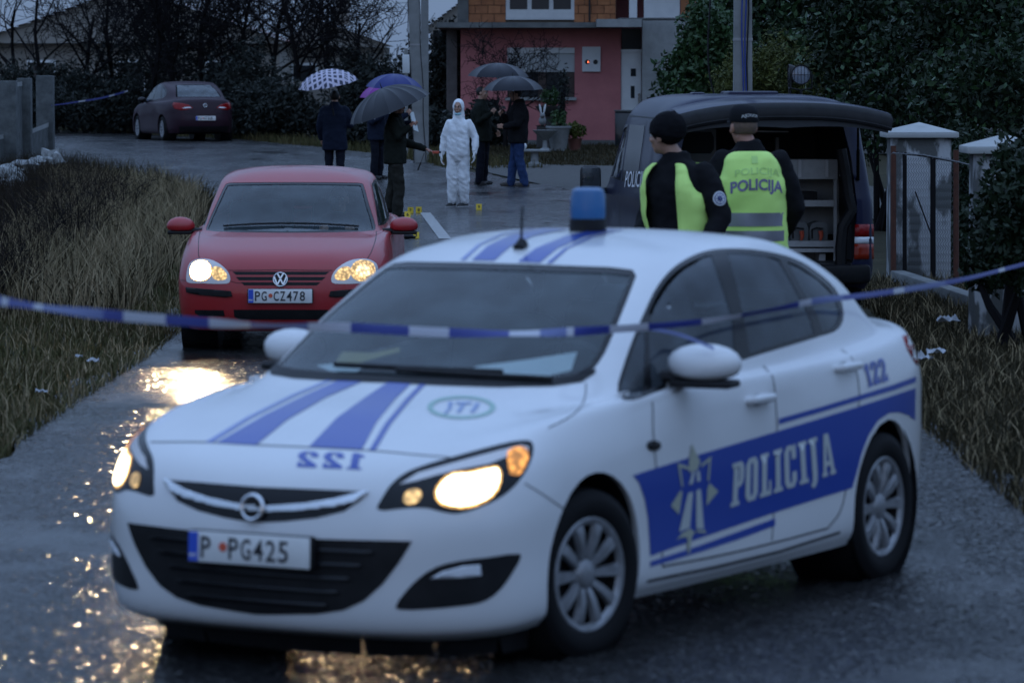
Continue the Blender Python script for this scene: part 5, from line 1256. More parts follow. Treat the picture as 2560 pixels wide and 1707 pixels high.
def jacket(root, J, mat, hem=.86, bulk=1.0, fold=.03, collar=True, name='jacket', sleeve=(.078, .064, .050), voxel=.014, ex=0.0):
    m = MB(); ch = Vector(J['chest']); pv = Vector(J['pelvis']); nk = Vector(J['neck'])
    def mid(z):
        t = (z-pv.z)/(nk.z-pv.z); a = pv.lerp(nk, t); return a.x, a.y
    sz = max(J['shL'][2], J['shR'][2])
    rings = [(hem, .192, .150), ((hem+pv.z)/2+.06, .188, .150), (pv.z+.14, .178, .145), (ch.z-.06, .188, .152), (ch.z+.06, .200, .150), (sz-.03, .196, .128), (sz+.03, .165, .108), (sz+.075, .112, .090), (nk.z+.01, .080, .082)]
    ringloft(m, [(*mid(z), z, rx*bulk, ry*bulk) for z, rx, ry in rings], 24)
    if collar: ringloft(m, [(*mid(nk.z-.03), nk.z-.04, .10, .10), (nk.x, nk.y, nk.z+.02, .085, .088), (nk.x, nk.y+.005, nk.z+.055, .080, .085)], 18)
    for S in 'LR':
        s, e, w = (Vector(J[k+S]) for k in ('sh', 'el', 'wr'))
        limb(m, [s, (s+e)/2, e, (e+w)/2, w+(e-w)*.06], [sleeve[0]*.86*bulk, sleeve[0]*.92*bulk, sleeve[1]*1.05, sleeve[1]*.96, sleeve[2]])
    return organic(name, m, MATS[mat], root, voxel, 9, fold)
def shoes(root, J, mat, rz=(0.0, 0.0), sole=None):
    for S, a in zip('LR', rz):
        an = Vector(J['an'+S]); M = Matrix.Rotation(a, 3, 'Z'); m = MB(); ax, ay = an.x, an.y; base = an.z-.08
        def q(v): return Vector((ax, ay, base))+M @ Vector(v)
        m.ball(q((0, -.10, .042)), (.046, .10, .040), 14, M); m.ball(q((0, .03, .048)), (.040, .065, .046), 14, M); m.tube([q((0, .02, .05)), q((0, .02, .11))], [.045, .044], 10)
        m.box(q((0, -.045, .016)), (.085, .25, .026), M)
        organic('shoe', m, MATS[mat], root, .009, 3)
        if sole:
            s_ = MB(); s_.prism([(x_*.052, y_) for x_, y_ in [(.6, .095), (1, .06), (.85, -.02), (1.05, -.11), (.8, -.17), (0, -.205), (-.8, -.17), (-1.05, -.11), (-.85, -.02), (-1, .06), (-.6, .095)]], 0.004, .028, Matrix.Translation((ax, ay, base)) @ M.to_4x4()); s_.build('sole', MATS[sole], root)
def stand(h=1.78, lean=0.0, **kw):
    k = h/1.78
    J = dict(head=(0, -.01, 1.655), neck=(0, .02, 1.50), chest=(0, .01, 1.28), pelvis=(0, 0, .96), hipL=(.095, 0, .91), hipR=(-.095, 0, .91), knL=(.105, -.02, .50), knR=(-.105, -.02, .50), anL=(.11, .02, .085), anR=(-.11, .02, .085),
             shL=(.172, .015, 1.405), shR=(-.172, .015, 1.405), elL=(.255, .04, 1.16), elR=(-.255, .04, 1.16), wrL=(.27, -.03, .92), wrR=(-.27, -.03, .92))
    J = {a: tuple(c*k for c in b) for a, b in J.items()}; J.update(kw); return J
pm('skin', (0.42, 0.24, 0.17), 0.5, noise=(30, .5, (.36, .19, .13)))
pm('skin_ruddy', (0.40, 0.20, 0.14), 0.5, noise=(30, .5, (.34, .16, .11)))
pm('eye_white', (0.55, 0.53, 0.5), 0.3); pm('hair_dark', (0.012, 0.010, 0.009), 0.6); pm('hair_short', (0.10, 0.075, 0.055), 0.8, noise=(120, .9, (.2, .12, .09)))
pm('black_cloth', (0.012, 0.012, 0.014), 0.85, spec=.08, bump=(160, .3, .003)); pm('navy_cloth', (0.013, 0.018, 0.035), 0.8, spec=.08, bump=(160, .3, .003))
pm('dark_green_cloth', (0.015, 0.018, 0.015), 0.8, spec=.08, bump=(140, .3, .003)); pm('olive_trousers', (0.030, 0.030, 0.026), 0.85, spec=.08, bump=(140, .3, .003))
pm('jeans', (0.035, 0.065, 0.16), 0.85, spec=.08, noise=(9, .8, (.018, .032, .085)), bump=(200, .4, .003)); pm('dark_trousers', (0.012, 0.014, 0.022), 0.85, spec=.08)
pm('shoe_black', (0.010, 0.010, 0.011), 0.45); pm('shoe_brown', (0.035, 0.028, 0.022), 0.6); pm('sole_white', (0.6, 0.6, 0.6), 0.6)
pm('coverall', (0.78, 0.80, 0.82), 0.62, bump=(45, .35, .006)); pm('glove', (0.72, 0.74, 0.74), 0.4); pm('mask_blue', (0.32, 0.55, 0.62), 0.7)
pm('vest_lime', (0.68, 0.98, 0.25), 0.65, bump=(130, .25, .003), noise=(6, .35, (.62, .92, .22))); pm('vest_grey', (0.26, 0.26, 0.30), 0.35, metal=.2)
pm('vest_print', (0.19, 0.17, 0.30), 0.6); pm('vest_ghost', (0.50, 0.76, 0.22), 0.6)

_BV = {}
def on_mesh(name, obj, vs2, fs, mat, origin, right, up, dirn, off=.004, sub=None, parent=None):
    """flat print laid on a garment: vs2 in metres on the plane (origin, right, up), cast along dirn"""
    if obj.name not in _BV: _BV[obj.name] = BVHTree.FromPolygons([v.co for v in obj.data.vertices], [tuple(p.vertices) for p in obj.data.polygons])
    bv = _BV[obj.name]
    bm = bmesh.new(); V = [bm.verts.new((x, y, 0)) for x, y in vs2]
    for f in fs:
        try: bm.faces.new([V[i] for i in f])
        except ValueError: pass
    g = sub or .03; xs_ = [v[0] for v in vs2]; ys_ = [v[1] for v in vs2]
    for ax, a0, a1 in ((0, min(xs_), max(xs_)), (1, min(ys_), max(ys_))):
        n_ = int((a1-a0)/g)
        for k in range(1, n_+1):
            co = Vector((0, 0, 0)); co[ax] = a0+(a1-a0)*k/(n_+1); no = Vector((0, 0, 0)); no[ax] = 1
            bmesh.ops.bisect_plane(bm, geom=list(bm.verts)+list(bm.edges)+list(bm.faces), plane_co=co, plane_no=no, dist=1e-6)
    dirn = Vector(dirn).normalized(); bad = []
    for v in bm.verts:
        p = Vector(origin)+Vector(right)*v.co.x+Vector(up)*v.co.y-dirn*.5
        h, nn, _, _ = bv.ray_cast(p, dirn)
        if h is None: bad.append(v)
        else: v.co = h-dirn*off
    bmesh.ops.delete(bm, geom=bad, context='VERTS'); bmesh.ops.recalc_face_normals(bm, faces=bm.faces)
    me = bpy.data.meshes.new(name); bm.to_mesh(me); bm.free(); me.materials.append(mat); me.shade_smooth()
    return link(bpy.data.objects.new(name, me), parent or obj)
def vest(root, J, mat='vest_lime', hem=.88, grow=.014, bulk=1.0, open_front=False):
    m = MB(); ch = Vector(J['chest']); pv = Vector(J['pelvis']); nk = Vector(J['neck']); sz = max(J['shL'][2], J['shR'][2])
    def mid(z):
        t = (z-pv.z)/(nk.z-pv.z); a = pv.lerp(nk, t); return a.x, a.y
    rings = [(hem, .200, .160), (pv.z+.02, .200, .160), (pv.z+.14, .192, .156), (ch.z-.06, .200, .162), (ch.z+.03, .196, .160), (ch.z+.09, .182, .150), (sz+.02, .172, .124), (sz+.062, .135, .104), (nk.z-.025, .098, .094)]
    n = 40; vs = []; fs = []; zs = []
    R_ = [(*mid(z), z, rx*bulk+grow, ry*bulk+grow) for z, rx, ry in rings]
    arr = np.array(R_); t = np.linspace(0, len(R_)-1, 34); arr = np.stack([np.interp(t, range(len(R_)), arr[:, i]) for i in range(5)], 1)
    for r in arr:
        for k in range(n):
            a = 2*PI*k/n+1e-3; c, s = math.cos(a), math.sin(a); p = 2.5
            vs.append((r[0]+r[3]*math.copysign(abs(c)**(2/p), c), r[1]+r[4]*math.copysign(abs(s)**(2/p), s), r[2]))
    for i in range(len(arr)-1):
        for k in range(n):
            a = 2*PI*(k+.5)/n; zz = arr[i][2]
            side = abs(math.cos(a)) > .90-.12*max(0, (zz-ch.z)/.2)
            if side and zz > ch.z-.02: continue                                      # armholes
            if open_front and math.sin(a) < -.86+.05*0 and abs(math.cos(a)) < .42: continue
            fs.append((i*n+k, i*n+(k+1) % n, (i+1)*n+(k+1) % n, (i+1)*n+k))
    o = MB(); o.add(vs, fs); ob = o.build('vest', MATS[mat], root, fix=False)
    bm = bmesh.new(); bm.from_mesh(ob.data); bmesh.ops.delete(bm, geom=[v for v in bm.verts if not v.link_faces], context='VERTS'); bmesh.ops.recalc_face_normals(bm, faces=bm.faces)
    for _ in range(10):
        be = {v: [e.other_vert(v) for e in v.link_edges if e.is_boundary] for v in bm.verts}
        mv = {v: (v.co*.4+sum((w.co for w in ws), Vector())*(.6/len(ws))) for v, ws in be.items() if len(ws) == 2 and v.co.z > hem+.05}
        for v, c_ in mv.items(): v.co = c_
    from mathutils import noise as mn
    for v in bm.verts: v.co += Vector((v.co.x-0, v.co.y-0, 0)).normalized()*(mn.noise(Vector((v.co.x*9+v.co.z*5, v.co.y*9, v.co.z*7)))*.016+mn.noise(Vector((v.co.x*14-v.co.z*9, v.co.y*14, v.co.z*26)))*.007)
    bm.to_mesh(ob.data); bm.free()
    sd = ob.modifiers.new('thick', 'SOLIDIFY'); sd.thickness = .006; sd.offset = 1
    return ob
def umbrella(name, label, apex, axis, R_, dome, ribs, mats, shaft, group='open umbrellas', ferrule=.07, sub=None):
    """canopy of gores over ribs, on a shaft; axis points up out of the canopy"""
    root = thing(name, label, 'umbrella', apex, 0, group); ax = Vector(axis).normalized(); M = basis(ax, (0, 1, .01)) if abs(ax.z) > .1 else basis(ax)
    root.rotation_euler = M.to_euler(); rows = 8
    for g in range(ribs):
        vs = []; fs = []; cols = 6
        for i in range(rows+1):
            t = i/rows
            for j in range(cols+1):
                a = 2*PI*(g+j/cols)/ribs; w = abs(j/cols-.5)*2
                r = R_*math.sin(t*1.18)/math.sin(1.18)*(math.cos(PI/ribs)/math.cos((j/cols-.5)*2*PI/ribs) if i else 1); r *= 1-.018*(1-w*w)*t
                z = -dome*(1-math.cos(t*1.18))/(1-math.cos(1.18))-.012*(1-w*w)*math.sin(t*PI)
                vs.append((r*math.cos(a), r*math.sin(a), z))
        fs = [(i*(cols+1)+j, i*(cols+1)+j+1, (i+1)*(cols+1)+j+1, (i+1)*(cols+1)+j) for i in range(rows) for j in range(cols)]
        m = MB(); m.add(vs, fs); m.build('canopy_panel', MATS[mats[g % len(mats)]], root)
        rp = [vs[i*(cols+1)] for i in range(rows+1)]; m = MB(); m.tube([Vector(p)-Vector((0, 0, .008)) for p in rp], .003, 4); m.build('rib', MATS['chrome'], root)
    m = MB(); m.tube([(0, 0, ferrule), (0, 0, 0), (0, 0, -shaft)], [.004, .007, .006], 8); m.build('shaft', MATS['black_plastic'], root)
    m = MB(); m.tube([(0, 0, -shaft+.02), (0, 0, -shaft-.10)], [.014, .016], 8); m.build('handle', MATS['black_plastic'], root)
    return root
pm('umbrella_grey', (0.028, 0.030, 0.036), 0.45, spec=.18, coat=.12); pm('umbrella_black', (0.010, 0.011, 0.018), 0.4, spec=.18, coat=.12); pm('umbrella_blue', (0.025, 0.035, 0.16), 0.45, spec=.18, coat=.12); pm('umbrella_purple', (0.22, 0.035, 0.26), 0.5, spec=.18, coat=.1)
def checked():
    m = pm('umbrella_check', (.5, .48, .55), .5); nt = m.node_tree; b = nt.nodes['Principled BSDF']; tc = nt.nodes.new('ShaderNodeTexCoord')
    sp = nt.nodes.new('ShaderNodeSeparateXYZ'); nt.links.new(tc.outputs['Object'], sp.inputs[0]); outs = []
    for ax in (0, 1):
        mu = nt.nodes.new('ShaderNodeMath'); mu.operation = 'MULTIPLY'; mu.inputs[1].default_value = 11.0; nt.links.new(sp.outputs[ax], mu.inputs[0])
        fr = nt.nodes.new('ShaderNodeMath'); fr.operation = 'FRACT'; nt.links.new(mu.outputs[0], fr.inputs[0])
        gt = nt.nodes.new('ShaderNodeMath'); gt.operation = 'GREATER_THAN'; gt.inputs[1].default_value = .40; nt.links.new(fr.outputs[0], gt.inputs[0]); outs.append(gt.outputs[0])
    mn_ = nt.nodes.new('ShaderNodeMath'); mn_.operation = 'MINIMUM'; nt.links.new(outs[0], mn_.inputs[0]); nt.links.new(outs[1], mn_.inputs[1])
    mx = nt.nodes.new('ShaderNodeMix'); mx.data_type = 'RGBA'; mx.inputs[6].default_value = (.46, .42, .52, 1); mx.inputs[7].default_value = (.016, .02, .05, 1)
    nt.links.new(mn_.outputs[0], mx.inputs[0]); nt.links.new(mx.outputs[2], b.inputs['Base Color'])
checked()
def onroad(x, y): return Vector((x, y, roadz(x, y)))

# --- officer with the knitted hat, looking left
def cap_knit(root, c, M):
    m = MB()
    m.ball(Vector(c)+M @ Vector((0, .030, .055)), (.108, .128, .112), 18, M); m.lathe([(.100, -.012), (.116, .004), (.116, .055), (.104, .07)], 20, Matrix.Translation(Vector(c)+M @ Vector((0, .018, .012))) @ M.to_4x4() @ Matrix.Rotation(rad(-10), 4, 'X') @ Matrix.Diagonal((.94, 1.08, 1, 1)))
    return organic('knitted_hat', m, MATS['knit'], root, .008, 3, .012, _tex2)
pm('knit', (0.010, 0.010, 0.012), 0.95, spec=.08, bump=(220, .8, .006))
c1 = at(1566, 600, 26.6); c1.z = roadz(c1.x, 26.6)
J1 = stand(1.88, head=(-.085, -.075, 1.725), neck=(-.03, -.02, 1.575), elL=(.30, .03, 1.20), wrL=(.28, -.12, .97), elR=(-.28, .0, 1.2), wrR=(-.2, -.2, 1.05), haL=((0, -.4, -1), (-1, 0, 0), .4), haR=((.3, -.6, -.6), (1, 0, 0), .4))
cop1, hM1 = person('person', 'policeman in black knitted hat and lime vest, head turned away, arm badge showing', c1, rad(-42), J1, head_turn=rad(-86), group=None)
jk1 = jacket(cop1, J1, 'black_cloth', hem=.92, bulk=1.12, fold=.03, sleeve=(.088, .074, .056)); trousers(cop1, J1, 'dark_trousers'); shoes(cop1, J1, 'shoe_black')
cap_knit(cop1, J1['head'], hM1)
v1 = vest(cop1, J1, hem=.95, grow=.02, bulk=1.12, open_front=True)
pm('patch_white', (.62, .64, .68), .7); pm('patch_navy', (.03, .05, .18), .7)
pd = (-1, .10, 0)
def disc2(r0, r1, n=28):
    v = [(r1*math.cos(2*PI*k/n), r1*math.sin(2*PI*k/n)) for k in range(n)]
    if r0 <= 0: return v, [tuple(range(n))]
    return v+[(r0*math.cos(2*PI*k/n), r0*math.sin(2*PI*k/n)) for k in range(n)], [(k, (k+1) % n, n+(k+1) % n, n+k) for k in range(n)]
bvec = Vector((-.80, .60, 0)).normalized(); rgt = Vector((.60, .80, 0))
po = Vector((.27, .03, 1.33))
pv_, pf_ = disc2(0, .047); on_mesh('arm_badge', jk1, pv_, pf_, MATS['patch_white'], po, rgt, (0, 0, 1), bvec, .005, parent=cop1)
pv_, pf_ = disc2(.033, .038); on_mesh('badge_print', jk1, pv_, pf_, MATS['patch_navy'], po, rgt, (0, 0, 1), bvec, .008, parent=cop1)
for a in range(8):
    t = a*PI/4; e = [(0.006*math.cos(t+1.57), .006*math.sin(t+1.57)), (.028*math.cos(t), .028*math.sin(t)), (.006*math.cos(t-1.57), .006*math.sin(t-1.57))]
    e = [(p[0]+.004*math.cos(t), p[1]+.004*math.sin(t)) for p in e]
    on_mesh('badge_print', jk1, e, [(0, 1, 2)], MATS['patch_navy'], po, rgt, (0, 0, 1), bvec, .008+.0004*a, parent=cop1)
# --- officer with the cap, back to us
c2 = at(1722, 600, 27.6); c2.z = roadz(c2.x, 27.6)
J2 = stand(1.91, head=(.045, -.02, 1.765), neck=(.015, .02, 1.625), shL=(.19, .015, 1.525), shR=(-.19, .015, 1.525), elL=(.285, .0, 1.22), wrL=(.24, -.22, 1.06), elR=(-.30, .0, 1.22), wrR=(-.25, -.2, 1.02), haL=((-.3, -.9, -.2), (0, 0, -1), .5), haR=((.3, -.8, -.3), (0, 0, -1), .5))
cop2, hM2 = person('person', 'policeman in peaked cap seen from behind, lime vest printed POLICIJA', c2, rad(180+6), J2, skin='skin_ruddy', head_turn=rad(14), hs=1.08)
jk2 = jacket(cop2, J2, 'black_cloth', hem=.90, bulk=1.14, fold=.03, sleeve=(.092, .076, .056)); trousers(cop2, J2, 'dark_trousers'); shoes(cop2, J2, 'shoe_black')
v2 = vest(cop2, J2, hem=.90, grow=.02, bulk=1.14)
hc = Vector(J2['head'])
m = MB(); m.ball(hc+hM2 @ Vector((0, .016, .018)), (.087, .107, .102), 18, hM2); hr = m
m.v = [v for v in m.v]; ho = organic('short_hair', m, MATS['hair_short'], cop2, .008, 1)
bm = bmesh.new(); bm.from_mesh(ho.data); bmesh.ops.bisect_plane(bm, geom=list(bm.verts)+list(bm.edges)+list(bm.faces), plane_co=hc+Vector((0, 0, -.045)), plane_no=Vector((0, 0, 1)), clear_inner=True); bmesh.ops.bisect_plane(bm, geom=list(bm.verts)+list(bm.edges)+list(bm.faces), plane_co=hc+hM2 @ Vector((0, -.035, 0)), plane_no=hM2 @ Vector((0, 1, .2)), clear_inner=True); bm.to_mesh(ho.data); bm.free()
def peaked_cap(root, c, M):
    Mc = Matrix.Translation(Vector(c)+M @ Vector((0, .012, .052))) @ M.to_4x4() @ Matrix.Rotation(rad(-6), 4, 'X') @ Matrix.Diagonal((1.04, 1.22, 1.05, 1))
    m = MB(); m.lathe([(.090, -.012), (.094, .0), (.093, .030), (.086, .062), (.066, .084), (.035, .094), (0, .096)], 26, Mc); cp = m.build('cap', MATS['cap_cloth'], root)
    m = MB(); vs = []; n = 12
    for k in range(n+1):
        a = PI+PI*k/n
        for r, z in ((.090, -.008), (.150, -.028)): vs.append(Mc @ Vector((r*math.cos(a)*(1 if r < .1 else .62), r*math.sin(a), z)))
    m.add(vs, [(2*k, 2*k+1, 2*k+3, 2*k+2) for k in range(n)]); m.build('cap_peak', MATS['cap_cloth'], cp)
    return cp, Mc
pm('cap_cloth', (0.014, 0.015, 0.018), 0.85, spec=.08, bump=(160, .3, .003))
cp2, Mc2 = peaked_cap(cop2, J2['head'], hM2)
vs, fs, tw = font_text('POLICIJA', .01)
cv = []
for x, y in vs:
    a = PI/2+.95-(x/tw)*1.25-.35; rr = .0945; cv.append(Mc2 @ Vector((rr*math.cos(a), rr*math.sin(a), .012+y*.024+.012*math.sin((x/tw)*PI))))
m = MB(); m.add(cv, fs); m.build('cap_lettering', MATS['white_letters'], cp2, smooth=False, fix=False)
bk = (0, -1, 0); bo = Vector((0, 0, 0)); rr_ = Vector((-1, 0, 0))
def back_text(t, cx, cz, w, h, mat, arch=.02, off=.010, bold=.02):
    vs, fs, tw = font_text(t, bold); pts = [((x/tw-.5)*w+cx, cz+y*h+arch*(1-((x/tw-.5)*2)**2)) for x, y in vs]
    on_mesh('vest_lettering', v2, pts, fs, MATS[mat], (0, 0, 0), rr_, (0, 0, 1), bk, off, .03, parent=v2)
back_text('POLICIJA', .015, 1.30, .36, .100, 'vest_print', .024, bold=.032)
back_text('POLICIJA', .02, 1.42, .31, .06, 'vest_ghost', .02)
for z0, z1 in ((1.105, 1.195), (1.005, 1.075)):
    nb = 24; pts = [(-.21+.42*k/nb, z) for z in (z0, z1) for k in range(nb+1)]
    on_mesh('reflective_band', v2, pts, [(k, k+1, nb+2+k, nb+1+k) for k in range(nb)], MATS['vest_grey'], (0, 0, 0), rr_, (0, 0, 1), bk, .010, .05, parent=v2)
on_mesh('collar_tab', v2, [(-.02, 1.525), (.02, 1.525), (.02, 1.60), (-.02, 1.60)], [(0, 1, 2, 3)], MATS['vest_ghost'], (0, 0, 0), rr_, (0, 0, 1), bk, .012, parent=v2)

cop1.scale = (1.012,)*3; cop2.scale = (1.015,)*3
# --- investigator in white coverall
c3 = gat(1053, 478); 
J3 = stand(1.72, shL=(.165, .02, 1.355), shR=(-.165, .02, 1.345), elL=(.285, .05, 1.12), wrL=(.285, -.07, .88), elR=(-.245, .03, 1.11), wrR=(-.285, -.02, .85), anL=(.10, .02, .085), anR=(-.10, .0, .085), knL=(.095, -.02, .48), knR=(-.10, -.03, .48), haL=((.05, -.15, -1), (-1, 0, 0), .30), haR=((-.05, -.15, -1), (1, 0, 0), .30))
p3, hM3 = person('person', 'investigator in white hooded coverall and gloves facing us', c3, rad(-8), J3, head_turn=rad(-4))
m = MB(); pv = Vector(J3['pelvis']); ch = Vector(J3['chest']); nk = Vector(J3['neck'])
ringloft(m, [(0, 0, .74, .155, .125), (0, 0, .86, .190, .155), (0, 0, 1.0, .192, .155), (0, .01, 1.14, .182, .150), (0, .01, 1.24, .178, .145), (0, .015, 1.315, .178, .125), (0, .02, 1.385, .145, .105), (0, .02, 1.43, .10, .10), (0, .02, 1.49, .085, .095)], 24)
for S in 'LR':
    s, e, w = (Vector(J3[k+S]) for k in ('sh', 'el', 'wr')); limb(m, [s, (s+e)/2, e, (e+w)/2, w], [.064, .072, .070, .063, .044])
    h_, k_, a_ = (Vector(J3[k+S]) for k in ('hip', 'kn', 'an')); limb(m, [h_+Vector((0, 0, .02)), (h_+k_)/2, k_, (k_+a_)/2, a_+Vector((0, 0, .03))], [.118, .108, .100, .094, .078])
cvr = organic('coverall', m, MATS['coverall'], p3, .011, 9)
from mathutils import noise as mno
_nr = [v.normal.copy() for v in cvr.data.vertices]
for v, n_ in zip(cvr.data.vertices, _nr):        # long soft creases, gathered at elbows, crotch and knees
    p = v.co.copy()
    g_ = sum(math.exp(-((p.z-z0)/.09)**2) for z0 in (.46, .84, 1.10))
    v.co = p+n_*(.014*mno.noise(Vector((p.x*11+p.z*3, p.y*11, p.z*4)))+(.009+.007*g_)*mno.noise(Vector((p.x*13+p.z*11, p.y*13-p.z*7, p.z*9)))+.003*mno.noise(p*34))
m = MB(); hc = Vector(J3['head']); m.ball(hc+Vector((0, .028, .010)), (.102, .112, .132), 20); m.tube([hc+Vector((0, .04, -.06)), nk+Vector((0, .02, -.03))], [.10, .105], 16)
hood = organic('hood', m, MATS['coverall'], p3, .009, 2, .010, _tex2)
bm = bmesh.new(); bm.from_mesh(hood.data)
dl = [f for f in bm.faces if (f.calc_center_median()-hc).y < -.0 and (((f.calc_center_median().x)/.066)**2+((f.calc_center_median().z-hc.z+.012)/.098)**2) < 1]
bmesh.ops.delete(bm, geom=dl, context='FACES'); bm.to_mesh(hood.data); bm.free()
sd_ = hood.modifiers.new('t', 'SOLIDIFY'); sd_.thickness = .008
m = MB(); m.ball(hc+Vector((0, -.035, -.105)), (.060, .055, .036), 14); m.build('face_mask', MATS['mask_blue'], p3)
for S in 'LR':
    m = MB(); d, pn, cu = J3['ha'+S]; hand(m, J3['wr'+S], d, pn, 1.08, cu, 1 if S == 'L' else -1); w = Vector(J3['wr'+S]); m.tube([w+Vector((0, 0, .05)), w+Vector((0, 0, -.01))], [.036, .03], 10); organic('glove', m, MATS['glove'], p3, .006, 2)
shoes(p3, J3, 'shoe_black', (rad(-28), rad(-22)), 'sole_white')
m = MB(); m.tube([(0, -.170, z) for z in (1.40, 1.25, 1.1, .95, .82)], .004, 4); m.build('zip', MATS['coverall'], p3)

p3.scale = (.93, .95, 1.0)
# --- man walking to the right under the grey umbrella
c4 = gat(908, 500)
J4 = stand(1.80, head=(.0, -.035, 1.66), neck=(0, -.0, 1.51), chest=(0, 0, 1.28), elL=(.25, -.02, 1.15), wrL=(.20, -.45, 1.02), elR=(-.27, -.05, 1.22), wrR=(-.20, -.22, 1.36), knL=(.09, .02, .5), anL=(.09, .14, .09), knR=(-.09, -.06, .50), anR=(-.09, -.03, .085), haL=((-.1, -1, -.35), (0, -.2, -1), .35), haR=((0, -.6, .6), (.3, -.6, 0), 1.0))
p4, hM4 = person('person', 'man in dark jacket stepping right under grey umbrella, red gadget in hand', c4, rad(90), J4, skin='skin_ruddy')
jacket(p4, J4, 'dark_green_cloth', hem=.80, bulk=1.13, fold=.035, sleeve=(.085, .07, .05)); trousers(p4, J4, 'olive_trousers', (.112, .092, .080), .05); shoes(p4, J4, 'shoe_black')
m = MB(); m.ball(Vector(J4['head'])+Vector((0, .028, .036)), (.080, .092, .090), 16); organic('short_hair', m, MATS['hair_dark'], p4, .009, 1)
Mp = Matrix.Translation(c4) @ Matrix.Rotation(rad(90), 4, 'Z')
hp_ = Mp @ (Vector(J4['wrL'])+Vector((-.02, -.13, -.05)))
gd = thing('measuring_gadget', 'small red and black gadget held out by the man under the grey umbrella', 'gadget', hp_)
m = MB(); m.bbox((.02, 0, 0), (.11, .05, .04), .012); m.build('casing', MATS['plate_red'], gd); m = MB(); m.bbox((.085, 0, 0), (.03, .045, .036), .008); m.build('nose', MATS['black_plastic'], gd)
hs_ = Mp @ (Vector(J4['wrL'])+Vector((-.02, .02, -.06)))
st_ = thing('folded_baton', 'thin black stick hanging from the hand of the man with the red gadget', 'stick', hs_)
m = MB(); m.tube([(0, 0, 0), (-.05, 0, -.14)], [.004, .004], 6); m.build('cord', MATS['black_plastic'], st_); m = MB(); m.tube([(-.05, 0, -.14), (-.10, 0, -.26)], [.010, .011], 8); m.build('shank', MATS['black_plastic'], st_)
def at_v(x, y, Y): return at(x, y, Y)
A4 = at(877, 203, c4.y); tip = at(895, 255, c4.y)
umbrella('umbrella', 'big charcoal umbrella tilted over the man with the red gadget', A4, (-.36, -.10, .93), .635, .33, 16, ['umbrella_grey'], .78, ferrule=.09)
# --- person behind him with papers, under the blue umbrella, and one under the purple
c5 = gat(884, 431)
J5 = stand(1.74, elL=(.24, -.06, 1.14), wrL=(.12, -.30, 1.12), elR=(-.25, -.04, 1.18), wrR=(-.12, -.26, 1.30), anL=(.10, .06, .085), haL=((-.6, -.7, 0), (0, 0, 1), .5), haR=((0, -.5, .8), (1, 0, 0), 1.0))
c5 = c5+Vector((.18, 0, 0)); c5.z = roadz(c5.x, c5.y)
p5_, hM5 = person('person', 'person in navy clothes with papers, half hidden behind the charcoal umbrella man', c5, rad(80), J5)
jacket(p5_, J5, 'navy_cloth', hem=.78, bulk=1.1); trousers(p5_, J5, 'dark_trousers'); shoes(p5_, J5, 'shoe_black')
m = MB(); m.ball(Vector(J5['head'])+Vector((0, .028, .036)), (.082, .095, .092), 16); organic('short_hair', m, MATS['hair_dark'], p5_, .009, 1)
M5 = Matrix.Translation(c5) @ Matrix.Rotation(rad(80), 4, 'Z'); pp = M5 @ Vector((.05, -.36, 1.18))
pap = thing('sheaf_of_papers', 'white papers held by the person behind the charcoal umbrella', 'papers', pp)
for k in range(3):
    m = MB(); m.add([(-.02+k*.006, -.11, -.16), (.06+k*.006, .10, -.20), (-.03+k*.006, .10, .16), (-.10+k*.006, -.11, .18)], [(0, 1, 2, 3)]); m.build('sheet', MATS['paper'], pap, smooth=False)
umbrella('umbrella', 'dark blue umbrella behind the charcoal one, beside the concrete pole', at(908, 170, c5.y), (.06, -.05, 1), .52, .26, 8, ['umbrella_blue'], .75)
c6 = gat(870, 425)+Vector((-.1, 2.0, 0)); c6.z = roadz(c6.x, c6.y)
J6 = stand(1.66, elR=(-.25, -.04, 1.08), wrR=(-.12, -.24, 1.22), haR=((0, -.5, .8), (1, 0, 0), 1.0))
p6_, hM6 = person('person', 'person hidden behind the charcoal umbrella, standing under the purple one', c6, rad(60), J6, voxel=.014)
jacket(p6_, J6, 'navy_cloth', hem=.74, bulk=1.08); trousers(p6_, J6, 'dark_trousers'); shoes(p6_, J6, 'shoe_black')
m = MB(); m.ball(Vector(J6['head'])+Vector((0, .028, .036)), (.082, .095, .092), 16); organic('short_hair', m, MATS['hair_dark'], p6_, .009, 1)
umbrella('umbrella', 'purple umbrella peeking out behind the charcoal one', at(884, 187, c6.y), (-.16, -.1, 1), .52, .23, 8, ['umbrella_purple'], .70)
# --- man seen from behind under the checked umbrella
c7 = at(769, 300, 71.0); c7.z = roadz(c7.x, 71)
J7 = stand(1.80, head=(.0, -.04, 1.66), elL=(.26, -.02, 1.15), wrL=(.25, -.12, .92), elR=(-.27, -.05, 1.18), wrR=(-.16, -.24, 1.30), knR=(-.10, .04, .50), anR=(-.10, .13, .10), haL=((0, -.2, -1), (-1, 0, 0), .5), haR=((0, -.5, .8), (1, 0, 0), 1.0))
p7, hM7 = person('person', 'man in long navy coat seen from behind under the checked umbrella', c7, rad(176), J7)
jacket(p7, J7, 'navy_cloth', hem=.72, bulk=1.16, fold=.03, sleeve=(.09, .076, .056)); trousers(p7, J7, 'dark_trousers'); shoes(p7, J7, 'shoe_black')
m = MB(); m.ball(Vector(J7['head'])+Vector((0, .02, .02)), (.084, .098, .105), 16); organic('short_hair', m, MATS['hair_dark'], p7, .009, 1)
umbrella('umbrella', 'pale umbrella with dark squares over the man in the navy coat', at(748, 160, 70.6), (-.17, -.12, 1), .53, .27, 8, ['umbrella_check'], .72, ferrule=.03)
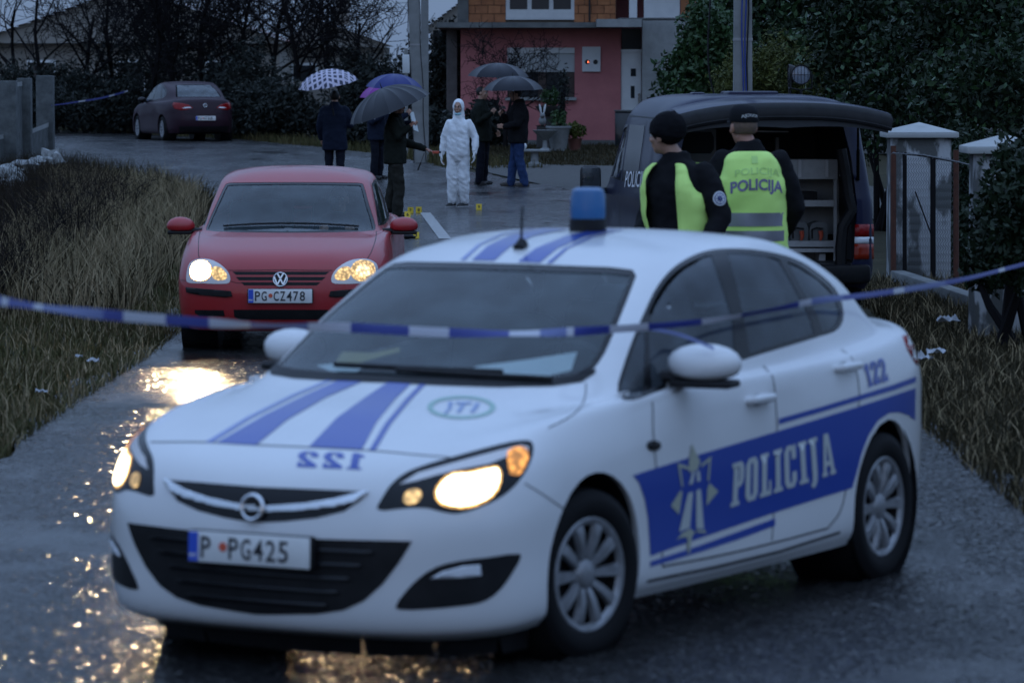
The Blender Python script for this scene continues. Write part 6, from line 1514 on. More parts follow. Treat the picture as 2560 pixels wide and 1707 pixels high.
# --- two men talking under black umbrellas
c8 = gat(1107, 426)
J8 = stand(1.82, elR=(-.25, -.03, 1.18), wrR=(-.14, -.25, 1.32), elL=(.26, -.0, 1.14), wrL=(.22, -.2, 1.0), haL=((0, -.5, -.8), (-1, 0, 0), .5), haR=((0, -.5, .8), (1, 0, 0), 1.0))
p8, hM8 = person('person', 'man in dark jacket facing right, nearer the white coverall, under a black umbrella', c8, rad(70), J8)
jacket(p8, J8, 'dark_green_cloth', hem=.80, bulk=1.14); trousers(p8, J8, 'dark_trousers', (.105, .082, .074)); shoes(p8, J8, 'shoe_black')
m = MB(); m.ball(Vector(J8['head'])+Vector((0, .028, .036)), (.082, .095, .092), 16); organic('short_hair', m, MATS['hair_dark'], p8, .009, 1)
umbrella('umbrella', 'black umbrella at the back, over the man facing right', at(1145, 145, c8.y+.25), (.02, -.04, 1), .565, .25, 8, ['umbrella_black'], .72)
c9 = gat(1190, 430)
J9 = stand(1.84, head=(.0, -.05, 1.68), elR=(-.26, -.08, 1.18), wrR=(-.13, -.27, 1.30), elL=(.26, -.08, 1.15), wrL=(.20, -.30, 1.10), knL=(.10, -.0, .50), anL=(.11, .10, .085), knR=(-.10, -.05, .50), anR=(-.11, -.12, .085), haL=((0, -1, .1), (-1, 0, 0), .6), haR=((0, -.5, .8), (1, 0, 0), 1.0))
p9, hM9 = person('person', 'man in black jacket and blue jeans facing left under a black umbrella', c9, rad(-78), J9)
jacket(p9, J9, 'black_cloth', hem=.80, bulk=1.2, sleeve=(.094, .078, .056)); trousers(p9, J9, 'jeans', (.105, .086, .078), .035); shoes(p9, J9, 'shoe_brown')
m = MB(); m.ball(Vector(J9['head'])+Vector((0, .028, .036)), (.084, .098, .096), 16); organic('short_hair', m, MATS['hair_dark'], p9, .009, 1)
umbrella('umbrella', 'black umbrella in front, over the man in blue jeans', at(1178, 175, c9.y-.1), (-.02, -.03, 1), .545, .25, 8, ['umbrella_black'], .74)
# --- driver in the red car
cd = hatch.matrix_basis @ Vector((-2.22, .36, .10))
Jd = dict(head=(0, -.04, 1.10), neck=(0, .02, .95), chest=(0, .06, .72), pelvis=(0, .10, .45), hipL=(.10, .05, .43), hipR=(-.10, .05, .43), knL=(.12, -.42, .50), knR=(-.12, -.42, .50), anL=(.12, -.62, .16), anR=(-.12, -.62, .16), shL=(.18, .03, .90), shR=(-.18, .03, .90), elL=(.25, -.18, .70), elR=(-.25, -.18, .70), wrL=(.14, -.42, .80), wrR=(-.14, -.42, .80), haL=((0, -.6, .6), (-1, 0, 0), 1.0), haR=((0, -.6, .6), (1, 0, 0), 1.0))
pD, hMD = person('person', 'driver sitting at the wheel of the red hatchback', cd, rad(0), Jd)
jacket(pD, Jd, 'navy_cloth', hem=.40, bulk=1.0); trousers(pD, Jd, 'dark_trousers')
m = MB(); m.ball(Vector(Jd['head'])+Vector((0, .028, .036)), (.082, .095, .092), 16); organic('short_hair', m, MATS['hair_dark'], pD, .009, 1)
# ------------------------------------------------------------------ pink house
pm('pink_render', (0.52, 0.185, 0.185), 0.85, noise=(1.6, .8, (.40, .135, .140)), bump=(40, .3, .01))
pm('concrete', (0.16, 0.165, 0.16), 0.85, noise=(2.5, .9, (.085, .09, .088)), bump=(30, .4, .01))
pm('pale_concrete', (0.33, 0.34, 0.335), 0.8, noise=(3, .8, (.22, .23, .225)), bump=(30, .3, .01))
pm('block_orange', (0.48, 0.20, 0.085), 0.85, noise=(5, .8, (.34, .13, .06)), bump=(50, .4, .006)); pm('block_orange_b', (0.40, 0.16, 0.07), 0.85, noise=(5, .8, (.28, .11, .05))); pm('mortar', (0.14, 0.11, 0.085), 0.9)
pm('white_frame', (0.68, 0.70, 0.70), 0.5, noise=(4, .5, (.55, .57, .58))); pm('shutter', (0.50, 0.53, 0.54), 0.55); pm('pane_dark', (0.02, 0.025, 0.03), 0.12); pm('brown_frame', (0.05, 0.03, 0.025), .5)
pm('roof_tile', (0.16, 0.055, 0.045), 0.8, noise=(3, .9, (.09, .035, .032)), bump=(12, .5, .03)); pm('near_black', (0.03, 0.03, 0.032), .9); pm('pale_wall', (0.30, 0.28, 0.25), .85, noise=(2, .6, (.2, .19, .17)))
HY = 101.0
def hX(x, Y=HY): return at(x, 100, Y).x
def hZ(y, Y=HY): return at(1000, y, Y).z
house = thing('pink_house', 'two-storey house, pink render below and bare orange blocks above', 'house', (hX(1240), HY, gz(0, HY)))
HO = Vector(house.location)
def hbox(name, x0, x1, y0, y1, f0, f1, mat, parent=None, bev=0.0):
    """box by view pixels x0..x1, y0 (top)..y1 (bottom) and depth f0..f1 metres behind the front wall"""
    a, b = hX(x0), hX(x1); t, u = hZ(y0), hZ(y1); m = MB()
    c = Vector(((a+b)/2, HY+(f0+f1)/2, (t+u)/2))-HO; d = (abs(b-a), f1-f0, t-u)
    m.bbox(c, d, bev) if bev else m.box(c, d)
    return m.build(name, MATS[mat], parent or house, smooth=False)
for x0, x1, y0, y1 in ((1058, 1165, 60, 336), (1320, 1426, 60, 336), (1165, 1320, 60, 110), (1165, 1320, 228, 336)): hbox('front_wall', x0, x1, y0, y1, 0, .3, 'pink_render')
for x0, x1 in ((1060, 1066), (1640, 1646)): hbox('side_wall', x0, x1, 60, 336, .3, 8.5, 'pink_render')
hbox('inner_dark', 1150, 1420, 100, 300, .9, .95, 'near_black')
w1 = hbox('window', 1165, 1320, 110, 166, .08, .14, 'shutter')
for k in range(11): hbox('shutter_slat', 1168, 1317, 124+k*3.8, 127.2+k*3.8, .068, .08, 'shutter', w1)
hbox('shutter_box', 1163, 1322, 108, 123, .02, .08, 'white_frame', w1)
for x0, x1 in ((1185, 1236), (1254, 1300)): hbox('pane', x0, x1, 167, 222, .16, .18, 'pane_dark', w1)
for x0, x1 in ((1236, 1254), (1300, 1320), (1165, 1186)): hbox('window_frame', x0, x1, 166, 226, .10, .17, 'brown_frame', w1)
hbox('sill', 1160, 1324, 224, 231, -.12, .15, 'pale_concrete', w1)
hbox('plinth', 1056, 1428, 322, 338, -.05, .02, 'concrete'); hbox('front_step', 1330, 1500, 336, 352, -1.2, -.05, 'pink_render')
hbox('floor_slab', 1004, 1418, 53, 65, -.9, 8.0, 'concrete'); hbox('corner_column', 1051, 1076, -60, 53, -.05, .3, 'concrete'); hbox('porch_column', 1020, 1045, 65, 336, 3.5, 3.8, 'concrete'); hbox('porch_back', 985, 1058, 65, 336, 5.5, 5.7, 'near_black')  # porch_back: near-black sheet standing for the shade under the slab
# upper storey of hollow blocks, each laid singly over a mortar core
uw = hbox('upper_wall', 1076, 1415, -60, 53, .06, .3, 'mortar')
rowh = 20/K*1.0; z_ = 52.4; r_ = 0; rs_ = random.Random(3); brick_me = {}
while z_ > -58:
    x_ = 1076.5-(14 if r_ % 2 else 0)
    while x_ < 1414:
        a, b = max(x_, 1076.5), min(x_+29, 1414.5)
        if b-a > 4:
            top = z_-19.2
            segs = [(a, b)]
            if top < 46:
                segs = []
                if a < 1162: segs.append((a, min(b, 1162)))
                if b > 1319: segs.append((max(a, 1319), b))
            for aa, bb in segs:
                if bb-aa > 3: hbox('block', aa, bb-.8, top, z_-.8, -.012+rs_.uniform(-.008, .008), .06, rs_.choice(['block_orange', 'block_orange', 'block_orange_b']), uw)
        x_ += 29.6
    z_ -= 19.8; r_ += 1
w2 = hbox('window', 1162, 1319, -60, 46, -.02, .05, 'white_frame')
for x0 in (1171, 1221, 1271):
    hbox('pane', x0, x0+40, -60, 22, -.03, -.01, 'pane_dark', w2); hbox('lower_panel', x0-2, x0+42, 25, 43, -.028, -.01, 'white_frame', w2)
hbox('drain_pipe', 1352, 1356, -60, 50, -.06, -.02, 'near_black'); 
# porch on the right: white canopy, grey wall, door
hbox('canopy', 1368, 1470, 46, 64, -1.4, .3, 'pale_concrete'); hbox('porch_wall', 1474, 1640, 46, 336, -.5, .0, 'pale_concrete'); hbox('balcony_wall', 1444, 1462, -60, 46, -.4, -.2, 'white_frame'); hbox('balcony_panel', 1478, 1560, -60, 42, -.3, -.1, 'white_frame'); hbox('balcony_side', 1562, 1640, -60, 46, -.3, -.1, 'block_orange_b'); hbox('balcony_floor', 1420, 1650, 42, 48, -.5, 8, 'concrete')
dr = hbox('door', 1427, 1473, 120, 336, .05, .12, 'white_frame'); hbox('door_pane', 1449, 1461, 158, 176, .04, .05, 'pane_dark', dr); hbox('door_pane', 1449, 1458, 198, 226, .04, .05, 'pane_dark', dr); hbox('door_handle', 1466, 1470, 215, 240, -.02, .05, 'chrome', dr); hbox('transom', 1428, 1472, 66, 118, .10, .14, 'pane_dark'); hbox('transom_frame', 1426, 1474, 114, 121, .02, .10, 'white_frame', dr)
mb1 = hbox('meter_box', 1337, 1379, 108, 165, -.06, 0, 'white_frame')
pm('meter_glow', (.5, .05, .02), .4, emit=((1, .12, .05), 2.2))
for xx in (1349, 1368):
    p = at(xx, 143, HY-.065); m = MB(); m.lathe([(0, .0), (.055, 0), (.06, -.004)], 20, Matrix.Translation(p-HO) @ basis((0, -1, 0))); m.build('meter_window', MATS['pane_dark'], mb1)
p = at(1351, 143, HY-.07); m = MB(); m.lathe([(0, .002), (.02, .002)], 12, Matrix.Translation(p-HO) @ basis((0, -1, 0))); m.build('meter_light', MATS['meter_glow'], mb1)
rf = MB(); a, b = hX(990), hX(1660); zt = hZ(-70); rf.add([Vector(v)-HO for v in [(a, HY-.8, zt), (b, HY-.8, zt), (b, HY+4.3, zt+2.2), (a, HY+4.3, zt+2.2), (b, HY+9.4, zt), (a, HY+9.4, zt)]], [(0, 1, 2, 3), (3, 2, 4, 5), (0, 3, 5), (1, 4, 2), (0, 5, 4, 1)]); rf.build('roof', MATS['roof_tile'], house, smooth=False)
hbox('rear_wall', 1058, 1646, -60, 336, 8.3, 8.5, 'pink_render')
# red-roofed houses behind
def tiled_house(label, x0, x1, eave, ridge_x, ridge_y, Y, depth, wallmat, base=300):
    a, b = at(x0, 100, Y).x, at(x1, 100, Y).x; ze = at(500, eave, Y).z; zr = at(500, ridge_y, Y).z; rx = at(ridge_x, 100, Y).x
    o = thing('roofed_house', label, 'house', ((a+b)/2, Y, gz(a, Y))); O = Vector(o.location)
    m = MB(); m.box(Vector(((a+b)/2, Y+depth/2+.4, ze/2+.1))-O, (b-a-.8, depth-.8, ze-.2)); wl = m.build('wall', MATS[wallmat], o, smooth=False)
    m = MB(); N = 14
    for sd in (0, 1):
        ex = a if sd == 0 else b
        for k in range(N):
            t0, t1 = k/N, (k+1)/N; xa, za = ex+(rx-ex)*t0, ze+(zr-ze)*t0; xb, zb = ex+(rx-ex)*t1, ze+(zr-ze)*t1
            dz = .035
            m.add([Vector(v)-O for v in [(xa, Y, za+dz), (xb, Y, zb), (xb, Y+depth, zb), (xa, Y+depth, za+dz)]], [(0, 1, 2, 3)])
    m.build('roof', MATS['roof_tile'], o, smooth=False)
    m = MB(); m.add([Vector(v)-O for v in [(a, Y+.25, ze), (b, Y+.25, ze), (rx, Y+.25, zr-.05)]], [(0, 1, 2)]); m.build('gable', MATS[wallmat], o, smooth=False)
    m = MB(); m.box(Vector((rx+.9, Y+depth*.5, zr+.25))-O, (.5, .5, 1.0)); m.build('chimney', MATS['pale_wall'], o, smooth=False)
    for k in range(3):
        m = MB(); m.box(Vector((a+(b-a)*(.22+.28*k), Y+.38, ze-1.15))-O, (1.0, .06, 1.1)); wn_ = m.build('window', MATS['white_frame'], o, smooth=False)
        m = MB(); m.box(Vector((a+(b-a)*(.22+.28*k), Y+.345, ze-1.15))-O, (.82, .04, .92)); m.build('pane', MATS['pane_dark'], wn_, smooth=False)
    return o
tiled_house('low house with broad red tiled roof behind the bare trees, beyond the parked saloon', -70, 665, 99, 300, -30, 142, 9, 'pale_wall')
tiled_house('small red-roofed house between the checked umbrella and the concrete pole', 640, 905, 108, 722, 40, 150, 8, 'pale_wall')
tiled_house('red-roofed house just left of the pink house, seen above its slab', 960, 1240, 78, 1110, -34, 128, 8, 'pale_wall')
gh = thing('grey_house', 'grey rendered house showing above the dark trees at the upper right', 'house', (at(2200, 100, 92).x, 92, .3))
m = MB(); m.box((0, 3, 2.6), (7.5, 6, 5.2)); m.build('wall', MATS['concrete'], gh, smooth=False); m = MB(); m.box((0, 3, 5.3), (8.2, 6.8, .25)); m.build('roof', MATS['concrete'], gh, smooth=False)
for k in range(2):
    m = MB(); m.box((-1.8+k*3.4, -.02, 3.7), (1.2, .08, 1.2)); wn_ = m.build('window', MATS['white_frame'], gh, smooth=False); m = MB(); m.box((-1.8+k*3.4, -.07, 3.7), (1.0, .04, 1.0)); m.build('pane', MATS['pane_dark'], wn_, smooth=False)
# pale garden wall glimpsed through the shrubs
gw = MB(); a, b = at(590, 250, 112), at(775, 250, 112); gw.box(((a.x+b.x)/2, 112, gz(a.x, 112)+.75), (b.x-a.x, .18, 1.5)); g_ = tag(gw.build('garden_wall', MATS['pale_wall'], smooth=False), 'pale garden wall glimpsed behind the man with the checked umbrella', 'wall')

# ------------------------------------------------------------------ trees and shrubs
pm('bark', (0.014, 0.013, 0.014), 0.9, spec=.05); pm('bark_grey', (0.045, 0.042, 0.04), 0.9)
def leafmat(name, c, d, rough=.45, sc=2.0):
    return pm(name, c, rough, noise=(sc, .95, d), spec=.22)
leafmat('laurel_leaf', (0.050, 0.095, 0.034), (0.018, 0.042, 0.017), .35, 1.6); leafmat('dark_leaf', (0.020, 0.036, 0.015), (0.007, 0.015, 0.007), .5); leafmat('yellow_leaf', (0.115, 0.125, 0.030), (0.045, 0.060, 0.018), .6, 1.2); leafmat('far_leaf', (0.024, 0.029, 0.024), (0.013, 0.017, 0.016), .7, .8)
def leaves(name, blobs, n, size, mat, parent, seed, shell=.55, aspect=.45, O=None):
    rs = np.random.RandomState(seed); pts = []
    vol = np.array([b[1][0]*b[1][1]*b[1][2] for b in blobs])**.67; cnt = (n*vol/vol.sum()).astype(int)
    for (c, r), k in zip(blobs, cnt):
        d = rs.randn(k, 3); d /= np.linalg.norm(d, axis=1)[:, None]; rr = (shell+(1-shell)*rs.rand(k))[:, None]
        bump_ = 1+.16*np.sin(d[:, :1]*7+seed)+.14*np.sin(d[:, 2:3]*9+d[:, 1:2]*5+seed*2)
        pts.append(np.array(c)+d*rr*bump_*np.array(r))
    P = np.concatenate(pts); k = len(P)
    u = rs.randn(k, 3); u /= np.linalg.norm(u, axis=1)[:, None]; w = rs.randn(k, 3); w -= u*(u*w).sum(1)[:, None]; w /= np.linalg.norm(w, axis=1)[:, None]
    L_ = (size*(.6+.8*rs.rand(k)))[:, None]
    if O is not None: P = P-np.array(O)
    V = np.stack([P-u*L_*.5, P+w*L_*aspect*.5, P+u*L_*.5, P-w*L_*aspect*.5], 1).reshape(-1, 3)
    f = (np.arange(k)[:, None]*4+np.array([[0, 1, 2, 3]]))
    return raw(name, V, f, mat, parent)
def grow(base, height, seed, levels=4, spread=.5, twig=.012, kids=(5, 5, 5, 4), r0=.10, up=.35, lean=(0, 0)):
    """bare branching: returns (thick, thin) MBs"""
    rs = random.Random(seed); thick, thin = MB(), MB()
    def go(p, d, L_, r, lev):
        pts = [p]; rr = [r]; q = p.copy(); n = 4 if lev < 2 else 3; dd = d.copy()
        for k in range(n):
            dd = (dd+Vector((rs.gauss(0, .13), rs.gauss(0, .13), rs.gauss(0, .08)+up*.12))).normalized(); q = q+dd*L_/n; pts.append(q.copy()); rr.append(max(twig*.5, r*(1-.62*(k+1)/n)))
        (thick if lev < 2 else thin).tube(pts, rr, 6 if lev < 1 else 5 if lev < 2 else 3, cap=False)
        if lev < levels:
            for c in range(kids[lev]):
                t = .28+.72*(c+rs.random())/kids[lev]; i = min(n-1, int(t*n)); f = t*n-i; s = pts[i].lerp(pts[i+1], min(1, f)); az_ = rs.random()*2*PI
                o = dd.orthogonal().normalized(); o.rotate(Matrix.Rotation(az_, 3, dd)); nd = (dd*(1-spread)+o*spread*1.3+Vector((0, 0, up*.4))).normalized()
                go(s, nd, L_*rs.uniform(.45, .68), max(twig*.6, rr[i]*.55), lev+1)
    go(Vector((0, 0, -.1)), Vector((lean[0], lean[1], 1)).normalized(), height*.55, r0, 0)
    return thick, thin
def bare_tree(label, x, Y, height, seed, group=None, name='bare_tree', mat='bark', **kw):
    p = at(x, 200, Y); o = thing(name, label, 'tree', (p.x, Y, gz(p.x, Y)), 0, group); a, b = grow(None, height, seed, **kw)
    a.build('trunk', MATS[mat], o, fix=False); b.build('crown', MATS[mat], o, fix=False, smooth=False); return o
def shrub(name, label, cat, blobs, n, size, mat, seed, stems=4, group=None, shell=.5, aspect=.45):
    c = np.array([b[0] for b in blobs]); bx = c[:, 0].mean(); by = c[:, 1].mean(); O = (bx, by, gz(bx, by)); o = thing(name, label, cat, O, 0, group); rs = random.Random(seed)
    m = MB()
    for k in range(stems):
        b = blobs[k % len(blobs)]; t = Vector(b[0])-Vector(O)+Vector((rs.uniform(-.2, .2), rs.uniform(-.2, .2), 0)); m.tube([(rs.uniform(-.15, .15), rs.uniform(-.15, .15), -.1), t*.5+Vector((rs.uniform(-.1, .1), 0, 0)), t], [.05, .035, .012], 6)
    m.build('trunk', MATS['bark'], o); leaves('crown', blobs, n, size, MATS[mat], o, seed, shell, aspect, O)
    if mat == 'dark_leaf' and cat == 'tree': leaves('foliage', blobs, int(n*.16), size*1.15, MATS['laurel_leaf'], o, seed+500, .82, aspect, O)  # paler leaves in the outer crown: variation, and highlights put into the colour
    return o
def vb(x, y, Y, rx, ry, rz): return (tuple(at(x, y, Y)), (rx, ry, rz))
# laurel behind the van, in front of the porch
shrub('laurel_bush', 'broad glossy laurel beside the white door, behind the van', 'shrub', [vb(1592, 190, 66, .60, .6, .80), vb(1560, 272, 65.5, .50, .5, .45), vb(1632, 90, 66, .52, .5, .62), vb(1665, 180, 66.5, .6, .6, .9), vb(1622, 30, 66.5, .32, .35, .38)], 14000, .115, 'laurel_leaf', 21, 5)
shrub('yellow_conifer', 'yellow-green bush behind the right concrete pole and van roof', 'shrub', [vb(1720, 190, 60, .55, .5, .6), vb(1800, 175, 60, .65, .5, .65), vb(1890, 200, 60, .65, .5, .55), vb(1690, 230, 60, .4, .4, .4)], 15000, .075, 'yellow_leaf', 22, 5, aspect=.3)
shrub('evergreen_tree', 'tall dark evergreen rising behind the yellow-green bush', 'tree', [vb(1760, 60, 72, 1.0, .9, 1.1), vb(1860, 40, 72, 1.0, .9, 1.2), vb(1730, 20, 72, .8, .8, .9), vb(1820, 130, 71, 1.0, .8, .8), vb(1690, -40, 73, .7, .7, .8), vb(1740, -150, 73, 1.5, 1.2, 1.6), vb(1880, -180, 73, 1.5, 1.2, 1.8)], 24000, .13, 'dark_leaf', 23, 5)
shrub('evergreen_tree', 'wide dark evergreen between the flood lamp and the gate pillars', 'tree', [vb(2000, 120, 56, 1.0, .8, 1.0), vb(2090, 180, 55, .9, .7, .9), vb(2030, 260, 54, .7, .6, .6), vb(1960, 60, 57, .8, .8, .8), vb(2120, 90, 56, .8, .7, .8), vb(2040, -120, 57, 1.4, 1.2, 1.6), vb(2010, -330, 57, 1.2, 1.0, 1.4)], 30000, .10, 'dark_leaf', 24, 5)
shrub('evergreen_tree', 'dark evergreen filling the upper right corner above the second pillar', 'tree', [vb(2230, 130, 52, .9, .8, .9), vb(2330, 110, 51, .9, .8, 1.0), vb(2200, 230, 50, .6, .6, .6), vb(2400, 160, 50, .8, .8, .9), vb(2290, 200, 49, .7, .6, .6), vb(2280, -100, 52, 1.4, 1.2, 1.6), vb(2330, -330, 52, 1.3, 1.1, 1.5)], 30000, .10, 'dark_leaf', 25, 5)
shrub('laurel_hedge', 'laurel shrub in front of the second gate pillar at the right edge', 'shrub', [vb(2330, 440, 32.2, .26, .35, .36), vb(2365, 370, 32, .26, .35, .30), vb(2290, 520, 32, .22, .3, .32), vb(2345, 560, 31.5, .34, .4, .40), vb(2275, 610, 32.5, .22, .28, .24), vb(2400, 450, 31.5, .36, .4, .5)], 11000, .075, 'dark_leaf', 26, 5)
shrub('laurel_hedge', 'dark shrub low behind the wire gate, between the two pillars', 'shrub', [vb(2215, 450, 44.5, .32, .4, .6), vb(2230, 560, 44, .35, .4, .45), vb(2200, 360, 46, .35, .4, .45)], 7000, .08, 'dark_leaf', 27, 4)
# evergreen shrubs left of the pink house and hedge along the far bend
SH = [(1010, 240, 106, 1.1, 1.9, 'dense dark shrub in the shade left of the pink house wall'), (860, 200, 108, 1.2, 1.35, 'dark bushy shrub behind the charcoal and purple umbrellas'), (940, 150, 112, 1.3, 1.5, 'tall dark shrub directly behind the leaning concrete pole'), (800, 170, 114, 1.2, 1.5, 'dark shrub to the right of the checked umbrella'), (1110, 300, 98, .6, .7, 'low shrub under the pink wall between coverall and jeans'), (600, 270, 107, 1.1, 1.0, 'clipped dark hedge right of the parked plum saloon'), (560, 220, 110, 1.3, 1.6, 'ragged dark shrub above the hedge right of the plum saloon'), (660, 290, 106, .9, .9, 'low hedge left of the man with the checked umbrella'), (280, 270, 116, 1.4, 1.0, 'low dark hedge left of the parked plum saloon'), (180, 260, 118, 1.6, 1.1, 'low dark hedge behind the far police tape'), (120, 170, 121, 1.5, 1.3, 'dark shrub rising behind the concrete fence posts'), (440, 180, 119, 1.9, 2.3, 'dark thicket right above the roof of the plum saloon'), (330, 160, 121, 1.7, 2.5, 'dark thicket above the bonnet of the plum saloon'), (20, 250, 116, 1.6, 1.3, 'dark shrub at the left edge behind the fence'), (830, 300, 97, .7, .5, 'low scrub at the foot of the pole behind the charcoal umbrella'), (985, 310, 94, .8, .6, 'low scrub between the pole and the white coverall')]
for k, (x, y, Y, r, hz_, lb) in enumerate(SH):
    c = at(x, y, Y); g0 = gz(c.x, Y); top = g0+hz_*1.75
    bl = [((c.x, Y, g0+hz_*.75), (r, .8, hz_*.8)), ((c.x-r*.6, Y+.3, g0+hz_*.55), (r*.7, .8, hz_*.6)), ((c.x+r*.6, Y-.2, g0+hz_*.6), (r*.7, .8, hz_*.62)), ((c.x+r*.15, Y+.2, g0+hz_*1.2), (r*.55, .6, hz_*.5))]
    shrub('shrub', lb, 'shrub', bl, 5200, .15, 'far_leaf', 50+k, 4, shell=.35, aspect=.4)
BT = [(35, 122, 6.5, 'slim bare tree at the left edge behind the fence posts'), (105, 125, 7.5, 'bare tree just right of the fence posts'), (170, 120, 6.5, 'bare tree above the far police tape'), (250, 121, 7.5, 'bare tree left of the plum saloon roof'), (330, 116, 7.5, 'wide bare tree over the bonnet of the plum saloon'), (400, 118, 8, 'bare tree straight above the plum saloon roof'), (470, 116, 8, 'bare tree over the boot of the plum saloon'), (540, 117, 7.5, 'bare tree right of the plum saloon'), (610, 114, 8, 'tall bare tree left of the checked umbrella'), (690, 112, 7.5, 'bare tree whose branches cross the sky above the checked umbrella'), (745, 120, 7, 'thin bare tree right above the checked umbrella'), (820, 118, 6.0, 'bare sapling against the sky left of the leaning pole'), (880, 116, 5.5, 'bare sapling close to the leaning pole')]
for k, (x, Y, h, lb) in enumerate(BT):
    bare_tree(lb, x, Y, h, 100+k, 'bare trees behind the far bend', kids=(9, 7, 6, 3) if 220 < x < 720 else (6, 4, 3, 2), r0=.10, twig=.016, spread=.52)
bare_tree('leafless garden shrub in front of the pink wall behind the two talking men', 1160, 97, 3.4, 140, name='bare_shrub', kids=(8, 6, 5, 3), r0=.06, twig=.012, spread=.6)
# brambles on the left verge
for k, (x, y, Y, h, lb) in enumerate([(60, 560, 44, 1.5, 'tangle of bare brambles at the left edge above the tape'), (190, 520, 48, 1.6, 'bare thorny stems rising from the dry grass'), (20, 640, 38, 1.1, 'low dark bramble at the left edge near the tape'), (270, 480, 56, 1.4, 'thin bare stems at the top of the dry grass bank')]):
    p = at(x, y, Y); o = thing('bramble', lb, 'shrub', (p.x, Y, gz(p.x, Y))); mm, nn = MB(), MB()
    for j in range(5):
        a, b = grow(None, h, 200+k*10+j, levels=3, kids=(4, 3, 3), r0=.011, twig=.004, spread=.7, lean=(random.Random(k*7+j).uniform(-.6, .6), random.Random(k*3+j).uniform(-.6, .6))); nn.add(a.v, a.f); nn.add(b.v, b.f)
    nn.build('stems', MATS['bark'], o, fix=False, smooth=False)

# ------------------------------------------------------------------ poles
pm('pole_concrete', (0.26, 0.265, 0.26), .85, noise=(3, .8, (.17, .175, .17)), bump=(25, .3, .01)); pm('cable_blue', (0.02, 0.05, 0.25), .5); pm('steel', (.32, .33, .34), .4, metal=.7)
def pole(label, x_base, y_base, Y, x_top, height, w, cable=None, name='utility_pole'):
    b = at(x_base, y_base, Y); b.z = gz(b.x, Y); t = at(x_top, 0, Y); f = height/(t.z-b.z); tp = Vector((b.x+(t.x-b.x)*f, Y, b.z+height)); o = thing(name, label, 'pole', b); d = tp-b
    m = MB(); n = 10
    for k in range(n):
        w0, w1 = w*(1-.35*k/n), w*(1-.35*(k+1)/n); a0, a1 = d*(k/n), d*((k+1)/n)
        vs = [a0+Vector((sx*w0/2, sy*w0/2, 0)) for sx, sy in ((-1, -1), (1, -1), (1, 1), (-1, 1))]+[a1+Vector((sx*w1/2, sy*w1/2, 0)) for sx, sy in ((-1, -1), (1, -1), (1, 1), (-1, 1))]; m.add(vs, [(0, 1, 5, 4), (1, 2, 6, 5), (2, 3, 7, 6), (3, 0, 4, 7)])
    m.build('shaft', MATS['pole_concrete'], o, angle=30)
    for z_ in (.33, .55, .75):
        m = MB(); c = d*z_; ww = w*(1-.35*z_)+.012; m.box(c, (ww, ww, .035)); m.build('band', MATS['steel'], o)
    if cable:
        for q, (ox, mt) in enumerate(cable):
            pts = [d*(k/24)+Vector((ox+.012*math.sin(k*1.3+q), -w/2*(1-.35*k/24)-.02, 0)) for k in range(25)]; m = MB(); m.tube(pts, .009, 6, cap=False); m.build('cable', MATS[mt], o)
    m = MB(); m.box(d+Vector((0, 0, -.35)), (1.5, .1, .1)); m.build('crossarm', MATS['steel'], o)
    return o
pole('leaning concrete utility pole behind the charcoal umbrella', 965, 330, 86, 950, 7.6, .27, [(-.13, 'black_plastic'), (.12, 'black_plastic')])
pole('square concrete utility pole with blue cables behind the van', 1706, 400, 50, 1706, 7.8, .25, [(-.01, 'cable_blue'), (.03, 'cable_blue'), (.055, 'black_plastic')])
b = at(976, 300, 87.2); o = thing('short_post', 'short concrete post close behind the leaning pole', 'post', (b.x, 87.2, gz(b.x, 87.2))); m = MB(); m.box((0, 0, 1.95), (.16, .16, 3.9)); m.build('shaft', MATS['pole_concrete'], o, smooth=False); m = MB(); m.box((0, 0, 3.93), (.19, .19, .06)); m.build('cap', MATS['pole_concrete'], o, smooth=False)
b = at(933, 300, 90); o = thing('meter_post', 'pale slim post top left of the leaning pole, above the blue umbrella', 'post', (b.x, 90, gz(b.x, 90))); m = MB(); m.box((0, 0, 1.2), (.08, .08, 2.4)); m.build('shaft', MATS['pole_concrete'], o, smooth=False); m = MB(); m.bbox((0, 0, 2.05), (.16, .12, .42), .02); m.build('cabinet', MATS['white_frame'], o)
c = [at(1632, -10, 52), at(1628, 60, 52), at(1626, 120, 52), at(1630, 175, 52), at(1640, 215, 52), at(1655, 250, 52)]
m = MB(); m.tube(smooth_line([(p.x, p.z) for p in c], 4) and [Vector((a_, 52, b_)) for a_, b_ in smooth_line([(p.x, p.z) for p in c], 4)], .012, 6); tag(m.build('drop_cable', MATS['black_plastic']), 'thin black cable hanging down left of the right pole', 'cable')

# ------------------------------------------------------------------ gate pillars and wire fence on the right
def plaster():
    m = pm('peeling_plaster', (0.20, 0.205, 0.20), .85, bump=(30, .5, .01)); nt = m.node_tree; b_ = nt.nodes['Principled BSDF']; tc = nt.nodes.new('ShaderNodeTexCoord'); n_ = nt.nodes.new('ShaderNodeTexNoise'); mp = nt.nodes.new('ShaderNodeMapping'); mp.inputs['Scale'].default_value = (1, 1, .45); nt.links.new(tc.outputs['Object'], mp.inputs[0]); nt.links.new(mp.outputs[0], n_.inputs['Vector']); n_.inputs['Scale'].default_value = 4.0; n_.inputs['Detail'].default_value = 5
    r = nt.nodes.new('ShaderNodeMapRange'); r.inputs[1].default_value = .47; r.inputs[2].default_value = .53; nt.links.new(n_.outputs['Fac'], r.inputs[0]); mx = nt.nodes.new('ShaderNodeMix'); mx.data_type = 'RGBA'; mx.inputs[6].default_value = (.085, .088, .085, 1); mx.inputs[7].default_value = (.40, .41, .42, 1); nt.links.new(r.outputs[0], mx.inputs[0]); nt.links.new(mx.outputs[2], b_.inputs['Base Color'])
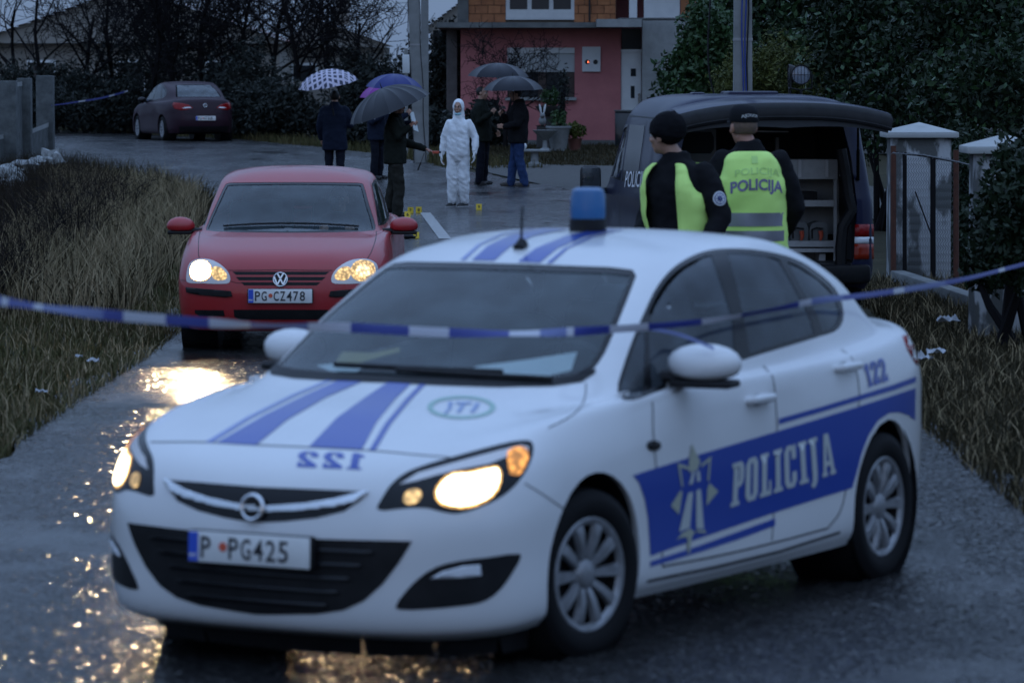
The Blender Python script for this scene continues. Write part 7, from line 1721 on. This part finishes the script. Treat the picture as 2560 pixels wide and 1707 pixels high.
plaster(); pm('rust', (.10, .035, .02), .9, noise=(20, .8, (.05, .02, .015))); pm('cap_white', (.42, .43, .42), .75, noise=(4, .6, (.3, .31, .3)))
def gate_pillar(label, xl, xr, ytop, Y, w):
    a, b = at(xl, 300, Y), at(xr, 300, Y); cx = (a.x+b.x)/2; wc = b.x-a.x; zt = at(2100, ytop, Y).z; g = gz(cx, Y); o = thing('gate_pillar', label, 'pillar', (cx, Y, g)); h = zt-g
    m = MB(); m.bbox((0, 0, (h-.16)/2), (w, w, h-.16), .015); m.build('shaft', MATS['peeling_plaster'], o)
    m = MB(); m.bbox((0, 0, h-.13), (wc, wc, .06), .01); m.build('cap_slab', MATS['cap_white'], o)
    m = MB(); q = wc/2-.005; m.add([(-q, -q, h-.10), (q, -q, h-.10), (q, q, h-.10), (-q, q, h-.10), (0, 0, h)], [(0, 1, 4), (1, 2, 4), (2, 3, 4), (3, 0, 4)]); m.build('cap_pyramid', MATS['cap_white'], o, smooth=False); return o
gate_pillar('gate pillar with white pyramid cap and peeling plaster behind wire mesh', 2028, 2194, 281, 42.6, .62)
gate_pillar('gate pillar with white cap half hidden by laurel at the right edge', 2213, 2400, 308, 33.6, .52)
fz = thing('wire_gate', 'wire mesh gate on rusty posts in front of the first pillar', 'gate', (at(2110, 640, 41.6).x, 41.6, 0)); FO = Vector(fz.location)
def fpt(x, y, Y=41.6): return at(x, y, Y)-FO
for x, y0, mt, rr in ((2052, 335, 'rust', .03), (2078, 350, 'bark', .022), (2143, 362, 'bark', .028), (2196, 345, 'rust', .03)):
    m = MB(); a, b = fpt(x, y0), fpt(x, 640); b.z = .0; m.tube([a, b], rr, 8); m.build('post', MATS[mt], fz)
m = MB(); m.tube([fpt(2048, 350), fpt(2120, 358), fpt(2200, 372)], .012, 6); m.build('top_rail', MATS['bark'], fz)
m = MB(); m.tube([fpt(2102, 440), fpt(2145, 555)], .008, 5); m.build('brace', MATS['bark'], fz)
pm('galvanised', (.10, .105, .11), .6)
wm = MB(); x0, x1 = fpt(2054, 400).x, fpt(2194, 400).x; zt0 = fpt(2100, 362).z; n_ = int((x1-x0)/.026)
for k in range(n_):
    xx = x0+k*.026; pts = []; z_ = .02; sgn = 1
    while z_ < zt0: pts.append((xx+sgn*.0125+.006*math.sin(z_*7), .004*sgn, z_)); pts.append((xx+sgn*.0125+.006*math.sin(z_*7+.2), -.004*sgn, z_+.018)); z_ += .042; sgn *= -1
    wm.tube(pts, .0036, 3, cap=False)
tag(wm.build('wire_mesh', MATS['galvanised'], fz, fix=False, smooth=False), kind='stuff')
bw = [at(2050, 352, 41.2), at(2120, 356, 40), at(2200, 372, 38.5), at(2290, 395, 36.5), at(2360, 405, 35)]
m = MB(); m.tube(bw, .006, 5); 
for k in range(24):
    t = k/24*(len(bw)-1); i = int(t); p = bw[i].lerp(bw[i+1], t-i); m.tube([p+Vector((-.02, 0, -.015)), p+Vector((.02, 0, .018))], .003, 3); 
tag(m.build('barbed_wire', MATS['galvanised']), 'barbed wire strand running from the wire gate to the right edge', 'wire')
ft = MB(); a, b = gat(2062, 652), gat(2420, 775)
ft.bbox(((a.x+b.x)/2, (a.y+b.y)/2, .06), (.16, (a-b).length, .16), .02, Matrix.Rotation(math.atan2(-(b.x-a.x), (b.y-a.y)), 3, 'Z')); tag(ft.build('fence_footing', MATS['concrete']), 'low concrete footing along the foot of the right fence', 'kerb')

# ------------------------------------------------------------------ concrete fence on the left
pm('fence_concrete', (0.115, 0.125, 0.125), .85, noise=(5, .9, (.05, .056, .056)), bump=(30, .5, .012))
cf = thing('concrete_fence', 'unfinished concrete fence of tall posts and low walls at the left edge', 'fence', (at(60, 395, 84).x, 84, gz(-10, 84))); CO = Vector(cf.location)
def cbox(name, x0, x1, y0, Y, dep, mat='fence_concrete', ybot=None):
    a, b = at(x0, y0, Y), at(x1, y0, Y); g = gz(a.x, Y)-.1; zb = at(x0, ybot, Y).z if ybot else g; m = MB(); m.bbox(Vector(((a.x+b.x)/2, Y+dep/2, (a.z+zb)/2))-CO, (b.x-a.x, dep, a.z-zb), .02); return m.build(name, MATS[mat], cf)
cbox('post', -2, 36, 186, 80.5, .32); cbox('post', 38, 70, 180, 83.0, .32); cbox('post', 82, 121, 174, 85.5, .34); cbox('post', -60, -22, 190, 78, .32)
def ramp(x0, y0, Y0, x1, y1, Y1, th=.16):
    a, b = at(x0, y0, Y0)-CO, at(x1, y1, Y1)-CO; g = -.1; m = MB(); w = Vector((0, .2, 0))
    m.add([(a.x, a.y, g), (b.x, b.y, g), b, a, (a.x, a.y+.2, g), (b.x, b.y+.2, g), b+w, a+w], [(0, 1, 2, 3), (4, 7, 6, 5), (3, 2, 6, 7), (0, 3, 7, 4), (1, 5, 6, 2)]); lw = m.build('low_wall', MATS['fence_concrete'], cf, smooth=False)
    m = MB(); u = Vector((0, 0, .09)); f = Vector((0, -.05, 0)); m.add([a+f, b+f, b+f+u, a+f+u, a+w*1.25, b+w*1.25, b+w*1.25+u, a+w*1.25+u], [(0, 1, 2, 3), (4, 7, 6, 5), (3, 2, 6, 7), (0, 3, 7, 4), (1, 5, 6, 2), (0, 4, 5, 1)]); m.build('coping', MATS['pale_concrete'], lw, smooth=False)
ramp(-40, 330, 79, 38, 312, 81.5); ramp(70, 308, 83.6, 122, 288, 86)
ramp(36, 200, 82, 66, 196, 84)
for k in range(9):
    rs = random.Random(k); x, y = [(20, 440), (45, 447), (8, 452), (85, 412), (100, 405), (118, 398), (60, 425), (30, 460), (130, 402)][k]; p = gat(x, y); r = rs.uniform(.16, .30)
    m = MB(); m.ball((0, 0, 0), (r, r*.8, r*.7), 10); m.v = [tuple(Vector(v)*(1+.25*math.sin(v[0]*23+k)+.2*math.sin(v[2]*31+k*2))) for v in m.v]; st = m.build('rubble_stone', MATS['pale_concrete']); st.location = (p.x, p.y, p.z+r*.35+.22)
    tag(st, ['grey-white rubble lump third from the left edge, low on the bank', 'rubble lump between two others at the left edge', 'rubble lump at the very left edge of the bank', 'flat rubble lump under the third fence post', 'rounded rubble lump right under the third fence post', 'rubble lump just right of the third fence post foot', 'rubble lump midway between the fence foot and the low heap', 'lowest rubble lump of the heap at left', 'outermost rubble lump right of the fence'][k], 'stone', 'rubble below the concrete fence')

# ------------------------------------------------------------------ garden things before the house
GY = 95.0
def gthing(name, label, cat, x, Y=GY): p = at(x, 340, Y); return thing(name, label, cat, (p.x, Y, gz(p.x, Y)))
pm('terracotta', (.16, .06, .045), .8); pm('stone_white', (.26, .27, .27), .8, noise=(8, .6, (.15, .16, .16)))
u = gthing('planter_urn', 'tall pale stone planter tub in front of the pink wall', 'planter', 1283, 94); m = MB(); m.lathe([(0, 0), (.17, 0), (.18, .04), (.26, .50), (.30, .54), (.30, .58), (.26, .58), (.24, .50), (0, .48)], 24); m.build('tub', MATS['stone_white'], u); leaves('foliage', [((0, 0, .72), (.22, .22, .25))], 500, .09, MATS['laurel_leaf'], u, 61)
cl_ = MB(); rs = random.Random(9)
for k in range(7): cl_.tube([(rs.uniform(-.06, .06), 0, .5), (rs.uniform(-.08, .08)+.1, 0, 1.0), (.12+rs.uniform(-.1, .1), 0, 1.6+rs.random()*.3)], [.02, .014, .006], 5)
cl_.build('stems', MATS['bark'], u); leaves('foliage', [((.12, 0, 1.45), (.16, .12, .5)), ((.06, 0, .95), (.10, .1, .3))], 450, .07, MATS['far_leaf'], u, 62)
u = gthing('planter_urn', 'smaller pale stone urn on a stem, left of the tall tub', 'planter', 1252, 93.4); m = MB(); m.lathe([(0, 0), (.14, 0), (.15, .05), (.06, .10), (.05, .26), (.12, .32), (.26, .46), (.30, .50), (.26, .50), (0, .44)], 24); m.build('bowl', MATS['stone_white'], u)
u = gthing('planter_urn', 'dark bowl planter with leafy plant below the white rabbit ears', 'planter', 1262, 96.5); m = MB(); m.lathe([(0, 0), (.2, 0), (.1, .1), (.1, .75), (.2, .80), (.34, .98), (.35, 1.0), (.3, 1.0), (0, .92)], 24); m.build('bowl', MATS['bark_grey'], u); leaves('foliage', [((.05, 0, 1.2), (.26, .22, .22))], 600, .09, MATS['laurel_leaf'], u, 63)
u = gthing('rabbit_statue', 'white rabbit figure with upright ears among the planters', 'statue', 1246, 96.0); m = MB(); m.ball((0, 0, .66), (.09, .11, .12), 12); m.ball((0, -.08, .79), (.065, .075, .065), 12); m.build('body', MATS['stone_white'], u)
for sx in (-1, 1): m = MB(); m.ball((sx*.05, -.06, .94), (.026, .02, .12), 10, Matrix.Rotation(sx*.18, 3, 'Y')); m.build('ear', MATS['white_frame'], u)
m = MB(); m.lathe([(0, 0), (.14, 0), (.14, .53), (.17, .55), (0, .55)], 16); m.build('pedestal', MATS['bark_grey'], u)
u = gthing('flower_pot', 'red pot with a leafy green plant right of the stone tub', 'planter', 1320, 94.5); m = MB(); m.lathe([(0, 0), (.12, 0), (.17, .26), (.19, .28), (.16, .28), (0, .25)], 20); m.build('pot', MATS['terracotta'], u); leaves('foliage', [((0, 0, .46), (.24, .2, .2))], 600, .10, MATS['yellow_leaf'], u, 64)
u = gthing('bird_bath', 'low pale stone table behind the man in jeans', 'garden table', 1228, 84); m = MB(); m.lathe([(0, 0), (.16, 0), (.16, .06), (.08, .10), (.08, .30), (0, .30)], 16); m.build('stem', MATS['stone_white'], u); m = MB(); m.bbox((0, 0, .33), (.60, .34, .05), .015); m.build('top', MATS['stone_white'], u); m = MB(); m.ball((-.22, 0, .42), (.06, .05, .07), 10); m.build('ornament', MATS['white_frame'], u)
u = gthing('dark_board', 'dark board leaning by the white door', 'board', 1436, 98); m = MB(); m.bbox((0, 0, .42), (.50, .06, .84), .01, Matrix.Rotation(rad(-6), 3, 'X')); m.build('panel', MATS['pane_dark'], u); m = MB(); m.bbox((0, -.03, .86), (.54, .05, .04), .008); m.build('top_edge', MATS['concrete'], u)

# ------------------------------------------------------------------ tapes
pm('tape_white', (.52, .53, .60), .4); pm('tape_blue', (.035, .05, .26), .4); pm('tape_pale', (.14, .17, .36), .4)
def tape(name, label, path, segs, wfun, tilt=0.0, loc=None):
    """path: (x, y, Y) in view pixels; segs: (x0, x1, colour)"""
    P = np.array([tuple(at(*p)) for p in path]); xs_ = np.array([p[0] for p in path]); C_ = cr(P, 10); X_ = np.interp(np.linspace(0, len(path)-1, len(C_)), range(len(path)), xs_)
    O = C_[len(C_)//2]; root = thing(name, label, 'tape', tuple(O))
    for x0, x1, mt in segs:
        n_ = max(3, int(abs(x1-x0)/12)); m = MB()
        for k in range(n_+1):
            x = x0+(x1-x0)*k/n_; c = np.array([np.interp(x, X_, C_[:, i]) for i in range(3)])-O; w = wfun(x); tw_ = .75*math.sin(x*.0061+1)+.35*math.sin(x*.017)+tilt
            e = Vector((0, math.sin(tw_), math.cos(tw_)))*w/2; c = Vector(c); sag = Vector((0, 0, 0))
            m.v += [tuple(c-e), tuple(c+Vector((0, -.004, 0))), tuple(c+e)]
        m.f = [q for k in range(n_) for q in ((3*k, 3*k+3, 3*k+4, 3*k+1), (3*k+1, 3*k+4, 3*k+5, 3*k+2))]
        m.build({'tape_white': 'white_section', 'tape_blue': 'blue_section', 'tape_pale': 'pale_section'}[mt], MATS[mt], root, fix=False)
    return root
W_, B_, L_ = 'tape_white', 'tape_blue', 'tape_pale'
tape('police_tape', 'blue and white police tape stretched across in front of the white police car',
     [(-60, 682, 11.8), (0, 691, 12), (160, 714, 12.6), (390, 735, 13.3), (575, 746, 13.8), (800, 752, 14.5), (1031, 764, 14.9), (1240, 765, 15.3), (1390, 757, 15.45), (1480, 751, 15.45), (1620, 738, 15.55), (1760, 714, 15.7), (1880, 690, 16.1), (1980, 679, 16.6), (2100, 662, 17.6), (2220, 640, 19.2), (2352, 607, 21.5), (2430, 590, 23)],
     [(-60, 4, B_), (4, 22, W_), (22, 85, B_), (85, 104, W_), (104, 240, L_), (240, 285, B_), (285, 380, W_), (380, 480, B_), (480, 575, W_), (575, 712, B_), (712, 806, W_), (806, 940, B_), (940, 1031, W_), (1031, 1168, B_), (1168, 1240, W_), (1240, 1300, L_), (1300, 1316, W_), (1316, 1400, B_), (1400, 1490, W_), (1490, 1612, B_), (1612, 1700, W_), (1700, 1830, B_), (1830, 1862, W_), (1862, 1935, L_), (1935, 2050, B_), (2050, 2075, W_), (2075, 2170, L_), (2170, 2290, B_), (2290, 2304, W_), (2304, 2430, B_)],
     lambda x: .034 if x < 700 else .036 if x < 1300 else .034 if x < 1500 else .026)
m = MB(); a, b, c = at(1478, 752, 15.5), at(1560, 768, 15.55), at(1640, 800, 15.52); pts = [Vector(p) for p in cr(np.array([a, b, c]), 6)]; e = Vector((0, .003, .006)); 
for p in pts: m.v += [tuple(p-e), tuple(p+e)]
m.f = [(2*k, 2*k+2, 2*k+3, 2*k+1) for k in range(len(pts)-1)]
kn = m.build('tape_end', MATS['tape_pale'], fix=False); tag(kn, 'loose blue tape end trailing onto the near door mirror', 'tape')
tape('police_tape', 'far police tape from the concrete fence to the hedge by the plum saloon', [(118, 243, 85.3), (180, 234, 92), (240, 224, 101), (294, 209, 110)], [(118, 180, B_), (180, 195, W_), (195, 250, B_), (250, 262, W_), (262, 285, B_), (285, 294, W_)], lambda x: .05)

# ------------------------------------------------------------------ evidence markers and litter
pm('marker_yellow', (.72, .50, .02), .5); pm('marker_black', (.01, .01, .01), .6)
for x, y, d, lb in ((936, 504, '6', 'yellow evidence marker 6, nearest the walking man\'s shoe'), (943, 494, '7', 'yellow evidence marker 7, between markers 6 and 8'), (962, 493, '8', 'yellow evidence marker 8, at the head of the white lane dash'), (1100, 486, '9', 'yellow evidence marker 9, alone right of the white coverall'), (956, 552, '3', 'yellow evidence marker 3, beside the red car\'s door mirror')):
    p = gat(x, y); o = thing('evidence_marker', lb, 'evidence marker', (p.x, p.y, roadz(p.x, p.y)), rad(random.Random(int(d)).uniform(-8, 8)), 'numbered evidence markers'); s = .088 if d != '3' else .078
    m = MB(); m.add([(-s/2, -s*.34, 0), (s/2, -s*.34, 0), (s/2, 0, s*1.05), (-s/2, 0, s*1.05), (s/2, s*.34, 0), (-s/2, s*.34, 0)], [(0, 1, 2, 3), (3, 2, 4, 5)]); so = m.build('folded_card', MATS['marker_yellow'], o, smooth=False); md = so.modifiers.new('t', 'SOLIDIFY'); md.thickness = .003
    vs, fs, tw = font_text(d, .02); sl_ = Vector((0, .34, 1.05)).normalized(); m = MB(); m.add([Vector(((xx-tw/2)*s*.55, -s*.34, 0))+sl_*(s*.28+yy*s*.55)+Vector((0, -.0045, .001)) for xx, yy in vs], fs); m.build('numeral', MATS['marker_black'], o, smooth=False, fix=False)
p = gat(935, 553); m = MB(); m.ball((0, 0, .03), (.09, .05, .035), 12); m.ball((-.07, .01, .05), (.05, .035, .05), 10); m.ball((.08, 0, .02), (.04, .03, .022), 10); o = organic('dark_object', m, MATS['black_plastic'], None, .01, 2); o.location = (p.x, p.y, roadz(p.x, p.y)); tag(o, 'small black object lying on the road beside evidence marker 3', 'object')
pm('litter_paper', (.42, .44, .47), .7, noise=(20, .5, (.3, .32, .36)))
for k, (x, y, sc, lb) in enumerate([(2178, 768, .12, 'crumpled white litter on the right verge, nearer the fence footing'), (2150, 842, .09, 'torn white litter on the right verge beside the police car tail'), (2126, 856, .07, 'small scrap of litter touching the police car tail'), (214, 862, .06, 'white scrap on the grass below the tape at left'), (95, 936, .05, 'small white scrap low on the left verge'), (182, 850, .035, 'tiny white scrap beside another on the left verge')]):
    p = gat(x, y); rs = random.Random(k); m = MB(); n_ = 6
    for i in range(n_+1):
        for j in range(n_+1): m.v.append(((i/n_-.5)*sc*1.6+rs.uniform(-.02, .02)*sc*5*.3, (j/n_-.5)*sc+rs.uniform(-.02, .02)*sc, .10+abs(rs.gauss(0, sc*.28))))
    m.f = [(i*(n_+1)+j, i*(n_+1)+j+1, (i+1)*(n_+1)+j+1, (i+1)*(n_+1)+j) for i in range(n_) for j in range(n_)]
    o = m.build('litter', MATS['litter_paper'], fix=False, smooth=False); o.location = (p.x, p.y, p.z); tag(o, lb, 'litter')


bpy.data.scenes.remove(SIDE)
